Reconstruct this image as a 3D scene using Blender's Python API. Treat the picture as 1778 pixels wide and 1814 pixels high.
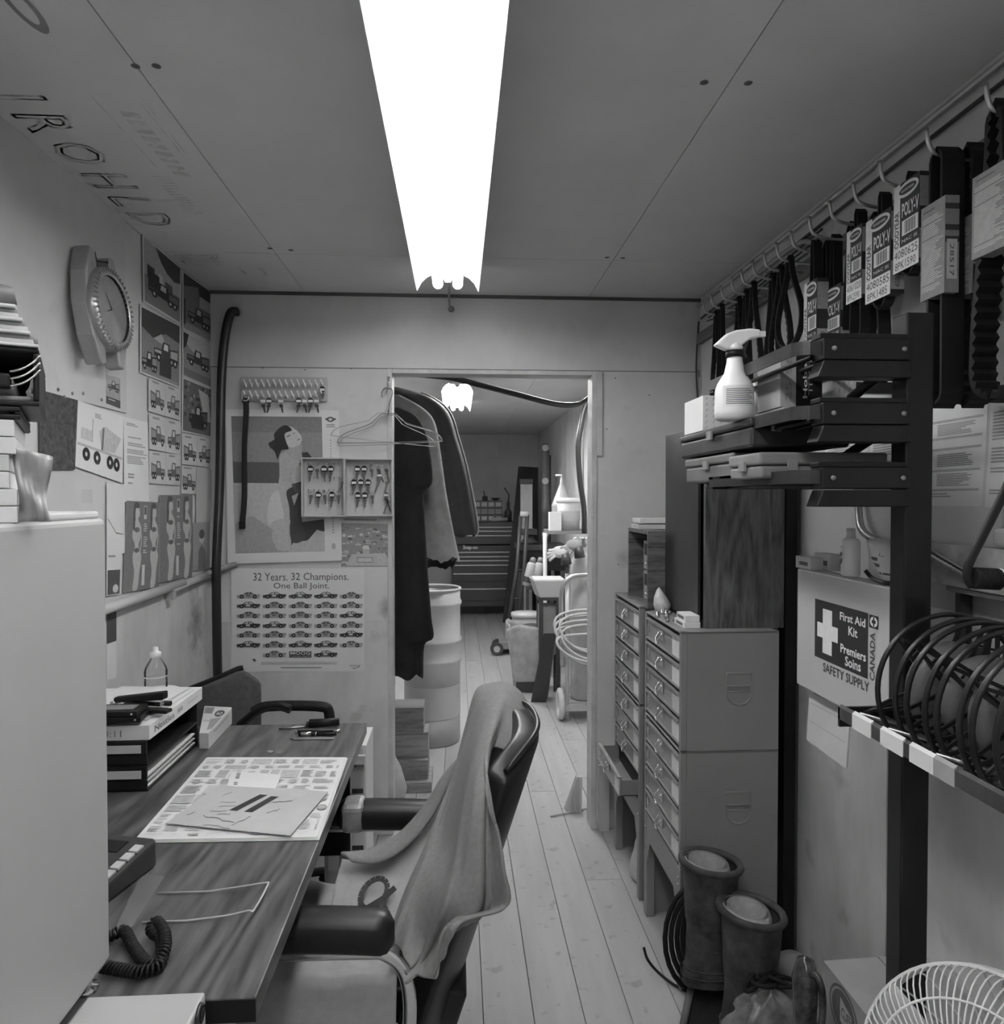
import bpy, math, random
from mathutils import Vector as V, Matrix
random.seed(7)
for o in list(bpy.data.objects): bpy.data.objects.remove(o)
SC = bpy.context.scene
COL = SC.collection
# ---------------------------------------------------------------- camera
F, IW, IH = 1280.0, 1778.0, 1814.0
PHI = math.atan(25/F); TH = math.atan(79*math.cos(PHI)/F)
CAM = V((0, 0, 1.44))
FW = V((math.sin(TH)*math.cos(PHI), math.cos(TH)*math.cos(PHI), -math.sin(PHI)))
RT = V((math.cos(TH), -math.sin(TH), 0)); UP = RT.cross(FW)
cd = bpy.data.cameras.new('camera'); cam = bpy.data.objects.new('camera', cd); COL.objects.link(cam)
cd.sensor_fit = 'HORIZONTAL'; cd.sensor_width = 36; cd.lens = 36*F/IW; cd.clip_start = 0.02
cam.matrix_world = Matrix((( RT.x, UP.x, -FW.x, CAM.x), (RT.y, UP.y, -FW.y, CAM.y), (RT.z, UP.z, -FW.z, CAM.z), (0, 0, 0, 1)))
SC.camera = cam
# ---------------------------------------------------------------- world and exposure
w = bpy.data.worlds.new('world'); SC.world = w; w.use_nodes = True
w.node_tree.nodes['Background'].inputs[0].default_value = (.5, .5, .5, 1)
w.node_tree.nodes['Background'].inputs[1].default_value = 0.05
SC.view_settings.view_transform = 'Standard'; SC.view_settings.look = 'None'
SC.view_settings.gamma = 1; SC.view_settings.use_curve_mapping = False
SC.view_settings.exposure = 0.0
TUBE = 18.        # fluorescent tube radiance
# ---------------------------------------------------------------- helpers
def on(px, py, ax, v):
    d = FW + RT*((px-889)/F) + UP*((907-py)/F)
    return CAM + d*((v-CAM[ax])/d[ax])
def atx(px, py, x): return on(px, py, 0, x)
def aty(px, py, y): return on(px, py, 1, y)
def atz(px, py, z): return on(px, py, 2, z)
def lerp(a, b, t): return a+(b-a)*t
class MB:
    def __init__(s): s.v = []; s.f = []; s.m = []; s.s = []
    def add(s, vs, fs, mi=0, sm=False):
        b = len(s.v); s.v += [V(p) for p in vs]
        for f in fs: s.f.append([i+b for i in f]); s.m.append(mi); s.s.append(sm)
        return s
    def box(s, lo, hi, mi=0):
        (a, b, c), (d, e, f) = lo, hi
        return s.add([(a,b,c),(d,b,c),(d,e,c),(a,e,c),(a,b,f),(d,b,f),(d,e,f),(a,e,f)],
            [(0,3,2,1),(4,5,6,7),(0,1,5,4),(1,2,6,5),(2,3,7,6),(3,0,4,7)], mi)
    def obox(s, c, sz, R=None, mi=0):
        R = R or Matrix.Identity(3); c = V(c); h = V(sz)/2
        vs = [c+R@V((x*h.x, y*h.y, z*h.z)) for z in (-1,1) for x,y in ((-1,-1),(1,-1),(1,1),(-1,1))]
        return s.add(vs, [(0,3,2,1),(4,5,6,7),(0,1,5,4),(1,2,6,5),(2,3,7,6),(3,0,4,7)], mi)
    def hexa(s, vs, mi=0):   # 8 corners: bottom loop then top loop
        return s.add(vs, [(0,3,2,1),(4,5,6,7),(0,1,5,4),(1,2,6,5),(2,3,7,6),(3,0,4,7)], mi)
    def prism(s, pts, off, mi=0):
        n = len(pts); off = V(off); pts = [V(p) for p in pts]
        vs = pts+[p+off for p in pts]
        return s.add(vs, [tuple(range(n))[::-1], tuple(range(n, 2*n))]+[(i,(i+1)%n,(i+1)%n+n,i+n) for i in range(n)], mi)
    def poly(s, pts, mi=0): return s.add(pts, [tuple(range(len(pts)))], mi)
    def tube(s, pts, r, n=8, closed=False, mi=0, flat=None):
        pts = [V(p) for p in pts]; m = len(pts)
        rs = r if isinstance(r, (list, tuple)) else [r]*m
        T = []
        for i in range(m):
            a = pts[(i-1) % m] if (closed or i > 0) else pts[i]; b = pts[(i+1) % m] if (closed or i < m-1) else pts[i]
            t = b-a; T.append(t.normalized() if t.length > 1e-9 else V((0,0,1)))
        nn = V((0,0,1)) if abs(T[0].z) < .9 else V((1,0,0))
        nn = (nn-T[0]*nn.dot(T[0])).normalized(); vs = []
        for i in range(m):
            nn = nn-T[i]*nn.dot(T[i]); nn = nn.normalized() if nn.length > 1e-6 else T[i].orthogonal().normalized()
            bb = T[i].cross(nn)
            for k in range(n):
                a = 2*math.pi*k/n
                vs.append(pts[i]+nn*(rs[i]*math.cos(a))+bb*(rs[i]*(flat or 1)*math.sin(a)))
        fs = []
        for i in range(m if closed else m-1):
            j = (i+1) % m
            for k in range(n): fs.append((i*n+k, i*n+(k+1) % n, j*n+(k+1) % n, j*n+k))
        s.add(vs, fs, mi, True)
        if not closed:
            b = len(s.v)-m*n
            s.f.append([b+k for k in range(n)][::-1]); s.m.append(mi); s.s.append(False)
            s.f.append([b+(m-1)*n+k for k in range(n)]); s.m.append(mi); s.s.append(False)
        return s
    def cyl(s, p0, p1, r0, r1=None, n=16, mi=0): return s.tube([p0, p1], [r0, r0 if r1 is None else r1], n, mi=mi)
    def lathe(s, prof, o=(0,0,0), ax=(0,0,1), n=24, mi=0, sm=True, caps=True, arc=None):
        o = V(o); ax = V(ax).normalized(); x = ax.orthogonal().normalized(); y = ax.cross(x); vs = []; m = len(prof)
        for r, h in prof:
            for k in range(n):
                a = 2*math.pi*k/n; vs.append(o+ax*h+(x*math.cos(a)+y*math.sin(a))*r)
        fs = [(i*n+k, i*n+(k+1) % n, (i+1)*n+(k+1) % n, (i+1)*n+k) for i in range(m-1) for k in range(n)]
        s.add(vs, fs, mi, sm)
        if caps:
            b = len(s.v)-m*n
            for i, rev in ((0, True), (m-1, False)):
                if prof[i][0] > 1e-4:
                    q = [b+i*n+k for k in range(n)]; s.f.append(q[::-1] if rev else q); s.m.append(mi); s.s.append(False)
        return s
    def ball(s, c, r, sc=(1,1,1), n=16, m=10, mi=0):
        c = V(c); prof = []; vs = []
        for i in range(m+1):
            t = math.pi*i/m
            for k in range(n):
                a = 2*math.pi*k/n
                vs.append(c+V((r*sc[0]*math.sin(t)*math.cos(a), r*sc[1]*math.sin(t)*math.sin(a), -r*sc[2]*math.cos(t))))
        return s.add(vs, [(i*n+k, i*n+(k+1) % n, (i+1)*n+(k+1) % n, (i+1)*n+k) for i in range(m) for k in range(n)], mi, True)
    def grid(s, fn, nu, nv, mi=0, cu=False):
        vs = [fn(i/nu, j/nv) for j in range(nv+1) for i in range(nu+1)]
        return s.add(vs, [(j*(nu+1)+i, j*(nu+1)+i+1, (j+1)*(nu+1)+i+1, (j+1)*(nu+1)+i) for j in range(nv) for i in range(nu)], mi, True)
    def build(s, name, mats, parent=None, bevel=0, sub=0, solid=0, seg=2, off=0):
        if not isinstance(mats, (list, tuple)): mats = [mats]
        lo = V([min(p[i] for p in s.v) for i in range(3)]); hi = V([max(p[i] for p in s.v) for i in range(3)])
        c = (lo+hi)/2
        if parent is None: c.z = lo.z
        me = bpy.data.meshes.new(name); me.from_pydata([p-c for p in s.v], [], s.f)
        for m in mats: me.materials.append(m)
        me.polygons.foreach_set('material_index', s.m); me.polygons.foreach_set('use_smooth', s.s); me.update()
        o = bpy.data.objects.new(name, me); COL.objects.link(o)
        wloc = V((0,0,0)); p = parent
        while p: wloc = wloc+p.location; p = p.parent
        o.location = c-wloc; o.parent = parent
        if solid:
            m = o.modifiers.new('solid', 'SOLIDIFY'); m.thickness = solid; m.offset = off
        if bevel:
            m = o.modifiers.new('bevel', 'BEVEL'); m.width = bevel; m.segments = seg; m.limit_method = 'ANGLE'; m.angle_limit = math.radians(40)
        if sub:
            m = o.modifiers.new('sub', 'SUBSURF'); m.levels = m.render_levels = sub
        return o
def T(name, label, cat, loc, group=None):
    o = bpy.data.objects.new(name, None); COL.objects.link(o); o.location = loc; o.empty_display_size = .05
    o['label'] = label; o['category'] = cat
    if group: o['group'] = group
    return o
def tag(o, label, cat, group=None):
    o['label'] = label; o['category'] = cat
    if group: o['group'] = group
    return o
def struct(o, label=None):
    o['kind'] = 'structure'
    if label: o['label'] = label
    return o
def rel(o): # world location of an object chain
    p = V((0,0,0))
    while o: p = p+o.location; o = o.parent
    return p
def copy_tree(o, parent=None):
    c = o.copy(); COL.objects.link(c); c.parent = parent
    for ch in list(o.children): copy_tree(ch, c)
    return c
# ---------------------------------------------------------------- materials
MATS = {}
def mat(name, v, rough=.6, metal=0., var=.08, scale=6., bump=0., stretch=(1,1,1), detail=4, spots=0., emit=0., alpha=1., trans=0., spec=None, spot_scale=18, bscale=None):
    if name in MATS: return MATS[name]
    m = bpy.data.materials.new(name); m.use_nodes = True; nt = m.node_tree; N = nt.nodes; L = nt.links
    b = N['Principled BSDF']; b.inputs['Roughness'].default_value = rough; b.inputs['Metallic'].default_value = metal
    b.inputs['Base Color'].default_value = (v, v, v, 1)
    if spec is not None: b.inputs['Specular IOR Level'].default_value = spec
    if trans: b.inputs['Transmission Weight'].default_value = trans; b.inputs['IOR'].default_value = 1.3
    if emit: b.inputs['Emission Color'].default_value = (1,1,1,1); b.inputs['Emission Strength'].default_value = emit
    if var or bump or spots:
        tc = N.new('ShaderNodeTexCoord'); mp = N.new('ShaderNodeMapping'); mp.inputs['Scale'].default_value = stretch
        L.new(tc.outputs['Object'], mp.inputs['Vector'])
        nz = N.new('ShaderNodeTexNoise'); nz.inputs['Scale'].default_value = scale; nz.inputs['Detail'].default_value = detail
        nz.inputs['Roughness'].default_value = .65
        L.new(mp.outputs['Vector'], nz.inputs['Vector'])
        r = N.new('ShaderNodeMapRange'); r.inputs['From Min'].default_value = .3; r.inputs['From Max'].default_value = .7
        r.inputs['To Min'].default_value = max(0, v*(1-var)); r.inputs['To Max'].default_value = min(1, v*(1+var))
        L.new(nz.outputs['Fac'], r.inputs['Value']); out = r.outputs['Result']
        if spots:
            n2 = N.new('ShaderNodeTexNoise'); n2.inputs['Scale'].default_value = spot_scale; n2.inputs['Detail'].default_value = 3
            L.new(tc.outputs['Object'], n2.inputs['Vector'])
            r2 = N.new('ShaderNodeMapRange'); r2.inputs['From Min'].default_value = .62; r2.inputs['From Max'].default_value = .72
            r2.inputs['To Min'].default_value = 1; r2.inputs['To Max'].default_value = 1-spots
            L.new(n2.outputs['Fac'], r2.inputs['Value'])
            mu = N.new('ShaderNodeMath'); mu.operation = 'MULTIPLY'; L.new(out, mu.inputs[0]); L.new(r2.outputs['Result'], mu.inputs[1]); out = mu.outputs[0]
        L.new(out, b.inputs['Base Color'])
        if bump:
            bp = N.new('ShaderNodeBump'); bp.inputs['Strength'].default_value = bump; bp.inputs['Distance'].default_value = .01
            if bscale:
                n3 = N.new('ShaderNodeTexNoise'); n3.inputs['Scale'].default_value = bscale; n3.inputs['Detail'].default_value = 2
                L.new(mp.outputs['Vector'], n3.inputs['Vector']); L.new(n3.outputs['Fac'], bp.inputs['Height'])
            else: L.new(nz.outputs['Fac'], bp.inputs['Height'])
            L.new(bp.outputs['Normal'], b.inputs['Normal'])
    MATS[name] = m; return m
def clear(name, v=.9, gloss=.1, rough=.05):
    if name in MATS: return MATS[name]
    m = bpy.data.materials.new(name); m.use_nodes = True; nt = m.node_tree; N = nt.nodes; L = nt.links
    N.remove(N['Principled BSDF']); t = N.new('ShaderNodeBsdfTransparent'); t.inputs[0].default_value = (v, v, v, 1)
    g = N.new('ShaderNodeBsdfGlossy'); g.inputs['Roughness'].default_value = rough
    lw = N.new('ShaderNodeFresnel'); lw.inputs['IOR'].default_value = 1.22
    ad = N.new('ShaderNodeMath'); ad.operation = 'ADD'; ad.inputs[1].default_value = gloss*.3; L.new(lw.outputs[0], ad.inputs[0])
    mx = N.new('ShaderNodeMixShader'); L.new(ad.outputs[0], mx.inputs[0]); L.new(t.outputs[0], mx.inputs[1]); L.new(g.outputs[0], mx.inputs[2])
    L.new(mx.outputs[0], N['Material Output'].inputs['Surface']); MATS[name] = m; return m
def wood(name, dark, light, along=1, scale=1., rough=.35, rings=9., dist=5.):
    if name in MATS: return MATS[name]
    m = bpy.data.materials.new(name); m.use_nodes = True; nt = m.node_tree; N = nt.nodes; L = nt.links
    b = N['Principled BSDF']; b.inputs['Roughness'].default_value = rough
    tc = N.new('ShaderNodeTexCoord'); mp = N.new('ShaderNodeMapping'); s = [1, 1, 1]; s[along] = .13
    mp.inputs['Scale'].default_value = [x*scale for x in s]; L.new(tc.outputs['Object'], mp.inputs['Vector'])
    nz = N.new('ShaderNodeTexNoise'); nz.inputs['Scale'].default_value = 3.2; nz.inputs['Detail'].default_value = 2; L.new(mp.outputs['Vector'], nz.inputs['Vector'])
    mu = N.new('ShaderNodeMath'); mu.operation = 'MULTIPLY'; mu.inputs[1].default_value = rings; L.new(nz.outputs['Fac'], mu.inputs[0])
    fr = N.new('ShaderNodeMath'); fr.operation = 'PINGPONG'; fr.inputs[1].default_value = .5; L.new(mu.outputs[0], fr.inputs[0])
    n2 = N.new('ShaderNodeTexNoise'); n2.inputs['Scale'].default_value = 60; n2.inputs['Detail'].default_value = 4; L.new(mp.outputs['Vector'], n2.inputs['Vector'])
    ad = N.new('ShaderNodeMath'); ad.operation = 'MULTIPLY_ADD'; ad.inputs[1].default_value = 1.1; L.new(n2.outputs['Fac'], ad.inputs[0]); L.new(fr.outputs[0], ad.inputs[2])
    r = N.new('ShaderNodeMapRange'); r.inputs['From Min'].default_value = .45; r.inputs['From Max'].default_value = 1.1
    r.inputs['To Min'].default_value = dark; r.inputs['To Max'].default_value = light; L.new(ad.outputs[0], r.inputs['Value'])
    L.new(r.outputs['Result'], b.inputs['Base Color']); MATS[name] = m; return m
M_wall = mat('painted_board', .60, .75, var=.10, scale=2.2, bump=.05, spots=.07, spot_scale=9, bscale=60)
M_wall2 = mat('painted_board_scuffed', .62, .75, var=.2, scale=3.5, bump=.06, spots=.22, spot_scale=7, bscale=60, stretch=(1,1,.45))
M_ceil = mat('ceiling_board', .64, .85, var=.06, scale=2.5, bump=.04, bscale=70)
M_gap = mat('dark_gap', .06, .9, var=0)
M_trim = mat('pale_trim_paint', .55, .55, var=.15, scale=8, spots=.2)
M_plank = mat('floor_plank', .38, .6, var=.16, scale=6, bump=.05, spots=.25, spot_scale=26, stretch=(1,.12,1))
M_white = mat('white_enamel', .48, .4, var=.04, scale=3)
M_wpaint = mat('white_plastic', .78, .35, var=.04)
M_paper = mat('paper', .72, .8, var=.04, scale=5)
M_paper2 = mat('paper_aged', .56, .8, var=.08, scale=5)
M_black = mat('black_plastic', .014, .45, var=.2, spec=.25)
M_blackm = mat('black_painted_steel', .012, .38, var=.3, scale=12, spots=.3, spec=.3)
M_rubber = mat('black_rubber', .013, .65, var=.25, scale=15, spec=.25)
M_vinyl = mat('black_vinyl', .016, .36, var=.2, scale=30, bump=.05, spec=.35)
M_chrome = mat('chrome', .75, .16, 1., var=.05)
M_steel = mat('dull_steel', .5, .38, 1., var=.15, scale=12)
M_dgrey = mat('dark_grey_plastic', .045, .45, var=.15)
M_mgrey = mat('mid_grey_paint', .22, .5, var=.12, scale=4, spots=.12)
M_lgrey = mat('light_grey_paint', .42, .5, var=.1)
M_ink = mat('ink', .02, .7, var=0)
M_ink2 = mat('grey_ink', .12, .7, var=0)
M_card = mat('cardboard', .34, .85, var=.1, scale=7, bump=.03)
M_desk = wood('desk_laminate', .05, .15, along=1, scale=1.3, rough=.36, rings=16)
M_wood = wood('walnut_laminate', .045, .135, along=2, scale=2.6, rough=.4, rings=11)
M_woodh = wood('walnut_laminate_flat', .05, .15, along=0, scale=2.6, rough=.4, rings=9)
M_lumber = wood('raw_lumber', .22, .36, along=0, scale=9, rough=.8, rings=3)
def smudge(m, c, rad, k):
    nt = m.node_tree; N = nt.nodes; L = nt.links; b = N['Principled BSDF']; src = b.inputs['Base Color'].links[0].from_socket
    g = N.new('ShaderNodeNewGeometry'); su = N.new('ShaderNodeVectorMath'); su.operation = 'SUBTRACT'; su.inputs[1].default_value = c; L.new(g.outputs['Position'], su.inputs[0])
    dv = N.new('ShaderNodeVectorMath'); dv.operation = 'DIVIDE'; dv.inputs[1].default_value = rad; L.new(su.outputs[0], dv.inputs[0])
    ln = N.new('ShaderNodeVectorMath'); ln.operation = 'LENGTH'; L.new(dv.outputs[0], ln.inputs[0])
    nz = N.new('ShaderNodeTexNoise'); nz.inputs['Scale'].default_value = 22; L.new(g.outputs['Position'], nz.inputs['Vector'])
    ad = N.new('ShaderNodeMath'); ad.operation = 'ADD'; L.new(ln.outputs['Value'], ad.inputs[0]); L.new(nz.outputs['Fac'], ad.inputs[1])
    r = N.new('ShaderNodeMapRange'); r.inputs['From Min'].default_value = .45; r.inputs['From Max'].default_value = 1.35; r.inputs['To Min'].default_value = 1-k; r.inputs['To Max'].default_value = 1
    r.interpolation_type = 'SMOOTHSTEP'; L.new(ad.outputs[0], r.inputs['Value'])
    mu = N.new('ShaderNodeMath'); mu.operation = 'MULTIPLY'; L.new(src, mu.inputs[0]); L.new(r.outputs['Result'], mu.inputs[1]); L.new(mu.outputs[0], b.inputs['Base Color'])
GR = {}
def ink(v):
    v = round(v, 2)
    if v not in GR: GR[v] = mat('print_%03d' % int(v*100), v, .7, var=.13 if .1 < v < .58 else .06, scale=70, detail=6)
    return GR[v]
# ---------------------------------------------------------------- lettering
TXT = {}
def text_geo(body, bold=False, outline=False):
    k = (body, bold, outline)
    if k in TXT: return TXT[k]
    c = bpy.data.curves.new('t', 'FONT'); c.body = body; c.size = 1; c.resolution_u = 2
    if bold: c.offset = .02
    if outline: c.fill_mode = 'NONE'; c.bevel_depth = .02; c.bevel_resolution = 0
    o = bpy.data.objects.new('t', c); COL.objects.link(o)
    dg = bpy.context.evaluated_depsgraph_get(); me = bpy.data.meshes.new_from_object(o.evaluated_get(dg))
    vs = [v.co.copy() for v in me.vertices]; fs = [tuple(p.vertices) for p in me.polygons]
    bpy.data.objects.remove(o); bpy.data.curves.remove(c); bpy.data.meshes.remove(me)
    x0 = min(v.x for v in vs); x1 = max(v.x for v in vs); y0 = min(v.y for v in vs); y1 = max(v.y for v in vs)
    vs = [V(((v.x-x0)/(x1-x0), (v.y-y0)/(y1-y0), 0)) for v in vs]
    TXT[k] = (vs, fs); return TXT[k]
class Sheet:
    """flat printed thing: four world corners TL TR BR BL, bilinear u (right) v (down)"""
    def __init__(s, tl, tr, br, bl, lift=.0):
        s.c = [V(p) for p in (tl, tr, br, bl)]; s.n = (s.c[3]-s.c[0]).cross(s.c[1]-s.c[0]).normalized()
        s.mb = MB(); s.mats = []; s.k = 0
        s.lift = lift
    def P(s, u, v, h=0.):
        a, b, c, d = s.c
        return a*(1-u)*(1-v)+b*u*(1-v)+c*u*v+d*(1-u)*v+s.n*(s.lift+h)
    def mi(s, m):
        if not hasattr(m, 'node_tree'): m = ink(m)
        if m not in s.mats: s.mats.append(m)
        return s.mats.index(m)
    def poly(s, uv, m, h=None):
        s.k += 1; h = .0003+.000006*s.k if h is None else h
        s.mb.poly([s.P(u, v, h) for u, v in uv], s.mi(m)); return s
    def blob(s, uv, m, n=4): return s.poly([(p.x, p.y) for p in smooth_path([(a, b, 0) for a, b in uv], n, True)], m)
    def rect(s, u0, v0, u1, v1, m): return s.poly([(u0,v1),(u1,v1),(u1,v0),(u0,v0)], m)
    def disc(s, u, v, ru, rv, m, n=14): return s.poly([(u+ru*math.cos(2*math.pi*k/n), v-rv*math.sin(2*math.pi*k/n)) for k in range(n)], m)
    def text(s, body, u0, v0, u1, v1, m, bold=False, outline=False, rot=0):
        vs, fs = text_geo(body, bold, outline); s.k += 1; h = .0003+.000006*s.k
        def mp(x, y):
            if rot == 90: x, y = 1-y, x      # reads bottom to top
            if rot == -90: x, y = y, 1-x     # reads top to bottom
            return s.P(lerp(u0, u1, x), lerp(v1, v0, y), h)
        s.mb.add([mp(p.x, p.y) for p in vs], fs, s.mi(m)); return s
    def lines(s, u0, v0, u1, v1, n, m, seed=1, fill=.55, rag=.35):
        rnd = random.Random(seed); dv = (v1-v0)/n
        for i in range(n):
            if rnd.random() < .12: continue
            s.rect(u0, v0+i*dv, lerp(u0, u1, 1-rag*rnd.random()), v0+i*dv+dv*fill, m)
        return s
    def build(s, name, label, cat, base, group=None, thick=.0006, parent=None, curl=0.):
        pm = MB(); a = [s.P(0,1), s.P(1,1), s.P(1,0), s.P(0,0)]
        pm.prism([p-s.n*thick for p in a], s.n*thick)
        if not s.mb.v:
            o = pm.build(name, base, parent)
            return o if parent else tag(o, label, cat, group)
        if parent is None:
            r = T(name, label, cat, (s.P(0,1)+s.P(1,1))/2, group)
            pm.build('sheet', base, r)
        else: r = pm.build(name, base, parent)
        s.mb.build('print', s.mats, r); return r
def quad(px, ax, v):
    return [on(x, y, ax, v) for x, y in px]
def truck(s, u0, v0, u1, v1, d=.1, m=.3, l=.6, flip=False, seed=0):
    """a little truck picture inside the rectangle"""
    def q(u, v): return (lerp(u1, u0, u) if flip else lerp(u0, u1, u), lerp(v0, v1, v))
    def pg(pts, t):
        p = [q(*a) for a in pts]; s.poly(p[::-1] if flip else p, t)
    pg([(.02,.75),(.02,.45),(.3,.42),(.36,.1),(.62,.1),(.62,.28),(.98,.2),(.98,.75)][::-1], d)
    pg([(.38,.4),(.41,.16),(.56,.16),(.56,.4)][::-1], l); pg([(.05,.6),(.05,.5),(.3,.48),(.3,.6)][::-1], m)
    pg([(.66,.6),(.66,.34),(.95,.28),(.95,.6)][::-1], m)
    for u in (.2, .7, .85):
        c = q(u, .76); s.disc(c[0], c[1], abs(u1-u0)*.09, (v1-v0)*.17, .02, 10); s.disc(c[0], c[1], abs(u1-u0)*.035, (v1-v0)*.07, l, 8)
def smooth_path(pts, n=6, closed=False):
    pts = [V(p) for p in pts]; out = []; m = len(pts)
    for i in range(m if closed else m-1):
        p1, p2 = pts[i], pts[(i+1) % m]
        p0 = pts[(i-1) % m] if (closed or i > 0) else p1*2-p2
        p3 = pts[(i+2) % m] if (closed or i < m-2) else p2*2-p1
        for k in range(n):
            t = k/n; out.append(.5*((2*p1)+(p2-p0)*t+(2*p0-5*p1+4*p2-p3)*t*t+(3*p1-p0-3*p2+p3)*t**3))
    if not closed: out.append(pts[-1])
    return out
def cr(vals, t):
    """catmull-rom through a list of vectors / numbers, t in 0..1"""
    m = len(vals)-1; x = min(max(t, 0), .999999)*m; i = int(x); f = x-i
    g = lambda k: vals[min(max(k, 0), m)]
    p0, p1, p2, p3 = g(i-1), g(i), g(i+1), g(i+2)
    return .5*((2*p1)+(p2-p0)*f+(2*p0-5*p1+4*p2-p3)*f*f+(3*p1-p0-3*p2+p3)*f**3)
def patch(rows, nu, nv, fold=None):
    """smooth surface through a grid of control points"""
    def fn(u, v):
        p = cr([cr(r, u) for r in rows], v)
        return p+fold(u, v) if fold else p
    return fn
# ================================================================= the room
XL, XR, YB, ZC, YR, YF, XA = -1.03, 1.05, 3.09, 2.30, -2.6, 9.8, 1.10
fl = struct(MB().box((XL-.1, YR-.1, -.06), (XA+.1, YF+.1, -.018)).build('floor', M_gap), 'worn wooden plank floor running through the doorway')
x = XL
i = 0
planks = [.14, .14, .13, .14]
while x < XA-.01:
    wd = min(planks[i % 4], XA-x)
    y = YR-(i*.83) % 2.4
    while y < YF:
        y0 = max(y, YR); y1 = min(y+3.6, YF)
        if y1-y0 > .05: MB().box((x+.0009, y0+.001, -.018), (x+wd-.0009, y1-.001, 0)).build('plank', M_plank, fl, bevel=.0012, seg=1)
        y += 3.6
    x += wd; i += 1
ce = struct(MB().box((XL-.1, YR-.1, ZC+.012), (XA+.1, YF+.1, ZC+.05)).build('ceiling', M_gap), 'grey ceiling of large boards with open joints')
for xa, xb in ((XL, -.637), (-.637, .563), (.563, XA)):
    for ya, yb in ((YR, -2.31), (-2.31, .13), (.13, 2.605), (2.605, 5.045), (5.045, 7.485), (7.485, YF)):
        MB().box((xa+.0012, ya+.0012, ZC), (xb-.0012, yb-.0012, ZC+.012)).build('panel', M_ceil, ce)
for px, py in ((240,117), (277,117), (1247,146), (1325,147), (478,440), (515,443), (1075,456), (1103,457)):
    p = atz(px, py, ZC)
    m = MB(); m.lathe([(.009,0), (.0085,.0008), (.004,.0006), (.0035,-.0005), (0,-.0005)], p-V((0,0,.0006)), n=12)
    m.build('screw', [mat('screw_hole', .12, .7)], ce)
# faint mill stamps on the ceiling boards
def ceil_sheet(x0, x1, y0, y1):  # reads from near to far, tops towards the middle of the room
    return Sheet((x1, y0, ZC), (x1, y1, ZC), (x0, y1, ZC), (x0, y0, ZC))
M_stamp = mat('stamp_ink', .54, .85, var=.3, scale=20)
s = ceil_sheet(-1.0, -.88, 1.62, 2.36)
s.text('I R O H L D', 0, 0, 1, 1, M_stamp, outline=True)
st = MB(); st = s.mb.build('mill_stamp', s.mats, ce)
s = ceil_sheet(-.84, -.66, 1.30, 2.36)
rnd = random.Random(3)
for k in range(9):
    u = .35+k*.035; s.poly([(u,.5),(u+.022,.5),(u+.03,.28),(u+.008,.28)], M_stamp)
    if k % 2: s.rect(u+.004, .36, u+.035, .41, M_stamp)
for v in (.66, .14, .08): s.lines(.30, v, .62, v+.03, 1, M_stamp, 4)
for k in range(14):
    u = .66+k*.018; s.rect(u, .6, u+.008, .85, M_stamp)
s.disc(.03, .55, .07, .12, mat('stamp_dark', .25, .8), 18); s.disc(.03, .55, .045, .07, M_ceil, 18)
s.mb.build('mill_stamp', s.mats, ce)
s = ceil_sheet(-1.0, -.66, 2.63, 2.9)
s.text('DD', 0, .55, .5, 1, M_stamp, outline=True); s.lines(.5, .2, 1, .5, 4, M_stamp, 2)
s.mb.build('mill_stamp', s.mats, ce)
# walls
wl = struct(MB().box((XL-.08, YR, 0), (XL, YB, ZC)).build('wall_left', M_wall), 'grey painted left wall covered with papers')
ps = MB().box((XL, YR, 1.703), (XL+.005, 2.32, ZC)); ps.build('panel', M_wall, wl, bevel=.001)
MB().box((XL, YR, .02), (XL+.004, YB, 1.10)).build('panel', M_wall2, wl, bevel=.001)
wr = struct(MB().box((XR, YR, 0), (XR+.08, YB, ZC)).build('wall_right', M_wall), 'grey painted right wall behind the belts and rack')
MB().box((XR-.004, YR, .02), (XR, 1.688, 1.2)).build('panel', M_wall2, wr, bevel=.001)
MB().box((XR-.004, 1.692, .02), (XR, YB, 1.2)).build('panel', M_wall2, wr, bevel=.001)
wq = struct(MB().box((XL-.08, YR-.08, 0), (XR+.08, YR, ZC)).build('wall_rear', M_wall), 'plain wall behind the viewpoint')
DX0, DX1, DZ = -.275, .578, 1.985
wb = struct(MB().box((XL, YB, 0), (DX0-.02, YB+.09, DZ)).build('wall_back', M_wall), 'grey painted partition wall with an open doorway')
MB().box((DX1+.02, YB, 0), (XR+.08, YB+.09, DZ)).build('panel', M_wall, wb)
MB().box((XL, YB, DZ+.003), (XR+.08, YB+.09, ZC)).build('panel', M_wall, wb)
MB().box((XL, YB+.002, DZ), (XR, YB+.088, DZ+.003)).build('joint', M_gap, wb)
MB().box((XL, YB-.003, .02), (DX0-.02, YB, .92)).build('panel', M_wall2, wb)
for px, py in ((465,652),(540,655),(622,653),(695,655),(1090,670),(1150,700),(1075,760),(692,790),(690,1060),(470,1205),(655,1230),(1095,1000)):
    p = aty(px, py, YB); MB().lathe([(.003,0),(.002,.0012),(0,.0012)], p, (0,-1,0), n=8).build('nail_head', mat('nail', .12, .6), wb)
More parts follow.
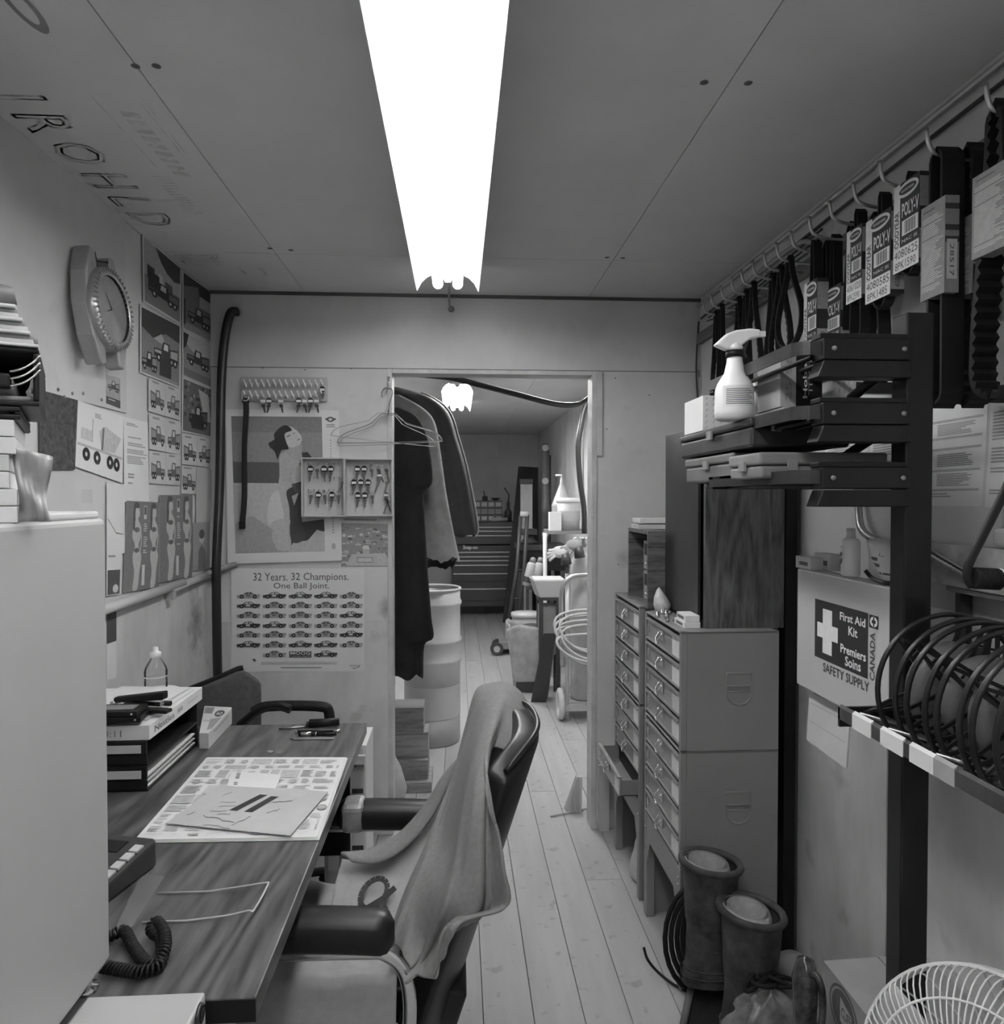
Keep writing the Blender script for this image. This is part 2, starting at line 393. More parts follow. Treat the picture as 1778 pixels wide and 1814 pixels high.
# doorway lining
for nm, lo, hi in (('trim_1', (DX0-.02, YB-.006, 0), (DX0, YB+.10, DZ)), ('trim_2', (DX1, YB-.006, 0), (DX1+.022, YB+.10, DZ)), ('trim_3', (DX0, YB-.004, DZ-.018), (DX1, YB+.10, DZ))):
    struct(MB().box(lo, hi).build(nm, M_trim, bevel=.002), 'pale wooden lining of the doorway')
struct(MB().box((DX1+.022, YB-.012, 1.62), (DX1+.045, YB, 1.98)).build('trim_4', M_trim, bevel=.002), 'short pale strip nailed beside the doorway')
struct(MB().box((XL+.005, YB-.012, ZC-.012), (XR, YB, ZC)).build('trim_5', mat('dark_joint_strip', .1, .8)), 'dark joint strip where the partition meets the ceiling')
# annex beyond the doorway
wal = struct(MB().box((XL-.08, YB+.09, 0), (XL, YF, ZC)).build('wall_annex_left', M_wall), 'left wall of the room beyond the doorway')
war = struct(MB().box((XA, YB+.09, 0), (XA+.08, YF, ZC)).build('wall_annex_right', M_wall), 'right wall of the room beyond the doorway')
for ya, yb in ((YB+.1, 4.9), (4.903, 7.3), (7.303, YF)): MB().box((XA-.004, ya, 0), (XA, yb, ZC)).build('panel', M_wall2, war)
waf = struct(MB().box((XL-.08, YF, 0), (XA+.08, YF+.08, ZC)).build('wall_annex_back', M_wall), 'end wall of the room beyond the doorway')
for xa, xb in ((XL, -.67), (-.67, .55), (.55, XA)):
    for za, zb in ((0, 1.68), (1.68, ZC)): MB().box((xa+.002, YF-.006, za+.002), (xb-.002, YF, zb-.002)).build('panel', M_wall, waf)
# ================================================================= fluorescent lamps
M_tube = mat('lit_tube', .9, .3, var=0, emit=TUBE)
M_tube2 = mat('lit_tube_annex', .9, .3, var=0, emit=TUBE*4.2)
M_refl = mat('white_reflector', .82, .45, var=.02)
def fixture(name, label, c, L, ax=1, M_tube=M_tube, cap=TUBE*.35):
    """two-tube reflector lamp; c = centre of the underside, L = length along ax"""
    r = T(name, label, 'lamp', c)
    c = V(c); d = V((0,1,0)) if ax == 1 else V((1,0,0)); sd = V((1,0,0)) if ax == 1 else V((0,1,0)); up = V((0,0,1))
    prof = [(-.114,-.004), (-.111,0), (-.098,.026), (-.078,.046), (-.058,.056), (-.055,.05), (-.018,.05), (-.010,.030), (.010,.030), (.018,.05), (.055,.05), (.058,.056), (.078,.046), (.098,.026), (.111,0), (.114,-.004)]
    m = MB()
    def fn(u, v): p = prof[round(u*(len(prof)-1))]; return c+sd*p[0]+up*p[1]+d*((v-.5)*L)
    m.grid(fn, len(prof)-1, 2); m.s = [False]*len(m.s)
    m.build('reflector', M_refl, r, solid=.0015)
    ch = MB()
    def rb(m, x0, x1, z0, z1, a, b):
        ps = [c+sd*x0+up*z0, c+sd*x1+up*z0, c+sd*x1+up*z1, c+sd*x0+up*z1]; m.prism([p+d*a for p in ps], d*(b-a))
    rb(ch, -.05, .05, .059, .092, -L/2+.01, L/2-.01); ch.build('channel', M_white, r)
    for sx in (-.036, .036):
        t = MB(); n = 12
        t.tube([c+sd*sx+up*.022+d*a for a in (-L/2+.022, L/2-.022)], .019, 14)
        t.build('tube', M_tube, r)
        for sg in (-1, 1):
            MB().tube([c+sd*sx+up*.022+d*(sg*(L/2-a)) for a in (.022, .008, .002, 0)], [.0192, .0192, .015, .006], 14).build('tube_cap', mat('tube_cap_%d' % int(cap), .8, .3, var=0, emit=cap), r)
    for sg in (-1, 1):
        sk = MB(); a = sg*(L/2-.012); rb(sk, -.05, .05, .04, .058, a-.006, a+.006); sk.build('socket', M_white, r)
        p = c+d*(sg*L*.4)+up*.09; MB().tube([p, p+up*(ZC-c.z-.09)], .004, 6).build('hanger_rod', M_steel, r)
    return r
fixture('fluorescent_lamp', 'long twin-tube fluorescent lamp hanging under the office ceiling', (-.034, 1.46, 2.202), 2.44)
fixture('fluorescent_lamp', 'second office fluorescent lamp in the row behind the viewpoint', (-.034, -1.2, 2.202), 2.44)  # added unseen lamp, gives frontal fill to the foreground
fixture('fluorescent_lamp', 'distant fluorescent lamp with notched end seen above the hanging jackets', (.0, 5.80, 2.205), 1.22, 1, M_tube2, TUBE*1.4)
fixture('fluorescent_lamp', 'crosswise fluorescent lamp edge just behind the doorway header', (.42, 4.05, 2.175), .9, 0, M_tube2, TUBE*1.4)
m = MB(); a = aty(796, 488, 2.69); b = aty(799, 548, YB-.005)
a = V((-.03, 2.67, 2.26))
m.tube(smooth_path([a, a+V((0,.05,-.01)), V((-.032,2.9,2.235)), V((-.03,3.03,2.225)), b+V((0,-.01,0))], 6), .0045, 8)
cr_ = T('lamp_cable', 'grey power cable from the lamp end into a hole in the partition', 'cable', b)
m.build('cord', mat('cord_grey', .2, .5), cr_)
MB().lathe([(.012,0), (.014,.004), (.009,.006), (.007,.002)], b, (0,-1,0), n=14).build('grommet', M_mgrey, cr_)
smudge(M_wall2, (XL+.004, atx(345,1110,XL).y, atx(345,1100,XL).z), (.5, .13, .22), .6)
p_ = aty(682,1078,YB); smudge(M_wall, p_, (.05, .5, .07), .5)
p_ = aty(1105,990,YB); smudge(M_wall, p_, (.06, .5, .06), .3)
# ================================================================= left wall
XW = XL+.0055
def lsheet(name, label, cat, px, base, draw=None, group=None, x=XW, thick=.0006):
    s = Sheet(*quad(px, 0, x)); 
    if draw: draw(s)
    return s.build(name, label, cat, base, group, thick)
# six big truck photographs
def ph_building(s):
    s.rect(.03,.02,.97,.97,.42); s.rect(.03,.55,.97,.97,.22); s.rect(.1,.38,.28,.58,.05); s.rect(.38,.4,.5,.62,.62); s.rect(.55,.45,.75,.65,.1)
    s.poly([(.3,.02),(.97,.02),(.97,.3),(.8,.35),(.6,.3),(.45,.2)][::-1], .06); truck(s,.1,.5,.95,.85,.03,.15,.6)
    s.rect(.12,.45,.4,.7,.03)
def ph_yard(s):
    s.rect(.03,.02,.97,.98,.25); s.poly([(.03,.02),(.97,.02),(.97,.3),(.6,.25),(.3,.4),(.03,.3)][::-1], .06); s.poly([(.3,.4),(.5,.28),(.62,.45)][::-1], .5)
    truck(s,.3,.35,.95,.75,.06,.45,.7); truck(s,.03,.6,.4,.95,.03,.3,.6); s.rect(.45,.65,.75,.92,.05); s.rect(.03,.93,.97,.98,.3)
def ph_dark(s):
    s.rect(.03,.02,.97,.98,.16); s.poly([(.03,.02),(.97,.02),(.97,.28),(.55,.34),(.5,.1),(.03,.25)][::-1], .04); s.rect(.55,.25,.97,.45,.4); truck(s,.15,.45,.95,.85,.03,.18,.5)
    s.rect(.03,.85,.97,.98,.3); s.rect(.03,.45,.1,.9,.05)
def ph_road(s):
    s.rect(.03,.02,.97,.98,.5); s.poly([(.03,.2),(.3,.35),(.97,.5),(.97,.98),(.03,.98)][::-1], .28); truck(s,.12,.25,.92,.72,.05,.16,.55); s.rect(.03,.8,.97,.98,.2)
    s.poly([(.03,.02),(.2,.02),(.12,.3),(.03,.4)][::-1], .05)
def ph_forest(s):
    s.rect(.03,.02,.97,.98,.14)
    rnd = random.Random(5)
    for k in range(40): u, v = rnd.uniform(.06,.94), rnd.uniform(.04,.7); s.disc(u, v, .04, .04, rnd.choice((.05,.2,.3)), 6)
    s.poly([(.5,.1),(.85,.16),(.97,.7),(.75,.7)][::-1], .5); truck(s,.2,.4,.85,.92,.02,.1,.45); s.rect(.3,.62,.7,.9,.03)
lsheet('photograph', 'truck photograph by a building, pinned top left against the ceiling', 'photograph', ((252,415),(321,475),(320,575),(254,535)), M_paper, ph_building)
lsheet('photograph', 'truck photograph with white border directly right of the wall clock', 'photograph', ((248,540),(320,577),(319,688),(248,660)), M_paper, ph_yard)
lsheet('photograph', 'dark truck photograph pinned topmost beside the black hose', 'photograph', ((323,479),(376,518),(375,608),(323,582)), M_paper, ph_dark)
lsheet('photograph', 'photograph of a dump truck on a road, second down beside the black hose', 'photograph', ((323,585),(375,612),(375,688),(323,665)), M_paper, ph_road)
lsheet('photograph', 'dark photograph of a truck by trees, third down beside the black hose', 'photograph', ((323,668),(376,690),(374,775),(322,764)), M_paper, ph_forest)
def flyer(s):
    s.rect(.0,.38,1,1,.34); s.rect(.0,.38,1,.62,.42); truck(s,.1,.45,.95,.72,.08,.3,.6); s.rect(0,.84,1,1,.08); s.lines(.15,.88,.85,.96,3,.7,2); s.disc(.22,.06,.14,.04,.05); s.disc(.22,.06,.09,.025,.7); s.lines(.45,.05,.9,.14,3,.3,3)
lsheet('flyer', 'narrow flyer with a truck picture hanging below the wall clock', 'flyer', ((188,633),(213,637),(213,724),(188,714)), M_paper2, flyer)
def cards(n):
    def d(s):
        for k in range(n):
            u0 = .05+k/n; u1 = (k+1)/n-.02; s.lines(u0+.05, .05, u1-.1, .16, 1, .3, k); truck(s, u0, .22, u1, .92, .13, .3, .55, flip=k % 2 == 0)
        if n > 1: s.rect(.495, 0, .505, 1, .4)
    return d
lsheet('truck_card', 'pale card with two truck drawings below the photograph beside the clock', 'card', ((263,668),(319,690),(319,745),(263,728)), M_paper2, cards(2))
lsheet('truck_card', 'pale card with two crane truck drawings, middle of the card column', 'card', ((264,733),(320,748),(320,806),(264,795)), M_paper2, cards(2))
lsheet('truck_card', 'pale card with two truck drawings, lowest above the swimsuit clippings', 'card', ((264,798),(320,806),(320,860),(264,856)), M_paper2, cards(2))
lsheet('truck_card', 'small pale card with two trucks under the dark tree photograph', 'card', ((322,768),(373,777),(373,828),(322,822)), M_paper2, cards(2))
lsheet('truck_card', 'single truck card left of the blank sheet beside the black hose', 'card', ((322,824),(347,827),(347,876),(321,874)), M_paper2, cards(1))
lsheet('sheet', 'blank grey paper between truck card and black hose', 'paper', ((348,829),(375,832),(374,925),(347,926)), mat('grey_paper', .5, .8))
def drawing(s):
    s.lines(.35,.1,.5,.2,4,.3,3); s.rect(.3,.2,.32,.55,.4); s.poly([(.45,.35),(.58,.25),(.95,.35),(.8,.6),(.5,.62)][::-1], .5)
    s.poly([(.52,.28),(.56,.27),(.54,.63),(.50,.63)][::-1], .15); s.rect(.08,.38,.3,.55,.55); s.rect(.02,.62,.98,.66,.45)
    for u in (.2,.42,.7,.85):
        s.disc(u, .76, .075, .1, .02, 18); s.disc(u, .76, .022, .035, .7, 10)
lsheet('drawing', 'plan drawing with four big black wheels above the white fridge', 'drawing', ((138,709),(219,738),(217,856),(133,826)), M_paper, drawing)
lsheet('felt_sheet', 'dark speckled sheet pinned left of the wheel drawing', 'sheet', ((70,690),(138,709),(133,832),(70,832)), mat('speckled_dark', .075, .9, var=.6, scale=60))
def letter(s): s.lines(.1,.06,.6,.1,2,.3,1); s.lines(.15,.22,.95,.34,5,.32,2); s.lines(.12,.37,.95,.55,9,.32,3); s.lines(.15,.66,.4,.8,4,.32,4)
lsheet('letter', 'typed letter between the wheel drawing and the truck cards', 'letter', ((219,738),(262,748),(264,890),(220,889)), M_paper, letter)
def swim(seed):
    def d(s):
        rnd = random.Random(seed); s.rect(0,0,1,1,.2)
        for c in ((.3,.8) if seed != 3 else (.35,)):
            x = c
            body = [(-.04,.06),(.05,.07),(.07,.16),(.03,.2),(.12,.3),(.1,.42),(.06,.5),(.14,.62),(.1,.8),(.06,.98),(-.06,.98),(-.03,.8),(-.08,.62),(-.03,.5),(-.1,.4),(-.08,.28),(-.03,.2),(-.07,.13)]
            s.blob([(x+u*1.1, v) for u, v in body][::-1], .5)
            s.blob([(x-.08,.03),(x+.06,.03),(x+.04,.08),(x-.04,.09),(x-.05,.3),(x-.1,.3)][::-1], .09)
            s.disc(x+.01,.32,.075,.03,.14); s.disc(x+.02,.55,.075,.028,.14)
            s.blob([(x+.1,.28),(x+.16,.42),(x+.12,.58),(x+.1,.56),(x+.13,.42),(x+.08,.32)][::-1], .45)
        s.rect(.5,.05,.58,.2,.55); s.rect(.51,.06,.57,.15,.1); s.lines(.5,.25,.62,.6,14,.5,seed); s.rect(.48,.72,.56,.95,.6)
    return d
lsheet('magazine_clipping', 'long clipping of two swimsuit figures, left one above the wooden rail', 'clipping', ((224,887),(284,890),(281,1040),(218,1050)), M_paper2, swim(1))
lsheet('magazine_clipping', 'long clipping of two swimsuit figures, middle one above the wooden rail', 'clipping', ((283,877),(341,877),(340,1022),(282,1032)), M_paper2, swim(2), x=XW+.001)
def clip3(s):
    s.rect(0,0,1,1,.33); s.disc(.5,.35,.14,.1,.55); s.disc(.5,.25,.16,.1,.1); s.poly([(.3,.98),(.32,.6),(.5,.48),(.72,.6),(.75,.98)][::-1], .16)
lsheet('magazine_clipping', 'small grey portrait clipping beside the black hose above the rail', 'clipping', ((342,926),(372,924),(371,1007),(341,1012)), M_paper2, clip3)
lsheet('sheet', 'white paper with faint curve drawn, above the fridge top right', 'paper', ((189,855),(220,858),(222,980),(189,980)), M_paper, lambda s: s.poly([(.05,.5),(.5,.7),(.9,.72),(.9,.73),(.5,.72),(.05,.52)][::-1], .2))
def smallph(s): s.rect(.05,.4,.9,.98,.09); s.disc(.6,.85,.2,.1,.6); s.lines(.1,.05,.8,.3,3,.3,2)
lsheet('photo_card', 'small card with dark square peeking from behind the fridge edge', 'card', ((189,980),(216,980),(214,1052),(189,1056)), M_paper, smallph)
lsheet('sheet', 'white sheet with a dark corner low behind the fridge edge', 'paper', ((189,1088),(206,1082),(206,1200),(189,1206)), M_paper, lambda s: s.rect(0,0,1,.45,.06))
# wooden rail
a = atx(196, 1078, XL+.02); b = atx(379, 1013, XL+.02)
r = T('wooden_rail', 'pale round wooden pole fixed along the left wall under the clippings', 'pole', (a+b)/2)
mid = lerp(a, b, .62)
MB().tube([a+V((0,-.25,0)), mid], .016, 12).build('pole', mat('pale_pole', .52, .5, var=.15, stretch=(1,.1,1)), r)
MB().tube([mid-V((0,.12,.012)), b], .0145, 12).build('pole_end', mat('pale_pole2', .45, .5, var=.2, stretch=(1,.1,1)), r)
MB().lathe([(.02,-.01),(.022,0),(.022,.012),(.01,.016)], b, (0,1,0), n=14).build('end_stop', M_rubber, r)
p = lerp(a, b, .5); MB().box((XL+.0052, p.y-.015, p.z-.045), (XL+.03, p.y+.015, p.z-.016)).build('bracket', M_lgrey, r)
m = MB(); m.tube(smooth_path([b+V((.0,.012,-.004)), V((XL+.03, YB-.12, b.z+.004)), V((XL+.07, YB-.03, b.z+.02)), V((XL+.11, YB-.012, b.z+.03))], 5), .012, 8)
tag(m.build('cloth_strip', mat('dull_cloth', .3, .9, var=.2)), 'grey twisted cloth strip from the rail end to the partition', 'cloth')
# black hose in the corner
pts = [aty(421,552,YB-.012), aty(408,556,YB-.03), aty(398,600,YB-.035), aty(392,680,YB-.04), aty(386,850,YB-.06), aty(379,940,YB-.09), aty(369,1010,YB-.11), aty(364,1120,YB-.11), aty(360,1230,YB-.1), aty(357,1400,YB-.08), aty(356,1478,YB-.06)]
pts = [V((max(p.x, XL+(.058 if i2 > 3 else .028)), p.y, p.z)) for i2, p in enumerate(pts)]; pts[-1].z = .012
m = MB(); m.tube(smooth_path(pts, 6), .0185, 12)
tag(m.build('hose', mat('black_hose', .02, .35, var=.2)), 'thick black hose leaving a hole and running down the left corner', 'hose')
m = MB(); p = aty(383,1015,YB-.02); m.tube([p+V((.012,0,-.01)), aty(385,1100,YB-.012), aty(384,1190,YB-.012)], .003, 6)
tag(m.build('wire', M_mgrey), 'thin grey wire hanging beside the black corner hose', 'wire')
# wrist-watch shaped wall clock: hangs from a wire, tilted off the wall
c = atx(188, 549, XL+.06)
ck = T('wall_clock', 'wall clock shaped like a giant wristwatch case, handless of its strap', 'clock', c)
ck['label'] = 'grey wall clock shaped like a giant strapless wristwatch'
M_case = mat('watch_case', .36, .42, .35, var=.12, scale=8)
H, Wd = .135, .115
def K(y, z, h): return c+V((h-.0, y, z))   # h away from wall
out = []
for a in range(24):
    t = 2*math.pi*a/24; out.append((.098*math.sin(t), .105*math.cos(t)))
lug = [(-.068,.158),(-.040,.152),(-.034,.105),(.034,.105),(.040,.152),(.068,.158),(.10,.085),(.112,0),(.10,-.085),(.068,-.158),(.040,-.152),(.034,-.105),(-.034,-.105),(-.040,-.152),(-.068,-.158),(-.10,-.085),(-.112,0),(-.10,.085)]
MB().prism([K(-y, z, -.04) for y, z in lug], (.045, 0, 0)).build('case', M_case, ck, bevel=.006, seg=3)
MB().lathe([(.112,0),(.112,.012),(.096,.022),(.091,.018)], K(0,0,.004), (1,0,0), n=48, caps=False).build('bezel', mat('bezel', .4, .3, .7), ck)
for k in range(48):
    t = 2*math.pi*k/48; p = K(.1035*math.cos(t), .1035*math.sin(t), .021)
    R = Matrix.Rotation(t, 3, 'X'); MB().obox(p, (.010, .014, .0045), R).build('flute', mat('bezel_flute', .55, .25, .8), ck)
MB().lathe([(0,0),(.094,0)], K(0,0,.014), (1,0,0), n=40, caps=False).build('dial', mat('dial', .38, .5, var=.25, scale=14), ck)
for ang, ln in ((-55, .05), (20, .035)):
    t = math.radians(ang); d = V((0, math.cos(t), math.sin(t))); d2 = V((0, -math.sin(t), math.cos(t)))
    MB().prism([K(0,0,.0155)-d2*.002, K(0,0,.0155)+d2*.002, K(0,0,.0155)+d*-ln], (.001,0,0)).build('hand', M_dgrey, ck)
g = clear('clear_glass')
MB().lathe([(.094,0),(.07,.006),(.035,.010),(0,.0115)], K(0,0,.016), (1,0,0), n=32, caps=False).build('crystal', g, ck)
MB().lathe([(.010,0),(.010,.016),(.007,.019)], K(.110,0,-.018), (0,1,0), n=14).build('crown', M_case, ck)
ck.rotation_euler = (math.radians(3), math.radians(-4), math.radians(0))
nail = atx(158, 463, XL+.01)
m = MB(); m.tube([V((XL+.003, nail.y, nail.z+.004)), V((XL+.055, nail.y+.006, nail.z))], .0025, 6)
m.lathe([(.005,0),(.005,.002)], V((XL+.055, nail.y+.006, nail.z)), (1,.1,0), n=8)
nl = T('hanging_nail', 'bent nail and wire loop holding up the wall clock', 'nail', nail)
m.build('nail', M_dgrey, nl)
MB().tube(smooth_path([V((XL+.03, nail.y, nail.z+.004)), V((XL+.035, nail.y-.02, nail.z+.02)), V((XL+.03,nail.y+.01,nail.z-.02)), V((XL+.04, nail.y+.045, nail.z-.03))], 5), .0015, 5).build('wire_loop', M_dgrey, nl)
# screws in the board
for px, py in ((103,690),(128,697),(180,708),(114,703),(147,697)):
    p = atx(px, py, XW); MB().lathe([(.005,0),(.004,.002),(0,.002)], p, (1,0,0), n=8).build('screw_head', M_mgrey, wl)
# ================================================================= partition wall
YW = YB-.0008
def bsheet(name, label, cat, px, base, draw=None, group=None, y=YW, thick=.0006):
    s = Sheet(*quad(px, 1, y))
    if draw: draw(s)
    return s.build(name, label, cat, base, group, thick)
# pin-up calendar (picture coordinates read off the 1623x1814 crop, origin 380,640, scale 4.774)
cpx = ((399,725),(601,727),(605,993),(403,999))
def cal(s):
    def q(x, y): return ((x-92)/(1056-92), (y-408)/(1700-408))
    def pr(pts, t): s.poly([q(*p) for p in pts][::-1], t)
    def pg(pts, t): (pr if len(pts) < 5 else (lambda a, b: s.blob([q(*p) for p in a][::-1], b)))(pts, t)
    pg([(140,465),(905,465),(915,1615),(160,1615)], .22)                      # sky
    pg([(142,600),(906,600),(907,860),(148,845)], .27)
    pg([(148,845),(907,860),(912,1035),(152,1022)], .11)                      # sea
    pg([(152,1022),(912,1035),(916,1615),(160,1615)], .5)                      # sand
    pr([(165,1360),(300,1300),(480,1420),(640,1500),(900,1400),(916,1615),(160,1615)], .36)
    pr([(560,1380),(740,1360),(910,1340),(915,1440),(760,1520),(600,1580),(560,1480)], .05)
    pr([(650,1530),(770,1520),(850,1430),(915,1450),(916,1612),(600,1612)], .48)
    pg([(460,1150),(540,1100),(620,1300),(600,1420),(440,1370)], .62)           # pale towel
    pg([(545,800),(600,765),(690,800),(745,1000),(740,1120),(640,1400),(620,1590),(510,1580),(470,1440),(570,1320),(530,1080),(540,960)], .48)   # body, arm
    pg([(600,1090),(735,1070),(720,1300),(745,1500),(630,1520),(620,1250)], .07)  # dark shorts
    pg([(640,1140),(700,1110),(660,1220)], .5)
    pg([(560,780),(650,770),(690,860),(640,1000),(560,1010),(548,960)], .43)     # shoulder, arm
    pg([(640,1000),(690,860),(735,960),(735,1040),(700,1040)], .6)
    pg([(640,1040),(735,1010),(730,1110),(670,1110)], .12)
    pg([(600,730),(640,640),(720,640),(730,800),(690,840),(600,770)], .38)        # neck
    pg([(570,600),(620,545),(700,590),(735,655),(700,710),(640,725),(590,700)], .55)  # face
    pg([(500,610),(560,550),(610,540),(650,580),(590,610),(600,680),(620,740),(560,750),(525,820),(500,760),(450,700),(500,660)], .03)  # hair
    pr([(604,632),(636,616),(640,624),(610,642)], .14); pr([(655,606),(676,600),(678,606),(658,612)], .16); pr([(694,660),(716,648),(720,656),(700,668)], .16); pr([(672,640),(690,634),(684,642)], .34); pr([(470,700),(520,690),(480,730)], .04); pr([(505,770),(540,750),(528,835)], .04); pr([(450,690),(500,660),(470,740)], .04)
    pg([(730,770),(780,765),(815,810),(740,830)], .05)
    pg([(470,1360),(620,1330),(600,1480),(620,1590),(510,1590),(490,1470)], .5)   # thigh
    s.rect(*q(935,476), *q(1025,492), .12); s.disc(*q(978,486), .035, .018, .1, 10); s.disc(*q(978,486), .018, .009, .6, 8)
    s.rect(*q(945,528), *q(1015,536), .25); s.rect(*q(940,545), *q(1018,552), .25)
    for k in range(8): s.rect(*q(975, 660+k*24), *q(983, 672+k*24), .3)
    for k in range(6): s.rect(*q(982, 1330+k*24), *q(994, 1342+k*24), .3)
    s.disc(*q(990,1575), .02, .022, .5); s.text('9', *q(978,1552), *q(1002,1598), .35)
bsheet('wall_calendar', 'large wall calendar with a beach photograph of a kneeling woman', 'calendar', cpx, M_paper, cal, y=YB-.012, thick=.008)
# factory photograph
def factory(s):
    s.rect(0,.0,1,.12,.55); s.lines(.05,.02,.95,.1,1,.3,1); s.rect(0,.12,1,1,.28)
    rnd = random.Random(9)
    for k in range(70):
        u, v = rnd.random()*.92, .2+.72*rnd.random(); ww, hh = rnd.uniform(.03,.1), rnd.uniform(.015,.05)
        s.rect(u, v, u+ww, min(.99, v+hh), rnd.choice((.12,.18,.4,.5,.55,.6)))
    s.disc(.48,.62,.07,.06,.6); s.rect(.42,.64,.55,.78,.45); s.poly([(.1,.98),(.2,.75),(.85,.72),(.97,.98)][::-1], .5); s.rect(.3,.8,.62,.92,.3); s.rect(.32,.82,.6,.9,.55)
bsheet('photograph', 'picture of a built-up site under the open key cabinet', 'photograph', ((604,916),(696,918),(696,1004),(604,1004)), M_paper2, factory)
# champions poster (crop 1778x1401, origin 390,980, scale 5.388)
def champs(s):
    def q(x, y): return ((x-103)/(1376-103), (y-148)/(1128-148))
    def tx(t, x0, y0, x1, y1, v=.08, b=False): s.text(t, *q(x0,y0), *q(x1,y1), v, bold=b)
    tx('32 Years.', 315, 190, 640, 264); tx('32 Champions.', 676, 190, 1225, 280); tx('One Ball Joint.', 507, 283, 1040, 355)
    cols = (270, 517, 764, 1008, 1252); rows = (403, 495, 588, 683, 772, 868, 960); rnd = random.Random(11)
    light = {0:(0,4),1:(1,2,3,4),2:(0,1,2,3),3:(2,3,4),4:(0,1,2,3),5:(1,4),6:(1,)}
    for j, ry in enumerate(rows):
        for i2, cx in enumerate(cols):
            if j == 6 and i2 in (0, 2, 4): continue
            d = .34 if i2 in light[j] else .05; d += rnd.uniform(-.01, .05); y = ry
            s.rect(*q(cx-108, y+22), *q(cx+104, y+30), .3)
            s.poly([q(*p) for p in ((cx-112,y+22),(cx-112,y-2),(cx-60,y-8),(cx-28,y-30),(cx+20,y-34),(cx+58,y-12),(cx+112,y-10),(cx+108,y+12),(cx+90,y+22))][::-1], d)
            s.poly([q(*p) for p in ((cx-44,y-9),(cx-22,y-26),(cx-2,y-29),(cx-4,y-9))][::-1], .55 if d < .2 else .1)
            s.poly([q(*p) for p in ((cx+4,y-9),(cx+6,y-29),(cx+22,y-28),(cx+46,y-10))][::-1], .5 if d < .2 else .12)
            s.rect(*q(cx-24, y-5), *q(cx+14, y+12), .6 if d < .2 else .16)
            for wx in (-66, 58):
                s.disc(*q(cx+wx, y+12), .016, .021, .02, 10); s.disc(*q(cx+wx, y+12), .006, .008, .4, 6)
    s.rect(*q(657,935), *q(868,994), .05); tx('MOOG', 668, 938, 858, 968, .7, True); tx('CHASSIS PARTS', 668, 976, 858, 990, .6)
    s.lines(*q(390,1035), *q(1185,1066), 3, .4, 5, .35, .1); s.rect(*q(577,1086), *q(965,1094), .18)
    s.poly([q(*p) for p in ((295,1008),(330,1006),(350,1030),(335,1020),(325,1032),(312,1012))][::-1], .04); s.poly([q(*p) for p in ((155,1080),(185,1075),(255,1110),(160,1092))][::-1], .35)
    tx('RPM', 1240, 1065, 1310, 1085, .2); s.poly([q(*p) for p in ((1255,1098),(1310,1090),(1340,1055),(1325,1090),(1280,1102))][::-1], .12)
bsheet('poster', 'white poster of rows of race cars headed 32 Years 32 Champions', 'poster', ((409,1007),(645,1007),(645,1189),(409,1190)), M_paper, champs, y=YB-.0045)
# key rack with two rows of hooks
a = aty(428, 668, YB-.001); b = aty(580, 712, YB-.001)
kr = T('key_rack', 'grey key board with two rows of bright hooks above the calendar', 'key rack', ((a.x+b.x)/2, YB-.001, b.z))
MB().box((a.x, YB-.014, b.z), (b.x, YB-.001, a.z)).build('board', M_lgrey, kr, bevel=.002)
hooks = []
for rw, py in ((0, 680), (1, 700)):
    for k in range(14):
        p = aty(437+k*10.4, py, YB-.014)
        MB().tube([p, p+V((.0,-.012,-.004)), p+V((.006,-.028,-.016)), p+V((-.004,-.034,.014))], .003, 6).build('hook', mat('bright_hook', .85, .3, 0), kr); hooks.append(p)
def key(name, label, p, tagc=None, ln=.055, tilt=0., group=None, ring=True, dark=.15, cat='key', tagr=.018):
    r = T(name, label, cat, p-V((0,0,ln+.02)), group); p = V(p)
    if ring: MB().tube([p+V((.010*math.sin(t*.524), 0, -.010+.010*math.cos(t*.524))) for t in range(12)], .0012, 5, closed=True).build('ring', M_steel, r)
    if tagc is not None:
        MB().lathe([(tagr,0),(tagr,.002)], p+V((0,-.001,-.016)), (0,-1,0), n=18).build('tag', tagc, r)
        q = p+V((0,-.0035,-.017)); MB().box((q.x-.010, q.y-.0004, q.z-.005), (q.x+.010, q.y, q.z+.005)).build('tag_label', M_paper, r)
        z0 = -.032
    else: z0 = -.018
    kk = p+V((0, -.002, z0)); m = MB(); w2 = .0075
    out = [(-w2,0),(-w2,-.014),(-.003,-.018),(-.003,-ln),(0,-ln-.004),(.003,-ln),(.0035,-.030),(.006,-.027),(.004,-.022),(.003,-.018),(w2,-.014),(w2,0),(.003,.004),(-.003,.004)]
    m.prism([kk+V((x+tilt*z*-.8, 0, z*.7)) for x, z in out], (0,-.0018,0)); m.build('blade', mat('key_%d' % int(dark*100), dark, .35, .8), r)
    return r
where = ['first hook', 'fourth hook', 'seventh hook', 'eleventh hook', 'twelfth hook', 'thirteenth hook', 'fourteenth hook']
for n_, k in enumerate((3, 4, 6, 9, 10, 11, 12)):
    nm = ('fourth', 'fifth', 'seventh', 'tenth', 'eleventh', 'twelfth', 'thirteenth')[n_]
    p = hooks[14+k]+V((.003,-.03,-.012))
    key('key_bunch', 'key bunch on the %s hook of the lower row on the key board' % nm, p, M_dgrey if n_ % 2 else mat('tag_mid', .25, .5), .045, (.2, -.2)[n_ % 2], 'keys on the hook board', dark=.1, tagr=.013)
p = hooks[13]+V((.003,-.03,-.012)); key('key_bunch', 'lone dark key on the last hook of the upper row of the board', p, M_black, .03, 0, 'keys on the hook board', tagr=.012)
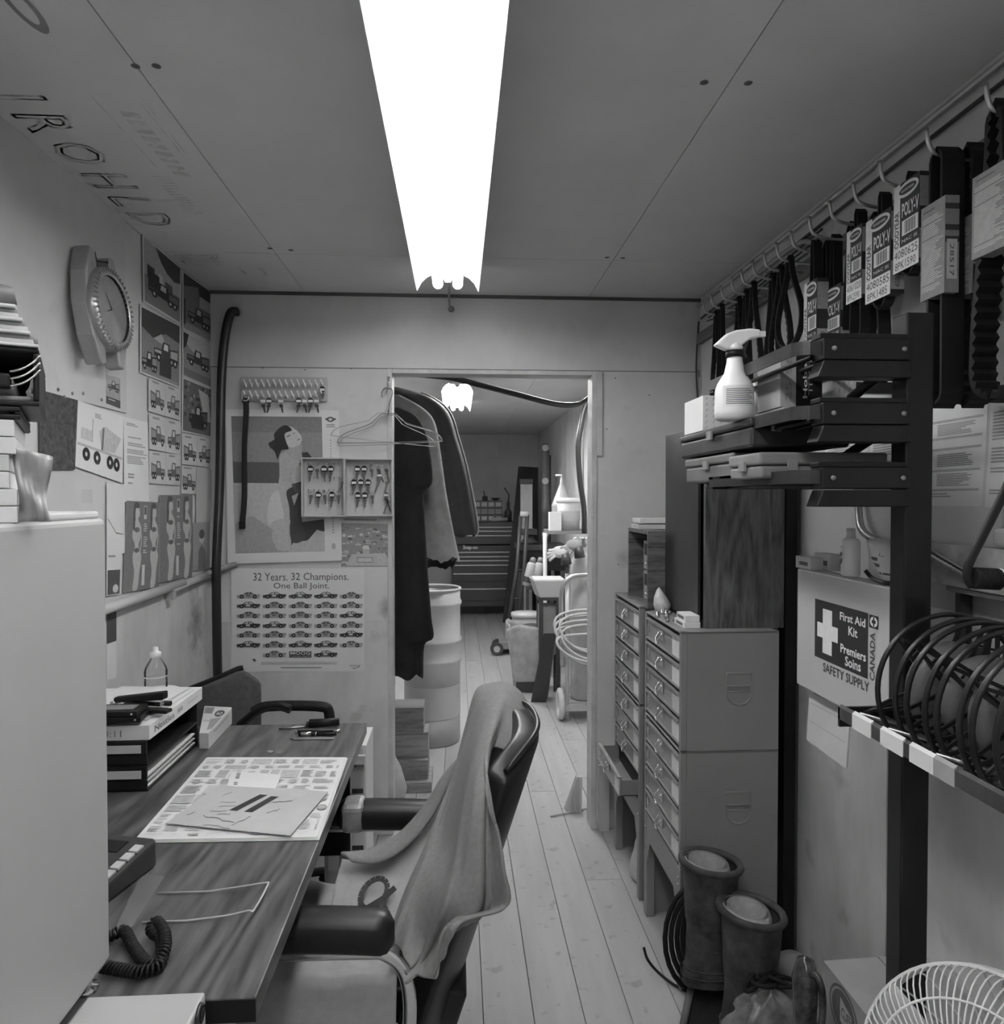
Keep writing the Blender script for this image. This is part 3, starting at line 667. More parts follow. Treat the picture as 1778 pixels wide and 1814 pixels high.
# black strap hanging in front of the calendar
p = hooks[14]+V((.003,-.03,-.012)); e = aty(429, 928, YB-.03)
st = T('lanyard', 'long black strap hanging from the key board over the calendar', 'strap', e)
m = MB(); pth = smooth_path([p+V((0,0,-.004)), p+V((.004,-.004,-.06)), p+V((-.004,-.004,-.2)), p+V((-.006,0,-.4)), e], 6)
def strap(u, v, w=.011): q = cr(pth, v); return q+V(((u-.5)*2*w*(1.25 if v < .12 else 1.), -.002*math.sin(v*9+u*3), 0))
m.grid(strap, 4, 40); m.build('strap', mat('strap_black', .015, .8), st, solid=.004)
MB().tube([p+V((.014*math.sin(t*.4), -.003, -.004+.012*math.cos(t*.4))) for t in range(16)], .004, 6, closed=True).build('clip', M_chrome, st)
MB().obox(e+V((0,0,-.006)), (.026,.010,.03)).build('end_knot', M_rubber, st, bevel=.004)
# key cabinet, hinged open: body on the right, door swung to the left
a = aty(613, 813, YB); b = aty(697, 914, YB)
kc = T('key_cabinet', 'open shallow metal key cabinet with keys in body and door', 'key cabinet', ((a.x+b.x)/2, YB-.002, b.z))
bx0, bx1, bz0, bz1 = a.x, b.x, b.z, a.z
M_kc = mat('key_cabinet_paint', .5, .5, var=.06)
def tray(parent, nm, x0, x1, z0, z1, yb, yf, t=.005):
    MB().box((x0, yb-.003, z0), (x1, yb, z1)).build(nm, M_kc, parent)
    for lo, hi in (((x0, yf, z0), (x0+t, yb-.003, z1)), ((x1-t, yf, z0), (x1, yb-.003, z1)), ((x0+t, yf, z0), (x1-t, yb-.003, z0+t)), ((x0+t, yf, z1-t), (x1-t, yb-.003, z1))):
        MB().box(lo, hi).build('rim', M_kc, parent)
tray(kc, 'back_plate', bx0, bx1, bz0, bz1, YB-.002, YB-.045)
p0 = aty(535, 811, YB-.05); p1 = aty(613, 915, YB-.05)
tray(kc, 'door_plate', p0.x, p1.x-.002, p1.z, p0.z, YB-.028, YB-.072)
MB().tube([(bx0-.001, YB-.047, bz0+.02), (bx0-.001, YB-.047, bz1-.02)], .004, 8).build('hinge', M_steel, kc)
rows = [('top', 828), ('middle', 852), ('bottom', 875)]
def kp(px, py, y): return aty(px, py, y)
def hook_pin(p, y): MB().tube([V((p.x, y, p.z+.002)), V((p.x, y-.016, p.z-.002)), V((p.x, y-.016, p.z+.005))], .001, 5).build('pin', M_steel, kc)
ord_ = ['first', 'second', 'third', 'fourth', 'fifth', 'sixth']
yd, ybk = YB-.0315, YB-.0055
for rn, py, xs in (('top', 824, (550,562,574,586)), ('bottom', 870, (551,564,575,588,600))):
    for k, px in enumerate(xs):
        p = kp(px, py, yd-.014); hook_pin(p, yd)
        blk = (rn == 'top' and k in (0,2,3)) or (rn == 'bottom' and k in (1,3))
        key('tagged_key' if blk else 'key', '%s, %s from left in the %s row of the key cabinet door' % ('black-tagged key' if blk else 'plain key', ord_[k], rn), p, M_black if blk else None, .05, .1*((k % 3)-1), 'keys in the key cabinet', tagr=.0135)
p = kp(606, 846, yd-.014); hook_pin(p, yd); key('key', 'plain ringed key alone in the middle row of the key cabinet door', p, None, .045, -.2, 'keys in the key cabinet')
for rn, py, xs in (('top', 824, (633,645,658)), ('middle', 848, (627,639,652)), ('bottom', 871, (634,646,659))):
    for k, px in enumerate(xs):
        p = kp(px, py, ybk-.014); hook_pin(p, ybk); blk = not (k == 2 and rn != 'middle')
        key('tagged_key' if blk else 'key', '%s, %s from left in the %s row inside the cabinet body' % ('black-tagged key' if blk else 'plain key', ord_[k], rn), p, M_black if blk else None, .045, .1*((k % 3)-1), 'keys in the key cabinet', tagr=.0135)
for k, (px, py) in enumerate(((670,824),(672,835),(684,824),(686,846),(684,870),(688,880))):
    p = kp(px, py, ybk-.016); hook_pin(p, ybk)
    key('key_bunch', 'dark key bunch, %s from top of the crowded right side of the cabinet' % ord_[k], p, M_dgrey if k in (1,4) else None, .075, (.35,-.3,.2,-.2,.3,-.35)[k], 'keys in the key cabinet', dark=.08+.1*(k % 2), tagr=.011)
for px in range(547, 610, 9):
    for py in (822, 846, 868): p = kp(px, py, yd); MB().box((p.x-.001, yd-.012, p.z-.003), (p.x+.001, yd, p.z+.003)).build('pin', M_mgrey, kc)
# wire hangers on the nail by the jamb
hk = aty(688, 688, YB-.002)
nl = T('wall_hook', 'small bright hook with wire loop screwed beside the door frame', 'hook', hk)
MB().lathe([(.010,0),(.010,.003),(.004,.005)], aty(689,669,YB-.001), (0,-1,0), n=14).build('plate', M_chrome, nl)
q = aty(688, 690, YB-.02); q2 = aty(689,669,YB-.004)
MB().tube([q2, q2+V((0,-.014,-.006)), q+V((0,-.006,0)), q+V((0,-.016,-.002)), q+V((0,-.018,.012))], .0025, 6).build('hook', M_chrome, nl)
def hanger(name, label, top, yaw, tilt, col, lowhook=True, s=1., hk=.075, flip=1):
    r = T(name, label, 'coat hanger', V(top)-V((0,0,.25)), 'wire hangers'); t = V(top)
    c, sn = math.cos(yaw), math.sin(yaw); ct, stt = math.cos(tilt), math.sin(tilt)
    def L(x, z): x, z = x*ct-z*stt, x*stt+z*ct; return t+V((x*c*s, x*sn*s, z*s))
    MB().tube(smooth_path([L(-.024*flip,-.022), L(-.026*flip,-.004), L(-.016*flip,.012), L(0,.016), L(.017*flip,.008), L(.018*flip,-.012), L(.006*flip,-.05), L(0,-hk)], 4), .0016, 6).build('hook', col, r)
    MB().tube([L(.003*math.sin(k*1.6), -hk-.003*k+.004) for k in range(9)], .0026, 5).build('twist', col, r)
    MB().tube([L(0,-hk-.012)]+smooth_path([L(.03,-hk-.012), L(.06,-hk-.04), L(.08,-hk-.055), L(.17,-hk-.085), L(.205,-hk-.105), L(.215,-hk-.125), L(.195,-hk-.130), L(0,-hk-.132), L(-.195,-hk-.130), L(-.215,-hk-.125), L(-.205,-hk-.105), L(-.17,-hk-.085), L(-.08,-hk-.055), L(-.06,-hk-.04), L(-.03,-hk-.012)], 4)+[L(0,-hk-.012)], .0014, 6).build('frame', col, r)
    return r
M_wire = mat('wire_steel', .42, .35, .8)
hanger('coat_hanger', 'wire coat hanger tilted upwards on the wall hook', q+V((0,-.012,-.014)), .05, -.10, M_wire)
hanger('coat_hanger', 'wire coat hanger hanging lowest on the wall hook', q+V((0,-.020,-.014)), -.05, .045, M_wire, hk=.085)
hanger('coat_hanger', 'wire coat hanger between the other two on the wall hook', q+V((0,-.028,-.012)), -.10, .02, mat('wire_dark', .2, .4, .6), hk=.08)
# ================================================================= left foreground: cabinet, fridge, desk
ZT = .74
f = atz(197, 1703, .792)          # far lower corner of the fridge side
c0 = atz(365, 1756, .772)         # far right corner of the white cabinet
wc = T('filing_cabinet', 'low white metal cabinet under the fridge in the near left corner', 'cabinet', ((XL+c0.x)/2, c0.y-.3, 0))
MB().box((XL+.01, .36, .03), (c0.x, c0.y, .772)).build('body', M_white, wc, bevel=.004)
MB().box((XL+.03, .38, 0), (c0.x-.02, c0.y-.02, .03)).build('plinth', M_dgrey, wc)
p = atx(352, 1797, c0.x+.001)
MB().lathe([(.014,0),(.013,.004),(.008,.005),(.007,.001),(0,.001)], p, (1,0,0), n=20).build('lock', mat('dark_chrome', .12, .25, .9), wc)
fr = T('mini_fridge', 'tall white enamelled mini fridge side standing on the low cabinet', 'fridge', ((XL+f.x)/2, f.y-.25, .772))
FX, FY, FZ = f.x, f.y, 1.412
MB().box((XL+.03, FY-.5, .795), (FX, FY, FZ)).build('body', M_white, fr, bevel=.008, seg=3)
MB().box((XL+.04, FY-.49, .785), (FX-.012, FY-.012, .796)).build('base_frame', M_dgrey, fr)
for y in (FY-.03, FY-.2, FY-.45): MB().lathe([(.016,0),(.016,.006),(.008,.008),(.008,.014)], (FX-.02, y, .772), n=14).build('foot', M_chrome, fr)
p = atx(155, 879, FX+.0006); MB().box((FX, p.y-.012, p.z-.009), (FX+.001, p.y+.012, p.z+.009)).build('badge', mat('badge_grey', .5, .4), fr)
# things on the fridge
pz = FZ
tr = MB().box((FX-.09, FY-.13, FZ), (FX-.006, FY-.008, FZ+.010)); tag(tr.build('flat_tray', M_wpaint, bevel=.003), 'thin white tray lying flat on the fridge top', 'tray')
ys = .84
STK = set(bpy.data.objects)
def fy(px, py): return aty(px, py, ys)
L0 = -.84
k0 = fy(28, 745)
st = T('paper_stack', 'pale stack of bound papers on the fridge under the black trays', 'paper stack', (-.75, ys+.1, FZ))
zz = FZ; rnd = random.Random(2); n_ = 6
for k in range(n_):
    dz = (k0.z-FZ)/n_; xx = k0.x+rnd.uniform(-.004,.004)
    MB().box((L0, ys+.0, zz+.0005), (xx, ys+.2, zz+dz-.0005)).build('booklet', M_paper if k != 3 else M_paper2, st, bevel=.001); zz += dz
z1 = k0.z
def letter_tray(name, label, x1, z0, z1, y0, dep):
    r = T(name, label, 'tray', ((L0+x1)/2, y0+dep/2, z0)); t = .006
    MB().box((L0, y0, z0), (x1, y0+dep, z0+t)).build('bottom', M_black, r, bevel=.002)
    MB().box((L0, y0, z1-t), (x1, y0+dep, z1)).build('top', M_black, r, bevel=.002)
    MB().box((x1-t, y0, z0+t), (x1, y0+dep, z1-t)).build('side', M_black, r, bevel=.002)
    MB().box((L0, y0, z0+t), (L0+t, y0+dep, z1-t)).build('side', M_black, r)
    MB().box((L0+t, y0+dep-t, z0+t), (x1-t, y0+dep, z1-t)).build('back', M_black, r); return r
k1 = fy(41, 722); letter_tray('letter_tray', 'small black tray of envelopes, lower one on the fridge', k1.x, z1, k1.z, ys, .2)
for k in range(4):
    MB_ = MB().box((L0+.01, ys+.008, z1+.008+k*.0035), (k1.x-.012-.004*k, ys+.18, z1+.0105+k*.0035)).build('envelope', M_paper if k % 2 else M_paper2)
    tag(MB_, ('lowest', 'second', 'third', 'top')[k]+' envelope in the lower black tray on the fridge', 'envelope', 'envelopes in the black tray')
k2 = fy(69, 617); letter_tray('letter_tray', 'deep black tray with clipped papers, upper one on the fridge', k2.x, k1.z+.001, k2.z, ys, .2)
zb = k1.z+.008
p = fy(60, 706)
m = MB(); pf = [V((L0+.02, ys+.03, zb+.004)), V((p.x-.03, ys+.03, zb+.004)), V((p.x-.006, ys+.03, zb+.012)), V((p.x, ys+.03, zb+.03))]
pf = smooth_path(pf, 5)
m.grid(lambda u, v: cr(pf, u)+V((0,.15*v,0)), 18, 1); tag(m.build('folded_paper', M_paper, solid=.005), 'white paper curling up inside the deep black tray', 'paper')
m = MB().box((L0+.01, ys+.02, zb+.012), (fy(28,690).x, ys+.17, zb+.026)); tag(m.build('notepad', M_paper, bevel=.003), 'thick notepad lying inside the deep black tray', 'notepad')
m = MB(); m.ball((fy(16,672).x, ys+.05, zb+.042), .012, (2.2,1.,.6)); 
q = fy(44, 668)
bc = T('binder_clip', 'shiny wire clip inside the deep black tray on the fridge', 'clip', (q.x, ys+.02, zb+.03))
for dz in (0, .008, .016): MB().tube(smooth_path([q+V((-.012,0,-.012+dz)), q+V((0,-.002,-.008+dz)), q+V((.010,-.002,.0+dz)), q+V((.016,0,.008+dz))], 4), .0015, 6).build('wire', M_chrome, bc)
MB().obox(q+V((-.022,.008,-.006)), (.022,.02,.016)).build('jaw', M_black, bc, bevel=.003)
mg = T('magazine_pile', 'ragged pile of magazines and papers on the upper black tray', 'paper stack', (L0+.2, ys+.08, k2.z)); zz = k2.z+.0005
ends = (68, 60, 66, 56, 52, 48, 44, 38, 36, 34)
for k, ex in enumerate(ends):
    xx = fy(ex, 600).x; dz = .0045 if k % 3 else .003
    m = MB(); R = Matrix.Rotation(math.radians(-1.2*k), 3, 'Y')
    m.box((L0+.02, ys-.005+.004*(k % 3), zz), (xx, ys+.17, zz+dz)); m.build('magazine', (M_paper, M_paper2, mat('mag_cover', .3, .5))[k % 3], mg, bevel=.0008); zz += dz+.0006
e = fy(28, 562)
m = MB(); m.tube([V((L0+.02, ys+.05, zz+.012)), e+V((-.02,.05,-.004)), e+V((0,.05,0))], [.012,.017,.010], 12, flat=.55)
o = m.build('magazine_roll', mat('mag_dark', .1, .5)); o.location.z = zz; tag(o, 'dark rolled magazine lying on the pile above the fridge', 'magazine')
# crumpled plastic sleeve beside the stack
q0, q1 = fy(30,745), fy(68,832)
m = MB(); rnd = random.Random(4)
def pl(u, v): return V((lerp(k0.x+.002, k0.x+.034, u)+.003*math.sin(v*5+u*3), ys+.012+.006*math.sin(v*9+u*4)+.005*math.sin(17*u+3*v), lerp(FZ+.001, FZ+.085-.01*u, v)))
m.grid(pl, 8, 14); tag(m.build('plastic_sleeve', mat('milky_plastic', .45, .3, var=.3), solid=.0012), 'crumpled translucent plastic sleeve beside the paper stack', 'bag')
PIV = V((fy(69,700).x, ys, 0)); AN = math.radians(27)
for o in bpy.data.objects:
    if o not in STK and o.parent is None:
        d = o.location-PIV; d.z = 0; R = Matrix.Rotation(AN, 3, 'Z'); zz = o.location.z
        o.location = PIV+R@d; o.location.z = zz; o.rotation_euler.z += AN
# ================================================================= desk
dA = atz(655, 1280, ZT); dB = atz(448, 1767, ZT)
DXR, DY0, DY1, DXL = dB.x+.004, dB.y, dA.y, XL+.012
dk = T('desk', 'long wood-grain laminate desk along the left wall', 'desk', ((DXL+DXR)/2, (DY0+DY1)/2, 0))
MB().box((DXL, DY0, ZT-.034), (DXR, DY1, ZT)).build('top', M_desk, dk, bevel=.002)
MB().box((DXL, DY0-.0015, ZT-.034), (DXR, DY0, ZT-.002)).build('edge_band', M_black, dk)
for x in (DXR-.06, DXL+.03):
    for y in (DY0+.04, DY1-.05): MB().box((x-.016, y-.016, 0), (x+.016, y+.016, ZT-.034)).build('leg', M_steel, dk, bevel=.003)
ep = aty(621, 1512, DY1-.12)
MB().box((DXL+.05, DY1-.13, ep.z), (ep.x, DY1-.115, ZT-.034)).build('end_panel', M_black, dk)
MB().box((DXL+.03, DY0+.05, .08), (DXL+.042, DY1-.06, .55)).build('modesty_panel', M_dgrey, dk)
for x in (DXR-.06, DXL+.03): MB().box((x-.012, DY0+.056, .06), (x+.012, DY1-.066, .085)).build('foot_rail', M_steel, dk)
# white drawer tower behind the desk
tA = aty(620, 1365, 2.42); tB = aty(649, 1515, 2.42)
dt = T('drawer_tower', 'white plastic drawer tower behind the far end of the desk', 'drawers', (tB.x-.17, 2.6, 0))
x0, x1 = tB.x-.14, tB.x
for x in (x0, x1-.012): MB().box((x, 2.425, 0), (x+.012, 2.62, .60)).build('side_panel', M_wpaint, dt)
MB().box((x0, 2.425, .60), (x1, 2.62, .612)).build('top', M_wpaint, dt)
zs = (.02, .21, .40)
for k, z in enumerate(zs):
    d = MB().box((x0+.014, 2.405, z), (x1-.001, 2.42, z+.185)).build('drawer', mat('milky_front', .66, .3), dt, bevel=.003)
    MB().box((x1-.05, 2.395, z+.15), (x1-.004, 2.405, z+.158)).build('handle', M_chrome, d)
    MB().box((x1-.045, 2.403, z+.06), (x1-.008, 2.405, z+.075)).build('label_slot', M_dgrey, d)
# ----- things on the desk
# two-tier letter tray with box on it
q0 = atz(262, 1402, ZT); q1 = atz(347, 1318, ZT)
TX1 = q0.x; TY0, TY1 = q0.y, q1.y
TX0 = TX1-.30
tt = T('letter_tray', 'black two-tier letter tray near the fridge edge on the desk', 'tray', ((TX0+TX1)/2, (TY0+TY1)/2, ZT))
hz = (aty(262,1312,TY0).z-ZT)/2
for k in range(2):
    z = ZT+k*hz
    MB().box((TX0, TY0, z), (TX1, TY1, z+.006)).build('shelf', M_black, tt)
    MB().box((TX0, TY0+.006, z+.006), (TX0+.006, TY1, z+hz)).build('side', M_black, tt)
    MB().box((TX0+.006, TY1-.008, z+.006), (TX1, TY1, z+hz)).build('back', M_black, tt)
    fr_ = MB().box((TX0, TY0-.004, z+.006), (TX1, TY0, z+hz*.46)).build('front', M_black, tt, bevel=.001)
    MB().box((TX1-.115, TY0-.007, z+hz*.5), (TX1, TY0-.001, z+hz)).build('corner_post', M_black, tt)
    for j in range(9): MB().box((TX1-.19+.008*j, TY0-.008, z+.004), (TX1-.186+.008*j, TY0-.001, z+hz-.002)).build('rib', M_black, tt)
    MB().box((TX1-.105, TY0-.009, z+hz*.55), (TX1-.012, TY0-.007, z+hz*.86)).build('label_window', M_paper2, tt)
    if k == 0:
        m = MB(); 
        for j in range(7):
            tag(MB().box((TX0+.02, TY0+.01+.004*(j % 3), z+.0065+j*.0042), (TX1-.004-.01*(j % 3), TY1-.012, z+.010+j*.0042)).build('document', (M_paper, M_paper2)[j % 2]), ('lowest', 'second', 'third', 'fourth', 'fifth', 'sixth', 'top')[j]+' document in the lower tier of the black letter tray', 'document', 'papers in the letter tray')
BZ = ZT+2*hz
# long white food carton on the tray
bx = T('carton', 'white printed carton lying on top of the black letter tray', 'box', ((TX0+TX1)/2+.01, (TY0+TY1)/2, BZ+.0005))
b0 = aty(270,1312,TY0+.002); bt = aty(270, 1285, TY0+.002).z
e0 = V((TX1+.004, TY0+.002, BZ+.0005)); e1 = V((TX1+.006, TY1+.02, BZ+.0005)); hh = bt-BZ
MB().hexa([V((TX0,TY0,BZ+.0005)), e0, e1, V((TX0,TY1+.02,BZ+.0005))]+[p+V((0,0,hh)) for p in (V((TX0,TY0,BZ)), e0, e1, V((TX0,TY1+.02,BZ)))]).build('box', M_paper, bx, bevel=.001)
s = Sheet(e0+V((.0006,0,hh)), e1+V((.0006,0,hh)), e1+V((.0006,0,0)), e0+V((.0006,0,0)))
s.text('Nestlea', .08, .3, .42, .72, .1); s.rect(.48,.3,.58,.62,.4); s.lines(.68,.4,.95,.55,2,.5,3)
s.mb.build('print', s.mats, bx)
s = Sheet(V((TX0,TY0-.0006,BZ+hh)), V((TX1,TY0-.0006,BZ+hh)), V((TX1,TY0-.0006,BZ)), V((TX0,TY0-.0006,BZ)))
s.text('DEC 03:11', .42, .3, .8, .72, .25); s.mb.build('print', s.mats, bx)
ZB2 = BZ+hh+.0015
rnd = random.Random(8)
for k in range(3):
    a = math.radians((-3, 2, -6)[k]); R = Matrix.Rotation(a, 3, 'Z'); 
    tag(MB().obox((TX1-.11-.01*k, lerp(TY0,TY1,.5)+.01*k, ZB2+.001+k*.0022), (.2, .30, .0016), R).build('document', M_paper if k != 1 else M_paper2), ('lowest', 'middle', 'top')[k]+' loose sheet lying on the white carton', 'document', 'papers on the carton')
ZB3 = ZB2+.008
def atB(px, py, z=None): return atz(px, py, ZB3 if z is None else z)
# stapler
p = atB(300, 1263); q = atB(205, 1258)
sp = T('stapler', 'black stapler with long arm on the white carton', 'stapler', ((p+q)/2))
d = (p-q).normalized(); n2 = V((-d.y, d.x, 0))
def bar(m, a, b, w, h0, h1, h2=None):
    h2 = h1 if h2 is None else h2
    m.hexa([a-n2*w+V((0,0,h0)), b-n2*w+V((0,0,h0)), b+n2*w+V((0,0,h0)), a+n2*w+V((0,0,h0)), a-n2*w+V((0,0,h1)), b-n2*w+V((0,0,h2)), b+n2*w+V((0,0,h2)), a+n2*w+V((0,0,h1))]); return m
bar(MB(), q, p, .014, 0, .009).build('base', M_black, sp, bevel=.003)
m = MB(); a_ = q+V((0,0,.02)); b_ = p+d*-.01+V((0,0,.034))
m.hexa([a_-n2*.010, b_-n2*.012, b_+n2*.012, a_+n2*.010, a_-n2*.010+V((0,0,.014)), b_-n2*.012+V((0,0,.020)), b_+n2*.012+V((0,0,.020)), a_+n2*.010+V((0,0,.014))]); m.build('arm', M_black, sp, bevel=.004)
bar(MB(), q+d*.02, p+d*-.02, .008, .018, .024, .028).build('magazine', M_chrome, sp)
MB().tube([q-n2*.014+V((0,0,.02)), q+n2*.014+V((0,0,.02))], .006, 10).build('hinge', M_steel, sp)
# two black cassette cases
for k, (w_, lab) in enumerate((((.115,.075,.014), 'lower black flat case on the sheets of the carton'), ((.108,.07,.013), 'upper black flat case stacked near the fridge edge'))):
    c = atB(222, 1278)+V((-.022,.018,.0+k*.0145)); r = T('flat_case', lab, 'case', c)
    R = Matrix.Rotation(math.radians(8-6*k), 3, 'Z')
    MB().obox(c+V((0,0,.007)), w_, R).build('body', M_black, r, bevel=.002)
    MB().obox(c+V((-.004,0,.0145)), (w_[0]*.8, w_[1]*.55, .0006), R).build('label', M_mgrey, r)
    MB().lathe([(.003,0),(.003,.001)], c+R@V((w_[0]/2-.012,-w_[1]/2-.0004,.007)), (0,-1,0), n=8).build('rivet', M_chrome, r)
# marker pen across the carton
p = atB(228,1247)
c = MB(); c.tube([atB(214,1246)+V((0,0,.007)), atB(302,1251)+V((0,0,.007))], .007, 10); tag(c.build('marker', M_black), 'black marker pen lying in front of the stapler', 'pen')
# white tub and water bottle at the wall
tp = atz(292, 1258, ZT); tb = atz(283, 1240, ZT)
c = V((-.885, 2.0, ZT)); c = V(((aty(283,1240,2.14)).x, 2.14, ZT))
r_ = (aty(317,1240,2.14).x-c.x); ztop = aty(280,1222,2.14).z
tub = T('tub', 'round white tub with grey label behind the carton', 'tub', c)
MB().lathe([(r_*.96,0),(r_,.004),(r_,ztop-ZT-.008),(r_*.98,ztop-ZT),(r_*.9,ztop-ZT+.001),(0,ztop-ZT+.001)], c, n=32).build('body', M_wpaint, tub)
MB().lathe([(r_+.0006,.02),(r_+.0006,ztop-ZT-.04)], c, n=32, caps=False).build('label', M_mgrey, tub)
cb = V((aty(276,1200,2.12).x, 2.12, ztop+.0015)); sc_ = (aty(296,1200,2.12).x-aty(257,1200,2.12).x)/2
zt2 = aty(271,1146,2.12).z; H_ = zt2-cb.z
bo = T('water_bottle', 'clear plastic water bottle with white sport cap on the tub', 'bottle', cb)
MB().lathe([(sc_*.85,0),(sc_,.006),(sc_,.03),(sc_*.97,.035),(sc_,.04),(sc_*1.02,H_*.45),(sc_*.9,H_*.55),(sc_*.6,H_*.68),(sc_*.4,H_*.75),(sc_*.38,H_*.8)], cb, n=28, caps=False).build('body', clear('clear_plastic', .97, .15), bo)
MB().lathe([(sc_*1.01,.042),(sc_*1.03,H_*.36)], cb, n=28, caps=False).build('label', M_paper, bo)
MB().lathe([(sc_*.5,H_*.77),(sc_*.5,H_*.87),(sc_*.42,H_*.89),(sc_*.25,H_*.91),(sc_*.25,H_*.98),(sc_*.2,H_),(0,H_)], cb, n=20).build('cap', M_wpaint, bo)
# open catalogue carton right of the tray
A = atz(345,1327,ZT); B = atz(370,1327,ZT); C_ = atz(411,1282,ZT); D_ = atz(365,1281,ZT)
hb = .045
cb = T('parts_carton', 'pale carton with round 60 mark, right of the letter tray', 'box', (A+C_)/2)
A2 = V((A.x+.012, A.y, ZT)); B2 = V((B.x, B.y, ZT)); C2 = V((C_.x, C_.y, ZT)); D2 = V((C_.x-.09, C_.y+.02, ZT))
u = V((0,0,hb)); MB().hexa([A2,B2,C2,D2,A2+u,B2+u,C2+u*1.15,D2+u*1.15]).build('box', M_paper2, cb, bevel=.002)
s = Sheet(D2+u*1.15, C2+u*1.15, B2+u, A2+u); s.rect(.04,.05,.4,.3,.2); s.disc(.72,.28,.2,.13,.06,18); s.text('60', .6,.22,.84,.34,.7); s.rect(.1,.55,.6,.6,.4); s.poly([(.45,.5),(.95,.42),(.95,.85),(.6,.9)][::-1],.3)
s.mb.build('print', s.mats, cb)
s = Sheet(B2+u, C2+u*1.15, C2, B2); s.rect(.2,.2,.85,.34,.38); s.mb.build('print', s.mats, cb)
# newspaper, cardboard sheet, notepad
ZN = ZT+.0005
nq = [atz(*p, ZN+.006) for p in ((367,1341),(612,1341),(562,1482),(240,1487))]
nw = T('newspaper', 'folded newspaper full of small adverts spread on the desk', 'newspaper', (nq[0]+nq[2])/2-V((0,0,.006)))
for k in range(3):
    h = .0018*k; e = .004*(2-k)
    s = Sheet(*[p+V((e*(-1 if i2 in (0,3) else 1)*.6, e*(1 if i2 < 2 else -1)*.6, -.0055+h)) for i2, p in enumerate(nq)])
    MB().prism([s.P(0,1), s.P(1,1), s.P(1,0), s.P(0,0)], (0,0,.0013)).build('page', M_paper, nw)
s = Sheet(*[p+V((0,0,-.0005)) for p in nq]); rnd = random.Random(12)
s.n = V((0,0,1))
M_np = ink(.5); vv = .03
while vv < .97:
    uu = .02; rh = min(rnd.uniform(.07,.13), .985-vv)
    while uu < .97:
        cw = rnd.uniform(.07,.16); t = rnd.random(); u2 = min(.985, uu+cw-.01)
        if t < .3: s.rect(uu, vv, u2, vv+rh-.015, rnd.choice((.52,.46,.56)))
        s.lines(uu+.006, vv+.006, u2-.004, vv+rh-.02, max(2, int(rh*55)), rnd.choice((.45,.38,.5)), int(1000*uu+vv*77))
        if t > .75: s.disc((uu+u2)/2, vv+rh*.45, cw*.25, rh*.3, .34, 12); s.lines((uu+u2)/2-cw*.15, vv+rh*.35, (uu+u2)/2+cw*.15, vv+rh*.55, 2, .6, 4, rag=.1)
        uu += cw
    vv += rh
s.mb.build('print', s.mats, nw)
zc = ZN+.0112
cq = [atz(*p, zc) for p in ((392,1388),(581,1402),(514,1480),(293,1458))]
s = Sheet(*cq); s.n = V((0,0,1))
for a_, b_ in (((.45,.2),(.35,.62)), ((.56,.22),(.48,.62))): s.poly([(a_[0],a_[1]),(a_[0]+.07,a_[1]),(b_[0]+.07,b_[1]),b_][::-1], .03)
rnd = random.Random(6)
for u0, v0, u1, v1 in ((.2,.45,.32,.42),(.24,.55,.36,.5),(.22,.68,.34,.62),(.3,.72,.4,.7),(.2,.78,.5,.86),(.3,.95,.52,.97),(.5,.92,.58,.7),(.62,.35,.78,.3),(.66,.6,.74,.5),(.08,.8,.1,.72),(.15,.3,.2,.2)):
    n_ = 6; pts = [(lerp(u0,u1,k/n_)+rnd.uniform(-.008,.008), lerp(v0,v1,k/n_)+rnd.uniform(-.02,.02)) for k in range(n_+1)]
    for a_, b_ in zip(pts, pts[1:]): s.poly([a_, b_, (b_[0]+.004, b_[1]+.012), (a_[0]+.004, a_[1]+.012)][::-1], .12)
o = s.build('cardboard_sheet', 'thin grey cardboard sheet with scribbles and two thick black bars', 'cardboard', mat('grey_card', .5, .85, var=.08), thick=.0012)
pq = [atz(*p, ZN+.0118) for p in ((410,1366),(498,1372),(488,1397),(402,1392))]
s = Sheet(*pq); s.n = V((0,0,1)); s.lines(.12,.1,.2,.95,8,.15,1,.6,.0)
s.build('notepad', 'small blank notepad lying on the newspaper above the cardboard', 'notepad', M_paper, thick=.0015)
# pens and screwdriver
def pen(name, label, cat, a, b, parts):
    r = T(name, label, cat, (a+b)/2)
    for nm, t0, t1, r0, r1, mt in parts:
        MB().tube([lerp(a,b,t0)+V((0,0,max(r0,r1))), lerp(a,b,t1)+V((0,0,max(r0,r1)))], [r0, r1], 12).build(nm, mt, r)
    return r
pen('screwdriver', 'screwdriver with thick black handle at the far desk end', 'screwdriver', atz(494,1292,ZT), atz(601,1286,ZT), (('shaft',0,.46,.003,.003,M_steel),('collar',.45,.5,.008,.010,M_black),('handle',.5,1,.013,.011,M_black)))
pen('pen', 'black ballpoint pen with silver end, behind the other pen', 'pen', atz(522,1299,ZT), atz(603,1298,ZT), (('tip',0,.06,.001,.004,M_steel),('barrel',.06,.85,.0045,.005,M_black),('end_cap',.85,1,.005,.005,M_chrome)))
pen('pen', 'black pen with clip lying nearest the pencil', 'pen', atz(529,1304,ZT), atz(603,1303,ZT), (('cap',0,.4,.005,.0052,M_black),('band',.4,.43,.0056,.0056,M_chrome),('barrel',.43,.9,.005,.0045,M_black),('clip',.05,.3,.0062,.0062,M_chrome)))
pen('pencil', 'plain grey pencil in front of the pens', 'pencil', atz(514,1311,ZT), atz(592,1310,ZT), (('point',0,.05,.0006,.003,M_black),('shaft',.05,1,.003,.003,M_card)))
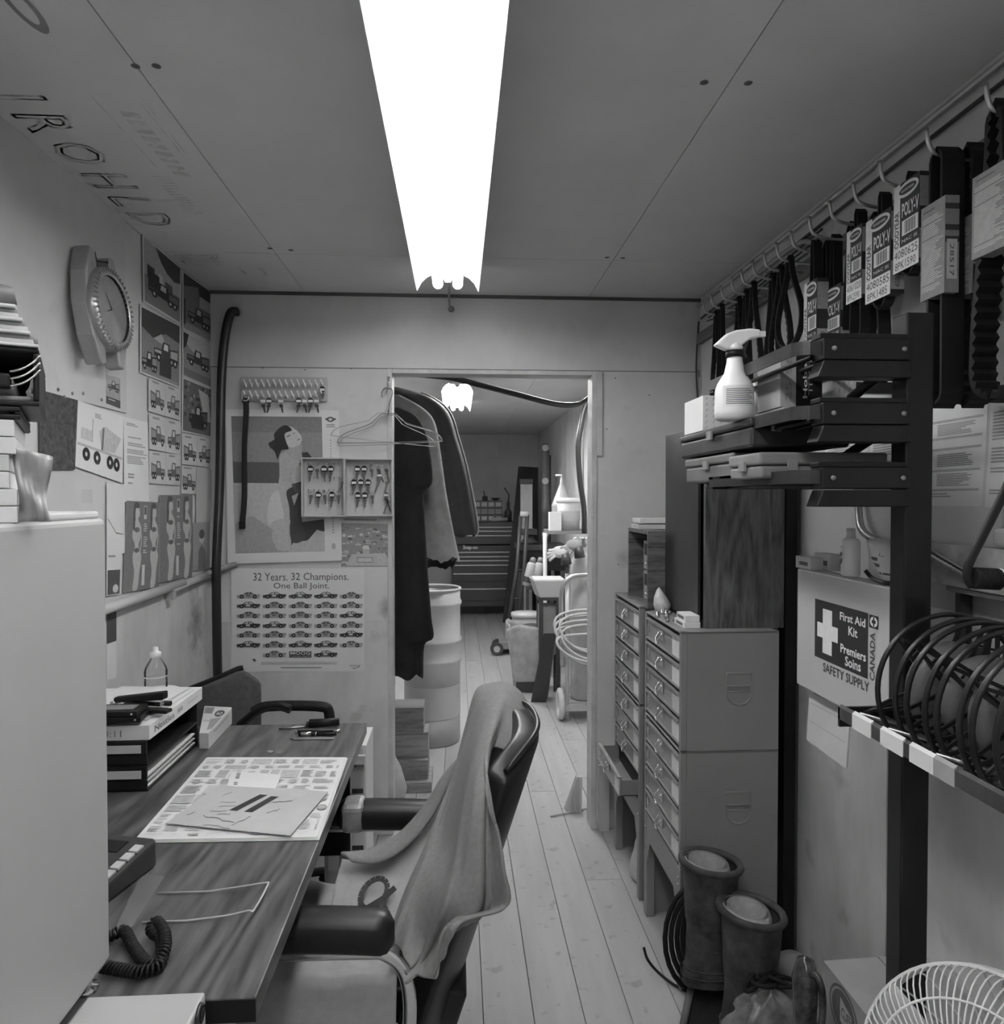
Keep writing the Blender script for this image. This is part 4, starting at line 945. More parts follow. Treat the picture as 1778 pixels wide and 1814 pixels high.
# key and coin
q = atz(487,1333,ZT); key_ = T('loose_key', 'flat grey key on a small ring lying on the desk', 'key', q)
MB().lathe([(.011,0),(.011,.0018)], q+V((.012,0,.0005)), n=16).build('bow', M_steel, key_)
MB().tube([q+V((-.014+.007*math.cos(t*.6),.004+.007*math.sin(t*.6),.0018)) for t in range(11)], .0012, 5, closed=True).build('ring', M_chrome, key_)
# telephone: sloped desk set
ph = T('telephone', 'dark grey desk telephone with pale keys beside the fridge', 'telephone', atz(230,1545,ZT))
a0 = atz(195,1628,ZT+.02); a1 = atz(280,1500,ZT+.045); a2 = atz(240,1462,ZT+.075)
xr0, xr1 = a0.x, a1.x
ang = math.radians(-18)
cz = atz(262,1520,ZT); dirv = V((math.sin(math.radians(14)), math.cos(math.radians(14)), 0)); sdv = V((dirv.y, -dirv.x, 0))
far = atz(279,1506,ZT+.03); near = far-dirv*.27
def PH(u, v, h): return far-dirv*(.27*v)-sdv*(.22*(1-u))+V((0,0,h))
prof = lambda v: lerp(.055, .018, v)
base = [PH(0,1,-.03), PH(1,1,-.03), PH(1,0,-.03), PH(0,0,-.03), PH(0,1,prof(1)-.03), PH(1,1,prof(1)-.03), PH(1,0,prof(0)-.03), PH(0,0,prof(0)-.03)]
MB().hexa(base).build('body', M_dgrey, ph, bevel=.008, seg=3)
s = Sheet(PH(0,0,prof(0)-.0296), PH(1,0,prof(0)-.0296), PH(1,1,prof(1)-.0296), PH(0,1,prof(1)-.0296))
def kq(nm, u0, v0, u1, v1, mt, h=.003):
    m = MB(); m.prism([s.P(u0,v1), s.P(u1,v1), s.P(u1,v0), s.P(u0,v0)], s.n*h); return m.build(nm, mt, ph)
kq('key_card', .42,.42,.86,.86, M_paper, .0008)
for i2 in range(4):
    for j in range(3): kq('button', .46+.14*j,.46+.1*i2,.56+.14*j,.505+.1*i2, M_dgrey, .004)
for k in range(4): kq('index_key', .90, .12+.09*k, .98, .19+.09*k, M_paper2, .004)
kq('display', .3,.08,.8,.2, M_black, .001)
kq('speaker_grille', .08,.1,.26,.9, M_black, .001)
# wire leg of the telephone stand: bent wire lying on the desk
wp = [atz(252,1634,ZT+.003), atz(330,1631,ZT+.003), atz(400,1622,ZT+.006), atz(440,1613,ZT+.012), atz(450,1612,ZT+.012), atz(474,1568,ZT+.014), atz(470,1564,ZT+.014), atz(430,1570,ZT+.010), atz(370,1579,ZT+.004), atz(280,1582,ZT+.003)]
m = MB(); m.tube(wp[:1]+smooth_path(wp[1:-1], 3)+wp[-1:], .0018, 6); tag(m.build('bent_wire', mat('pale_wire', .6, .3, .5)), 'pale bent wire loop lying on the desk top', 'wire')
tag(MB().prism([atz(196,1660,ZT+.0002), atz(236,1640,ZT+.0002), atz(292,1553,ZT+.0002), atz(250,1550,ZT+.0002)], (0,0,.0006)).build('clear_sheet', mat('grey_film', .16, .25)), 'thin glossy grey sheet under the telephone', 'sheet')
# coiled handset cord
path = smooth_path([atz(170,1668,ZT+.012), atz(200,1656,ZT+.012), atz(220,1650,ZT+.014), atz(238,1680,ZT+.012), atz(262,1708,ZT+.012), atz(280,1705,ZT+.013), atz(292,1680,ZT+.02), atz(290,1650,ZT+.022), atz(276,1632,ZT+.022), atz(268,1648,ZT+.016), atz(284,1662,ZT+.014), atz(288,1690,ZT+.013), atz(280,1712,ZT+.012), atz(250,1722,ZT+.012), atz(215,1718,ZT+.012), atz(180,1712,ZT+.012)], 10)
# helix round the path
cum = [0]
for a_, b_ in zip(path, path[1:]): cum.append(cum[-1]+(b_-a_).length)
turns = int(cum[-1]/.0058); pts = []; nn = turns*8
up_ = V((0,0,1)); j = 0
for k in range(nn+1):
    dd = cum[-1]*k/nn
    while j < len(cum)-2 and cum[j+1] < dd: j += 1
    t = (dd-cum[j])/max(1e-9, cum[j+1]-cum[j]); p = lerp(path[j], path[j+1], t)
    tg = (path[min(j+1,len(path)-1)]-path[max(j-1,0)]).normalized(); b1 = tg.cross(up_).normalized(); b2 = b1.cross(tg)
    a_ = 2*math.pi*k/8; pts.append(p+b1*(.0075*math.cos(a_))+b2*(.0075*math.sin(a_)))
m = MB(); m.tube(pts, .0024, 5); tag(m.build('handset_cord', M_black), 'coiled black telephone cord looping on the desk', 'cord')
# ================================================================= main armchair
AY0, AY1 = 1.345, 1.865
ch = T('office_chair', 'black vinyl armchair with chrome arms pushed up to the desk', 'chair', (-.12, (AY0+AY1)/2, 0))
zA = aty(600, 1618, AY0).z
def arm(y, xa, xb, zt, zt2, tape=False):
    r = .036; prof = []
    pts = [(xa-.03, zt2), (xa, zt2), (lerp(xa,xb,.5), lerp(zt2,zt,.5)+.004), (xb-.03, zt), (xb, zt-.006)]
    m = MB(); n = 14; rows = []
    for k in range(25):
        t = k/24; x_ = lerp(xa, xb, t); z_ = lerp(zt2, zt, t)+.005*math.sin(math.pi*t); w_ = .038; 
        e = min(1, math.sqrt(max(0., 1-((t-.9)/.1)**2))) if t > .9 else 1
        if t < .06: e = math.sqrt(max(.05, 1-((.06-t)/.06)**2))
        rows.append([V((x_, y+w_*e*(abs(math.cos(a))**.6)*(1 if math.cos(a) > 0 else -1), z_-.034+.034*(.6+.4*e)*(abs(math.sin(a))**.55)*(1 if math.sin(a) > 0 else -1))) for a in [2*math.pi*i3/16 for i3 in range(16)]])
    vs = [p for r3 in rows for p in r3]; N_ = 16
    m.add(vs, [(i3*N_+k, i3*N_+(k+1) % N_, (i3+1)*N_+(k+1) % N_, (i3+1)*N_+k) for i3 in range(24) for k in range(N_)], 0, True)
    m.add(rows[0], [tuple(range(N_))]); m.add(rows[-1], [tuple(range(N_))[::-1]])
    return m.build('armrest', M_vinyl, ch)
x_a0 = aty(512,1640,AY0).x-.09; x_a1 = aty(699,1650,AY0).x
arm(AY0, x_a0, x_a1, zA-.005, zA+.006)
f0 = aty(596,1440,AY1); zF = aty(640,1418,AY1).z
arm(AY1, f0.x, aty(850,1450,AY1).x, zF-.02, zF)
MB().obox((f0.x+.045, AY1, zF-.034), (.06, .082, .074)).build('tape_wrap', mat('silver_tape', .3, .3, .3, var=.35, scale=18), ch, bevel=.016, seg=3)
# chrome arm frames
def frame(y, xb, z):
    pts = smooth_path([(x_a0+.05, y, z-.068), (xb-.06, y, z-.070), (xb-.015, y, z-.076), (xb+.02, y, z-.115), (xb+.028, y, z-.2), (xb+.01, y, z-.33), (xb-.03, y, .22)], 6)
    MB().tube([V(p)+V((0,0,0)) for p in pts], .013, 10, flat=.5).build('arm_frame', M_chrome, ch)
frame(AY0-.01, x_a1, zA); frame(AY1, aty(850,1450,AY1).x-.06, zF)
# seat cushion and curved back
SX0, SX1, SZ = -.47, .02, .47
def cushion(u, v): return V((lerp(SX0,SX1,u), lerp(AY0+.10,AY1-.045,v), SZ-.0-.02*(2*u-1)**4-.02*(2*v-1)**4))
m = MB(); m.grid(cushion, 12, 12); m.build('seat', M_vinyl, ch, solid=.10, off=-1, bevel=.01)
MB().tube([(-.2,1.605,.1),(-.2,1.605,SZ-.1)], .03, 14).build('column', M_blackm, ch)
for k in range(5):
    a_ = 2*math.pi*k/5+.3; d = V((math.cos(a_), math.sin(a_), 0)); c_ = V((-.2,1.605,0))
    MB().tube([c_+V((0,0,.11)), c_+d*.15+V((0,0,.095)), c_+d*.26+V((0,0,.062))], [.026,.02,.016], 8).build('base_leg', M_chrome, ch)
    w_ = c_+d*.26; sd_ = d.cross(V((0,0,1))); MB().cyl(w_+sd_*-.012+V((0,0,.026)), w_+sd_*.012+V((0,0,.026)), .026, n=14).build('castor', M_black, ch)
ZTOP = .935
def back(u, v):       # u along depth (near to far), v from bottom to top; curved shell wrapping forward at the sides
    y = lerp(AY0+.045, AY1-.005, u); k = (2*u-1); zz = lerp(.17, ZTOP-.035*abs(k)**4*1., v)
    x0 = lerp(-.105, .158, v**.95); return V((x0-.085*abs(k)**2.4-.0*v, y, zz))
m = MB(); m.grid(back, 20, 14); m.build('backrest', M_vinyl, ch, solid=.055, off=0, bevel=.012, seg=3)
rim = [back(u/24, 1)+V((.02,0,.008)) for u in range(25)]
MB().tube(rim, .006, 8).build('piping', M_vinyl, ch)
# T-shirt over the seat
rnd = random.Random(3)
def tee(u, v):
    x_ = lerp(SX0-.03, -.12, u); y_ = lerp(AY0+.005, AY1-.04, v); k = 2*v-1
    z_ = SZ+.034-.02*(2*u-1)**4-.022*k**4
    z_ += .010*math.sin(9*u+5*v+2*math.sin(6*v))*(1-abs(k)**3)+.006*math.sin(17*v-7*u)+.004*math.sin(23*u+13*v)
    if u > .8: z_ += (u-.8)*.1
    if v < .13: z_ -= (.13-v)*1.5
    if v > .9: z_ -= (v-.9)*.2
    return V((x_, y_, z_))
m = MB(); m.grid(tee, 50, 50)
tshirt = T('t_shirt', 'light grey t-shirt with dark lettering spread over the chair seat', 'shirt', (-.22, 1.6, .45))
m.build('cloth', mat('tee_cloth', .38, .9, var=.08, bump=.08, scale=40), tshirt, solid=.003)
lm = MB()
def stroke(pts, w):
    for a_, b_ in zip(pts, pts[1:]):
        d_ = V((b_[0]-a_[0], b_[1]-a_[1], 0)).normalized(); n_ = V((-d_.y, d_.x, 0))*w
        q4 = [(a_[0]-n_.x, a_[1]-n_.y), (b_[0]-n_.x, b_[1]-n_.y), (b_[0]+n_.x, b_[1]+n_.y), (a_[0]+n_.x, a_[1]+n_.y)]
        lm.poly([tee(*p)+V((0,0,.004)) for p in q4])
def Yp(py): return 1.735-(py-1500)/140*.175
trow = [[aty(812,1352,1.815), aty(795,1400,1.80), aty(765,1455,1.775), aty(720,1500,1.75), aty(670,1526,1.735), aty(606,1518,1.73)],
        [aty(790,1420,1.77), aty(768,1480,1.72), aty(735,1545,1.68), aty(700,1580,1.645), aty(655,1590,1.63), aty(590,1585,1.63)],
        [aty(765,1490,1.74), aty(745,1550,1.67), aty(715,1610,1.60), aty(690,1648,1.555), aty(645,1660,1.54), aty(575,1655,1.54)]]
tf = patch(trow, 0, 0, lambda u, v: V((0, -.006*math.sin(14*u+5*v), .004*math.sin(9*v+4*u))))
m2 = MB(); m2.grid(tf, 36, 24); m2.build('raised_cloth', mat('tee_cloth', .46), tshirt, solid=.003)
def ps(pts, w):
    P3 = [aty(x, y, Yp(y)-.02) for x, y in pts]
    for a_, b_ in zip(P3, P3[1:]):
        n_ = (b_-a_).cross(V((0,-1,.6))).normalized()*w; lm.poly([a_-n_, b_-n_, b_+n_, a_+n_])
ps([(662+22*math.cos(t*.37)+10*math.sin(t*.37), 1583-27*math.sin(t*.37)) for t in range(18)], .006)
ps([(634,1618),(655,1606),(678,1592),(700,1572)], .006); ps([(640,1632),(664,1622),(686,1606)], .005)
lm.build('lettering', mat('print_dark_cloth', .06, .9), tshirt)
# sweatshirt draped over the chair back
def W(px, py, y): return aty(px, py, y)
sleeve_rows = [[W(818,1340,1.80), W(786,1374,1.79), W(750,1430,1.78), W(703,1480,1.76), W(652,1506,1.73), W(602,1512,1.70)], [W(812,1350,1.77), W(793,1396,1.76), W(764,1450,1.74), W(719,1502,1.71), W(668,1530,1.685), W(622,1526,1.68)]]
rows = [   # each row runs from the far/left edge to the near/right edge; rows go from the back hem, over the top, down the front
 [W(945,1260,1.80), W(946,1290,1.72), W(938,1310,1.66), W(922,1322,1.60), W(905,1338,1.55)],
 [W(905,1214,1.86), W(925,1232,1.78), W(918,1265,1.70), W(905,1295,1.62), W(885,1325,1.54)],
 [W(868,1211,1.87), W(893,1222,1.78), W(892,1258,1.68), W(882,1298,1.58), W(868,1330,1.50)],
 [W(842,1225,1.86), W(862,1250,1.74), W(868,1300,1.54), W(860,1345,1.43), W(861,1376,1.38)],
 [W(822,1290,1.83), W(836,1310,1.70), W(842,1370,1.43), W(864,1415,1.37), W(868,1425,1.345)],
 [W(803,1365,1.76), W(808,1400,1.66), W(828,1450,1.37), W(866,1490,1.35), W(880,1470,1.335)],
 [W(776,1430,1.71), W(782,1480,1.62), W(814,1530,1.345), W(862,1555,1.335), W(888,1535,1.325)],
 [W(745,1505,1.65), W(752,1545,1.52), W(788,1605,1.325), W(848,1618,1.33), W(895,1597,1.32)],
 [W(714,1580,1.56), W(722,1610,1.46), W(752,1690,1.36), W(790,1640,1.31), W(812,1625,1.30)],
 [W(688,1650,1.49), W(700,1672,1.42), W(730,1722,1.33), W(772,1722,1.29), W(790,1640,1.295)]]
def fold(u, v):
    a = min(1, max(0, (v-.3)*2)); 
    d = .040*a*(abs(math.sin(11*u+1.6*v+.9*math.sin(5*v)))**.7-.55)+.006*a*math.sin(47*u-6*v)+.0025*math.sin(19*v+9*u)
    return V((d*.5, -abs(d)*.9, d*.3))
m = MB(); m.grid(patch(rows, 0, 0, fold), 70, 90)
sw = T('sweatshirt', 'grey sweatshirt draped over the back of the black armchair', 'sweatshirt', (.0, 1.6, .5))
M_jer = mat('grey_jersey', .23, .95, var=.10, scale=90, bump=.12)
m.build('body', M_jer, sw, solid=.006, sub=1)
m = MB(); m.grid(patch(sleeve_rows, 0, 0, lambda u, v: V((0, -.008*math.sin(math.pi*v), .006*math.sin(math.pi*v)))), 40, 6); m.build('sleeve', M_jer, sw, solid=.01, sub=1)
# ================================================================= second chair behind the desk
c2 = T('task_chair', 'grey upholstered chair with black arm behind the far desk end', 'chair', (-.62, 2.72, 0))
def b2(u, v):
    x_ = lerp(aty(322,1230,2.70).x-.02, aty(440,1200,2.70).x+.03, u); k = 2*u-1
    zt = lerp(aty(320,1235,2.7).z, aty(425,1187,2.7).z, min(1, u*1.25)) - (.06*max(0,(u-.72)/.28)**2)
    return V((x_, 2.70+.05*k*k-.0*v, lerp(.42, zt, v)))
m = MB(); m.grid(b2, 16, 10); m.build('backrest', mat('grey_upholstery', .10, .9, var=.2, scale=50, bump=.1), c2, solid=.035, bevel=.012, seg=3)
rimp = [b2(u/20, 1)+V((0,.012,.004)) for u in range(17)]; MB().tube(rimp, .012, 8).build('back_shell', M_black, c2)
MB().tube(smooth_path([aty(448,1262,2.62), aty(470,1252,2.62), aty(520,1250,2.62), aty(570,1252,2.62), aty(582,1260,2.62), aty(583,1290,2.62), aty(575,1330,2.62), aty(520,1345,2.62)], 6), .019, 12).build('arm_loop', M_black, c2)
m = MB()
def arm2(u, v): return aty(lerp(420,515,u), lerp(1285,1246,math.sin(u*2.2))+8*v, 2.56+.06*v)
m.grid(arm2, 10, 4); m.build('arm_pad', M_black, c2, solid=.02, bevel=.006)
MB().box((-.90, 2.42, .36), (-.47, 2.70, .44)).build('seat', mat('grey_upholstery', .13), c2, bevel=.03, seg=3)
MB().tube([(-.71,2.6,.08),(-.71,2.6,.37)], .03, 12).build('column', M_black, c2)
for k in range(5):
    a_ = 2*math.pi*k/5+.4; d = V((math.cos(a_), math.sin(a_), 0)); c_ = V((-.71,2.6,0))
    MB().tube([c_+V((0,0,.08)), c_+d*.24+V((0,0,.055))], [.022,.015], 8).build('base_leg', M_black, c2)
    w_ = c_+d*.24; sd_ = d.cross(V((0,0,1))); MB().cyl(w_+sd_*-.012+V((0,0,.025)), w_+sd_*.012+V((0,0,.025)), .025, n=12).build('castor', M_black, c2)
# ================================================================= right side: drawer cabinets
CX, CY0 = .645, 2.045
CW = .405
M_cab = mat('cabinet_grey', .23, .45, var=.08, scale=3)
M_front = mat('drawer_front', .28, .42, .15, var=.14, scale=9)
CD = .29
def embossed(r, y, x0, z0, w_, h_):
    # shield stamped into the side facing the viewpoint
    pts = [(0,1),(1,1),(1,.45),(.93,.2),(.75,.05),(.5,0),(.25,.05),(.07,.2),(0,.45)]
    P_ = lambda a, b: V((x0+a*w_, y, z0+b*h_))
    MB().tube([P_(*p) for p in pts], .0024, 6, closed=True).build('emblem_outline', M_cab, r)
    for b in (.60, .43): MB().tube([P_(0,b), P_(1,b)], .002, 6).build('emblem_bar', M_cab, r)
    s = Sheet(P_(.06,.58), P_(.94,.58), P_(.94,.46), P_(.06,.46)); s.lift = .0012; s.text('WALTER', 0,0,1,1, mat('emblem_tone', .16, .45), bold=True); s.mb.build('emblem_text', s.mats, r)
def module(label, x, y, z, h, w_, openk=None, emblem=False):
    r = T('drawer_cabinet', label, 'cabinet', (x+CD/2, y+w_/2, z), 'small-parts drawer cabinets'); t = .006
    MB().box((x+.018, y, z), (x+CD, y+t, z+h)).build('side_panel', M_cab, r); MB().box((x+.018, y+w_-t, z), (x+CD, y+w_, z+h)).build('side_panel', M_cab, r)
    MB().box((x, y, z), (x+.018, y+.018, z+h)).build('front_post', M_cab, r, bevel=.002); MB().box((x, y+w_-.018, z), (x+.018, y+w_, z+h)).build('front_post', M_cab, r, bevel=.002)
    MB().box((x, y, z+h-t), (x+CD, y+w_, z+h)).build('top', M_cab, r, bevel=.002); MB().box((x+.018, y+t, z), (x+CD, y+w_-t, z+t)).build('bottom', M_cab, r)
    MB().box((x+CD-t, y+t, z+t), (x+CD, y+w_-t, z+h-t)).build('back', M_cab, r)
    dh = (h-.02)/4
    MB().box((x+.0135, y+.0185, z+.007), (x+.0165, y+w_-.0185, z+h-.008)).build('gap_shade', M_ink, r)  # ink-dark sheet, paints the shade seen in the gaps between drawers
    for k in range(4):
        z0 = z+.008+k*dh; ox = -.07 if k == openk else 0
        ya, yb = y+.02, y+w_-.02
        d = MB().box((x+.004+ox, ya, z0+.005), (x+.012+ox, yb, z0+dh-.008)).build('drawer', M_front, r, bevel=.0015)
        MB().box((x-.003+ox, ya, z0+dh-.014), (x+.004+ox, yb, z0+dh-.008)).build('lip', M_front, d)
        MB().box((x-.001+ox, ya, z0+.004), (x+.004+ox, yb, z0+.009)).build('lip', M_front, d)
        if ox: 
            MB().box((x+.012+ox, ya, z0+.004), (x+.1, ya+.003, z0+dh-.02)).build('drawer_side', M_cab, d); MB().box((x+.012+ox, yb-.003, z0+.004), (x+.1, yb, z0+dh-.02)).build('drawer_side', M_cab, d)
            MB().box((x+.012+ox, ya, z0+.004), (x+.1, yb, z0+.007)).build('drawer_floor', M_cab, d)
        yc = y+w_*.52; zc = z0+dh*.5
        MB().obox((x+.002+ox, yc, zc+.004), (.004, .05, .034)).build('latch_plate', M_steel, d, bevel=.002)
        MB().tube(smooth_path([(x+ox, yc-.018, zc+.012), (x-.012+ox, yc-.016, zc-.004), (x-.013+ox, yc-.009, zc-.020), (x-.013+ox, yc+.009, zc-.020), (x-.012+ox, yc+.016, zc-.004), (x+ox, yc+.018, zc+.012)], 4), .0028, 6).build('handle', M_chrome, d)
        MB().box((x+.0025+ox, y+.026, z0+.010), (x+.004+ox, y+.096, z0+dh-.014)).build('label_card', M_paper if (k+int(y*10)) % 3 else M_paper2, d)
        MB().box((x+.001+ox, yb-.03, z0+dh*.35), (x+.004+ox, yb-.012, z0+dh*.65)).build('catch', M_steel, d)
    if emblem: embossed(r, y-.0004, x+.135, z+h*.38, .075, h*.27)
    return r
Z0, HM = .358, .347
GAP = .0022
module('near drawer cabinet, lower, with stamped shield behind the rubber boots', CX, CY0, Z0, HM-GAP, CW, None, True)
module('near drawer cabinet, upper, with stamped shield under the walnut cupboard', CX, CY0, Z0+HM, HM, CW, None, True)
CY1 = CY0+CW+.07
W2 = YB-.03-CY1-.005; W2 = min(W2, CW)
module('far drawer cabinet, lower, with one drawer pulled out next to the doorway', CX, CY1, Z0, HM-GAP, W2, 0)
module('far drawer cabinet, upper, carrying the wooden radio cubby', CX, CY1, Z0+HM, HM, W2)
def stand(label, x, y, w_):
    r = T('cabinet_stand', label, 'stand', (x+CD/2, y+w_/2, 0), 'cabinet stands')
    for yy in (y, y+w_-.03):
        MB().box((x, yy, 0), (x+.03, yy+.03, Z0)).build('leg', M_cab, r, bevel=.002); MB().box((x+CD-.03, yy, 0), (x+CD, yy+.03, Z0)).build('leg', M_cab, r)
    MB().prism([V((x+.001, y+.03, Z0)), V((x+.001, y+w_-.03, Z0)), V((x+.001, y+w_-.03, Z0-.17)), V((x+.001, y+w_-.07, Z0-.085)), V((x+.001, y+.07, Z0-.085)), V((x+.001, y+.03, Z0-.17))], (.003,0,0)).build('apron', M_cab, r)
    for yy in (y, y+w_-.004):
        MB().box((x+.03, yy, Z0-.13), (x+CD-.03, yy+.004, Z0)).build('side_apron', M_cab, r)
        MB().box((x+.03, yy, 0.0), (x+CD-.03, yy+.004, Z0-.131)).build('lower_side', M_cab, r)
    for zz in (Z0-.05, Z0-.12, Z0-.03):
        MB().lathe([(.005,0),(.004,.003),(0,.003)], (x+.0, y+.015, zz), (-1,0,0), n=10).build('bolt', M_chrome, r); MB().lathe([(.005,0),(.004,.003),(0,.003)], (x+.0, y+w_-.015, zz), (-1,0,0), n=10).build('bolt', M_chrome, r)
    MB().lathe([(.006,0),(.005,.003),(0,.003)], (x+.04, y-.0, Z0-.09), (0,-1,0), n=10).build('bolt', M_chrome, r)
    return r
stand('grey metal stand with open legs under the near drawer cabinets', CX, CY0, CW)
stand('grey metal stand with open legs under the far drawer cabinets', CX, CY1, W2)
ZT2 = Z0+2*HM
# pale plank and bag by the far stand
p = atz(1068, 1490, 0)
tag(MB().box((DX1+.03, YB-.03, 0), (DX1+.075, YB-.013, aty(1068,1355,YB-.02).z)).build('plank_offcut', mat('pale_plank', .48, .7, var=.15, stretch=(1,1,.1))), 'short pale plank leaning by the doorway at the far stand', 'plank')
q = atz(1105, 1517, 0)
m = MB(); q = V((.70, 2.66, 0)); m.lathe([(.02,0),(.045,.004),(.055,.03),(.05,.08),(.03,.14),(.012,.19),(.004,.23),(0,.24)], q, n=18)
for v in m.v: v.x += .006*math.sin(30*v.z+4*math.atan2(v.y-q.y, v.x-q.x)); v.y += .006*math.sin(25*v.z+3*math.atan2(v.y-q.y, v.x-q.x))
tag(m.build('plastic_bag', mat('bag_white', .6, .4, var=.15)), 'small white plastic bag tied up under the far drawer stand', 'bag')
# wooden radio cubby
a = atx(1147, 1074, .662); b = atx(1112, 1060, .662); zc1 = atx(1147, 941, .662).z
cu = T('radio_cubby', 'open wooden box holding radios on the far drawer cabinet', 'box', (.74, (a.y+b.y)/2, ZT2))
ya, yb = a.y, min(b.y, YB-.05); t = .012
MB().box((.662, ya, ZT2), (.86, ya+t, zc1)).build('side', M_woodh, cu); MB().box((.662, yb-t, ZT2), (.86, yb, zc1)).build('side', M_woodh, cu)
MB().box((.662, ya+t, ZT2), (.86, yb-t, ZT2+t)).build('bottom', M_woodh, cu); MB().box((.662, ya+t, zc1-t), (.86, yb-t, zc1)).build('top', M_woodh, cu)
MB().box((.85, ya+t, ZT2+t), (.86, yb-t, zc1-t)).build('back', M_black, cu)
zz = ZT2+t+.0005
for k, lab in enumerate(('lower radio with pale face inside the wooden cubby', 'upper radio with round dials inside the wooden cubby')):
    r = T('radio', lab, 'radio', (.76, ya+.13, zz)); hh = (zc1-t-ZT2-t)*.44
    MB().box((.70, ya+t+.006, zz), (.845, yb-t-.1, zz+hh)).build('body', M_dgrey, r, bevel=.002)
    MB().box((.694, ya+t+.008, zz+.003), (.70, yb-t-.102, zz+hh-.003)).build('face', mat('radio_face', .4, .35, .4), r)
    MB().box((.692, ya+t+.02, zz+hh*.5), (.694, yb-t-.12, zz+hh*.88)).build('display', M_black, r)
    for j in range(5): MB().lathe([(.006,0),(.005,.008),(0,.009)], (.694, ya+t+.022+j*.024, zz+hh*.22), (-1,0,0), n=10).build('knob', M_chrome, r)
    zz += hh+.0015
# books on the cubby
for k in range(2):
    tag(MB().box((.668+.006*k, yb-.14, zc1+.0005+.022*k), (.84, yb-.02, zc1+.0175+.022*k)).build('booklet', M_paper if k else M_paper2, bevel=.001), ('lower', 'upper')[k]+' thin pale booklet on top of the wooden radio cubby', 'booklet', 'booklets on the cubby')
# tall walnut cupboard
w0 = atx(1245, 1113, .727); WY0 = w0.y; WY1 = atx(1180, 1090, .727).y; WZ1 = 1.655
cp = T('cupboard', 'tall walnut-sided cupboard with black front on the drawer cabinets', 'cupboard', (.85, (WY0+WY1)/2, ZT2))
xr = aty(1389, 1000, WY0).x
MB().box((.733, WY0, ZT2), (xr, WY0+.018, WZ1)).build('side_panel', M_wood, cp, bevel=.001); MB().box((.733, WY1-.018, ZT2), (xr, WY1, WZ1)).build('side_panel', M_wood, cp)
MB().box((.733, WY0+.018, ZT2), (xr, WY1-.018, ZT2+.018)).build('bottom', M_wood, cp); MB().box((.733, WY0+.018, WZ1-.018), (xr, WY1-.018, WZ1)).build('top', M_wood, cp)
MB().box((xr-.006, WY0+.018, ZT2+.018), (xr, WY1-.018, WZ1-.018)).build('back', M_black, cp)
MB().box((.722, WY0+.035, ZT2+.012), (.731, WY1, WZ1)).build('door', mat('black_scuffed', .022, .4, var=.4, spots=.0), cp, bevel=.001)
# junk on the near drawer cabinet
q = V((.69, 2.44, ZT2))
m = MB(); m.lathe([(.0,0),(.022,.003),(.030,.025),(.022,.05),(.008,.075),(0,.085)], (.69, 2.41, ZT2), n=14)
for v in m.v: v.y += .3*(v.z-ZT2)*.4; v.x += .005*math.sin(60*v.z)
tag(m.build('crumpled_wrapper', mat('wrapper', .6, .3, var=.25, scale=25)), 'crumpled pale wrapper on the edge of the near drawer cabinet', 'wrapper')
def bits(label, c, n, seed, r0=.008):
    rnd = random.Random(seed); r = T('metal_fitting', label, 'fitting', c)
    for k in range(n):
        a_ = V((rnd.uniform(-.02,.02), rnd.uniform(-.025,.025), 0)); rr = r0*rnd.uniform(.6,1.1)
        MB().lathe([(rr,0),(rr,rr*1.5),(rr*.5,rr*1.6),(rr*.5,rr*2.4),(0,rr*2.4)], V(c)+a_, n=10).build('piece', M_chrome if k % 2 else M_mgrey, r)
bits('loose shiny fittings beside the crumpled wrapper', (.70, 2.35, ZT2), 4, 1); bits('small dark fittings at the edge of the near drawer cabinet', (.665, 2.29, ZT2), 3, 2); bits('little screws scattered before the small cartons', (.675, 2.22, ZT2), 4, 5, .005)
for k in range(2):
    r = T('small_carton', ('lower', 'upper')[k]+' of two flat white cartons on the near drawer cabinet', 'box', (.70, 2.15, ZT2+.019*k+.0003))
    MB().box((.672+.004*k, 2.10+.006*k, ZT2+.019*k+.0003), (.72, 2.20-.01*k, ZT2+.0185+.019*k)).build('box', M_paper, r, bevel=.001)
    MB().box((.6715+.004*k, 2.12, ZT2+.019*k+.005), (.672+.004*k, 2.18, ZT2+.019*k+.013)).build('print', M_ink2, r)
# ================================================================= black rack
PY = 1.25
pa = aty(1606, 600, PY); pb = aty(1655, 600, PY); ptop = aty(1640, 553, PY).z
PX0, PX1 = pa.x, pb.x
s1 = aty(1410, 597, PY); SX = s1.x; sf = atx(1258, 662, SX); SYF = sf.y
shz = [aty(1440, 604, PY).z, aty(1440, 718, PY).z, aty(1440, 832, PY).z]
rk = T('steel_rack', 'black steel rack with three cantilever shelves and square posts', 'rack', ((PX0+PX1)/2, (PY+SYF)/2, 0))
MB().box((PX0, PY, 0), (PX1, PY+.045, ptop)).build('post', M_blackm, rk, bevel=.003)
fp, fm, fq = aty(1391,1000,2.14), aty(1412,1000,2.14), aty(1430,1000,2.14); fz = aty(1410,846,2.14).z
up_ = T('wall_upright', 'black steel upright against the right wall behind the cabinets', 'post', ((fp.x+fq.x)/2, 2.16, 0))
MB().box((max(fp.x, CX+CD+.004), 2.14, 0), (fm.x, 2.19, fz)).build('upright', M_blackm, up_, bevel=.002)
MB().box((fm.x+.0005, 2.145, 0), (min(fq.x, XR-.006), 2.19, fz-.01)).build('cover_strip', mat('dark_sleeve', .06, .5), up_, bevel=.002)
M_strip = mat('worn_black_strip', .05, .3, .3, var=.5, scale=10)
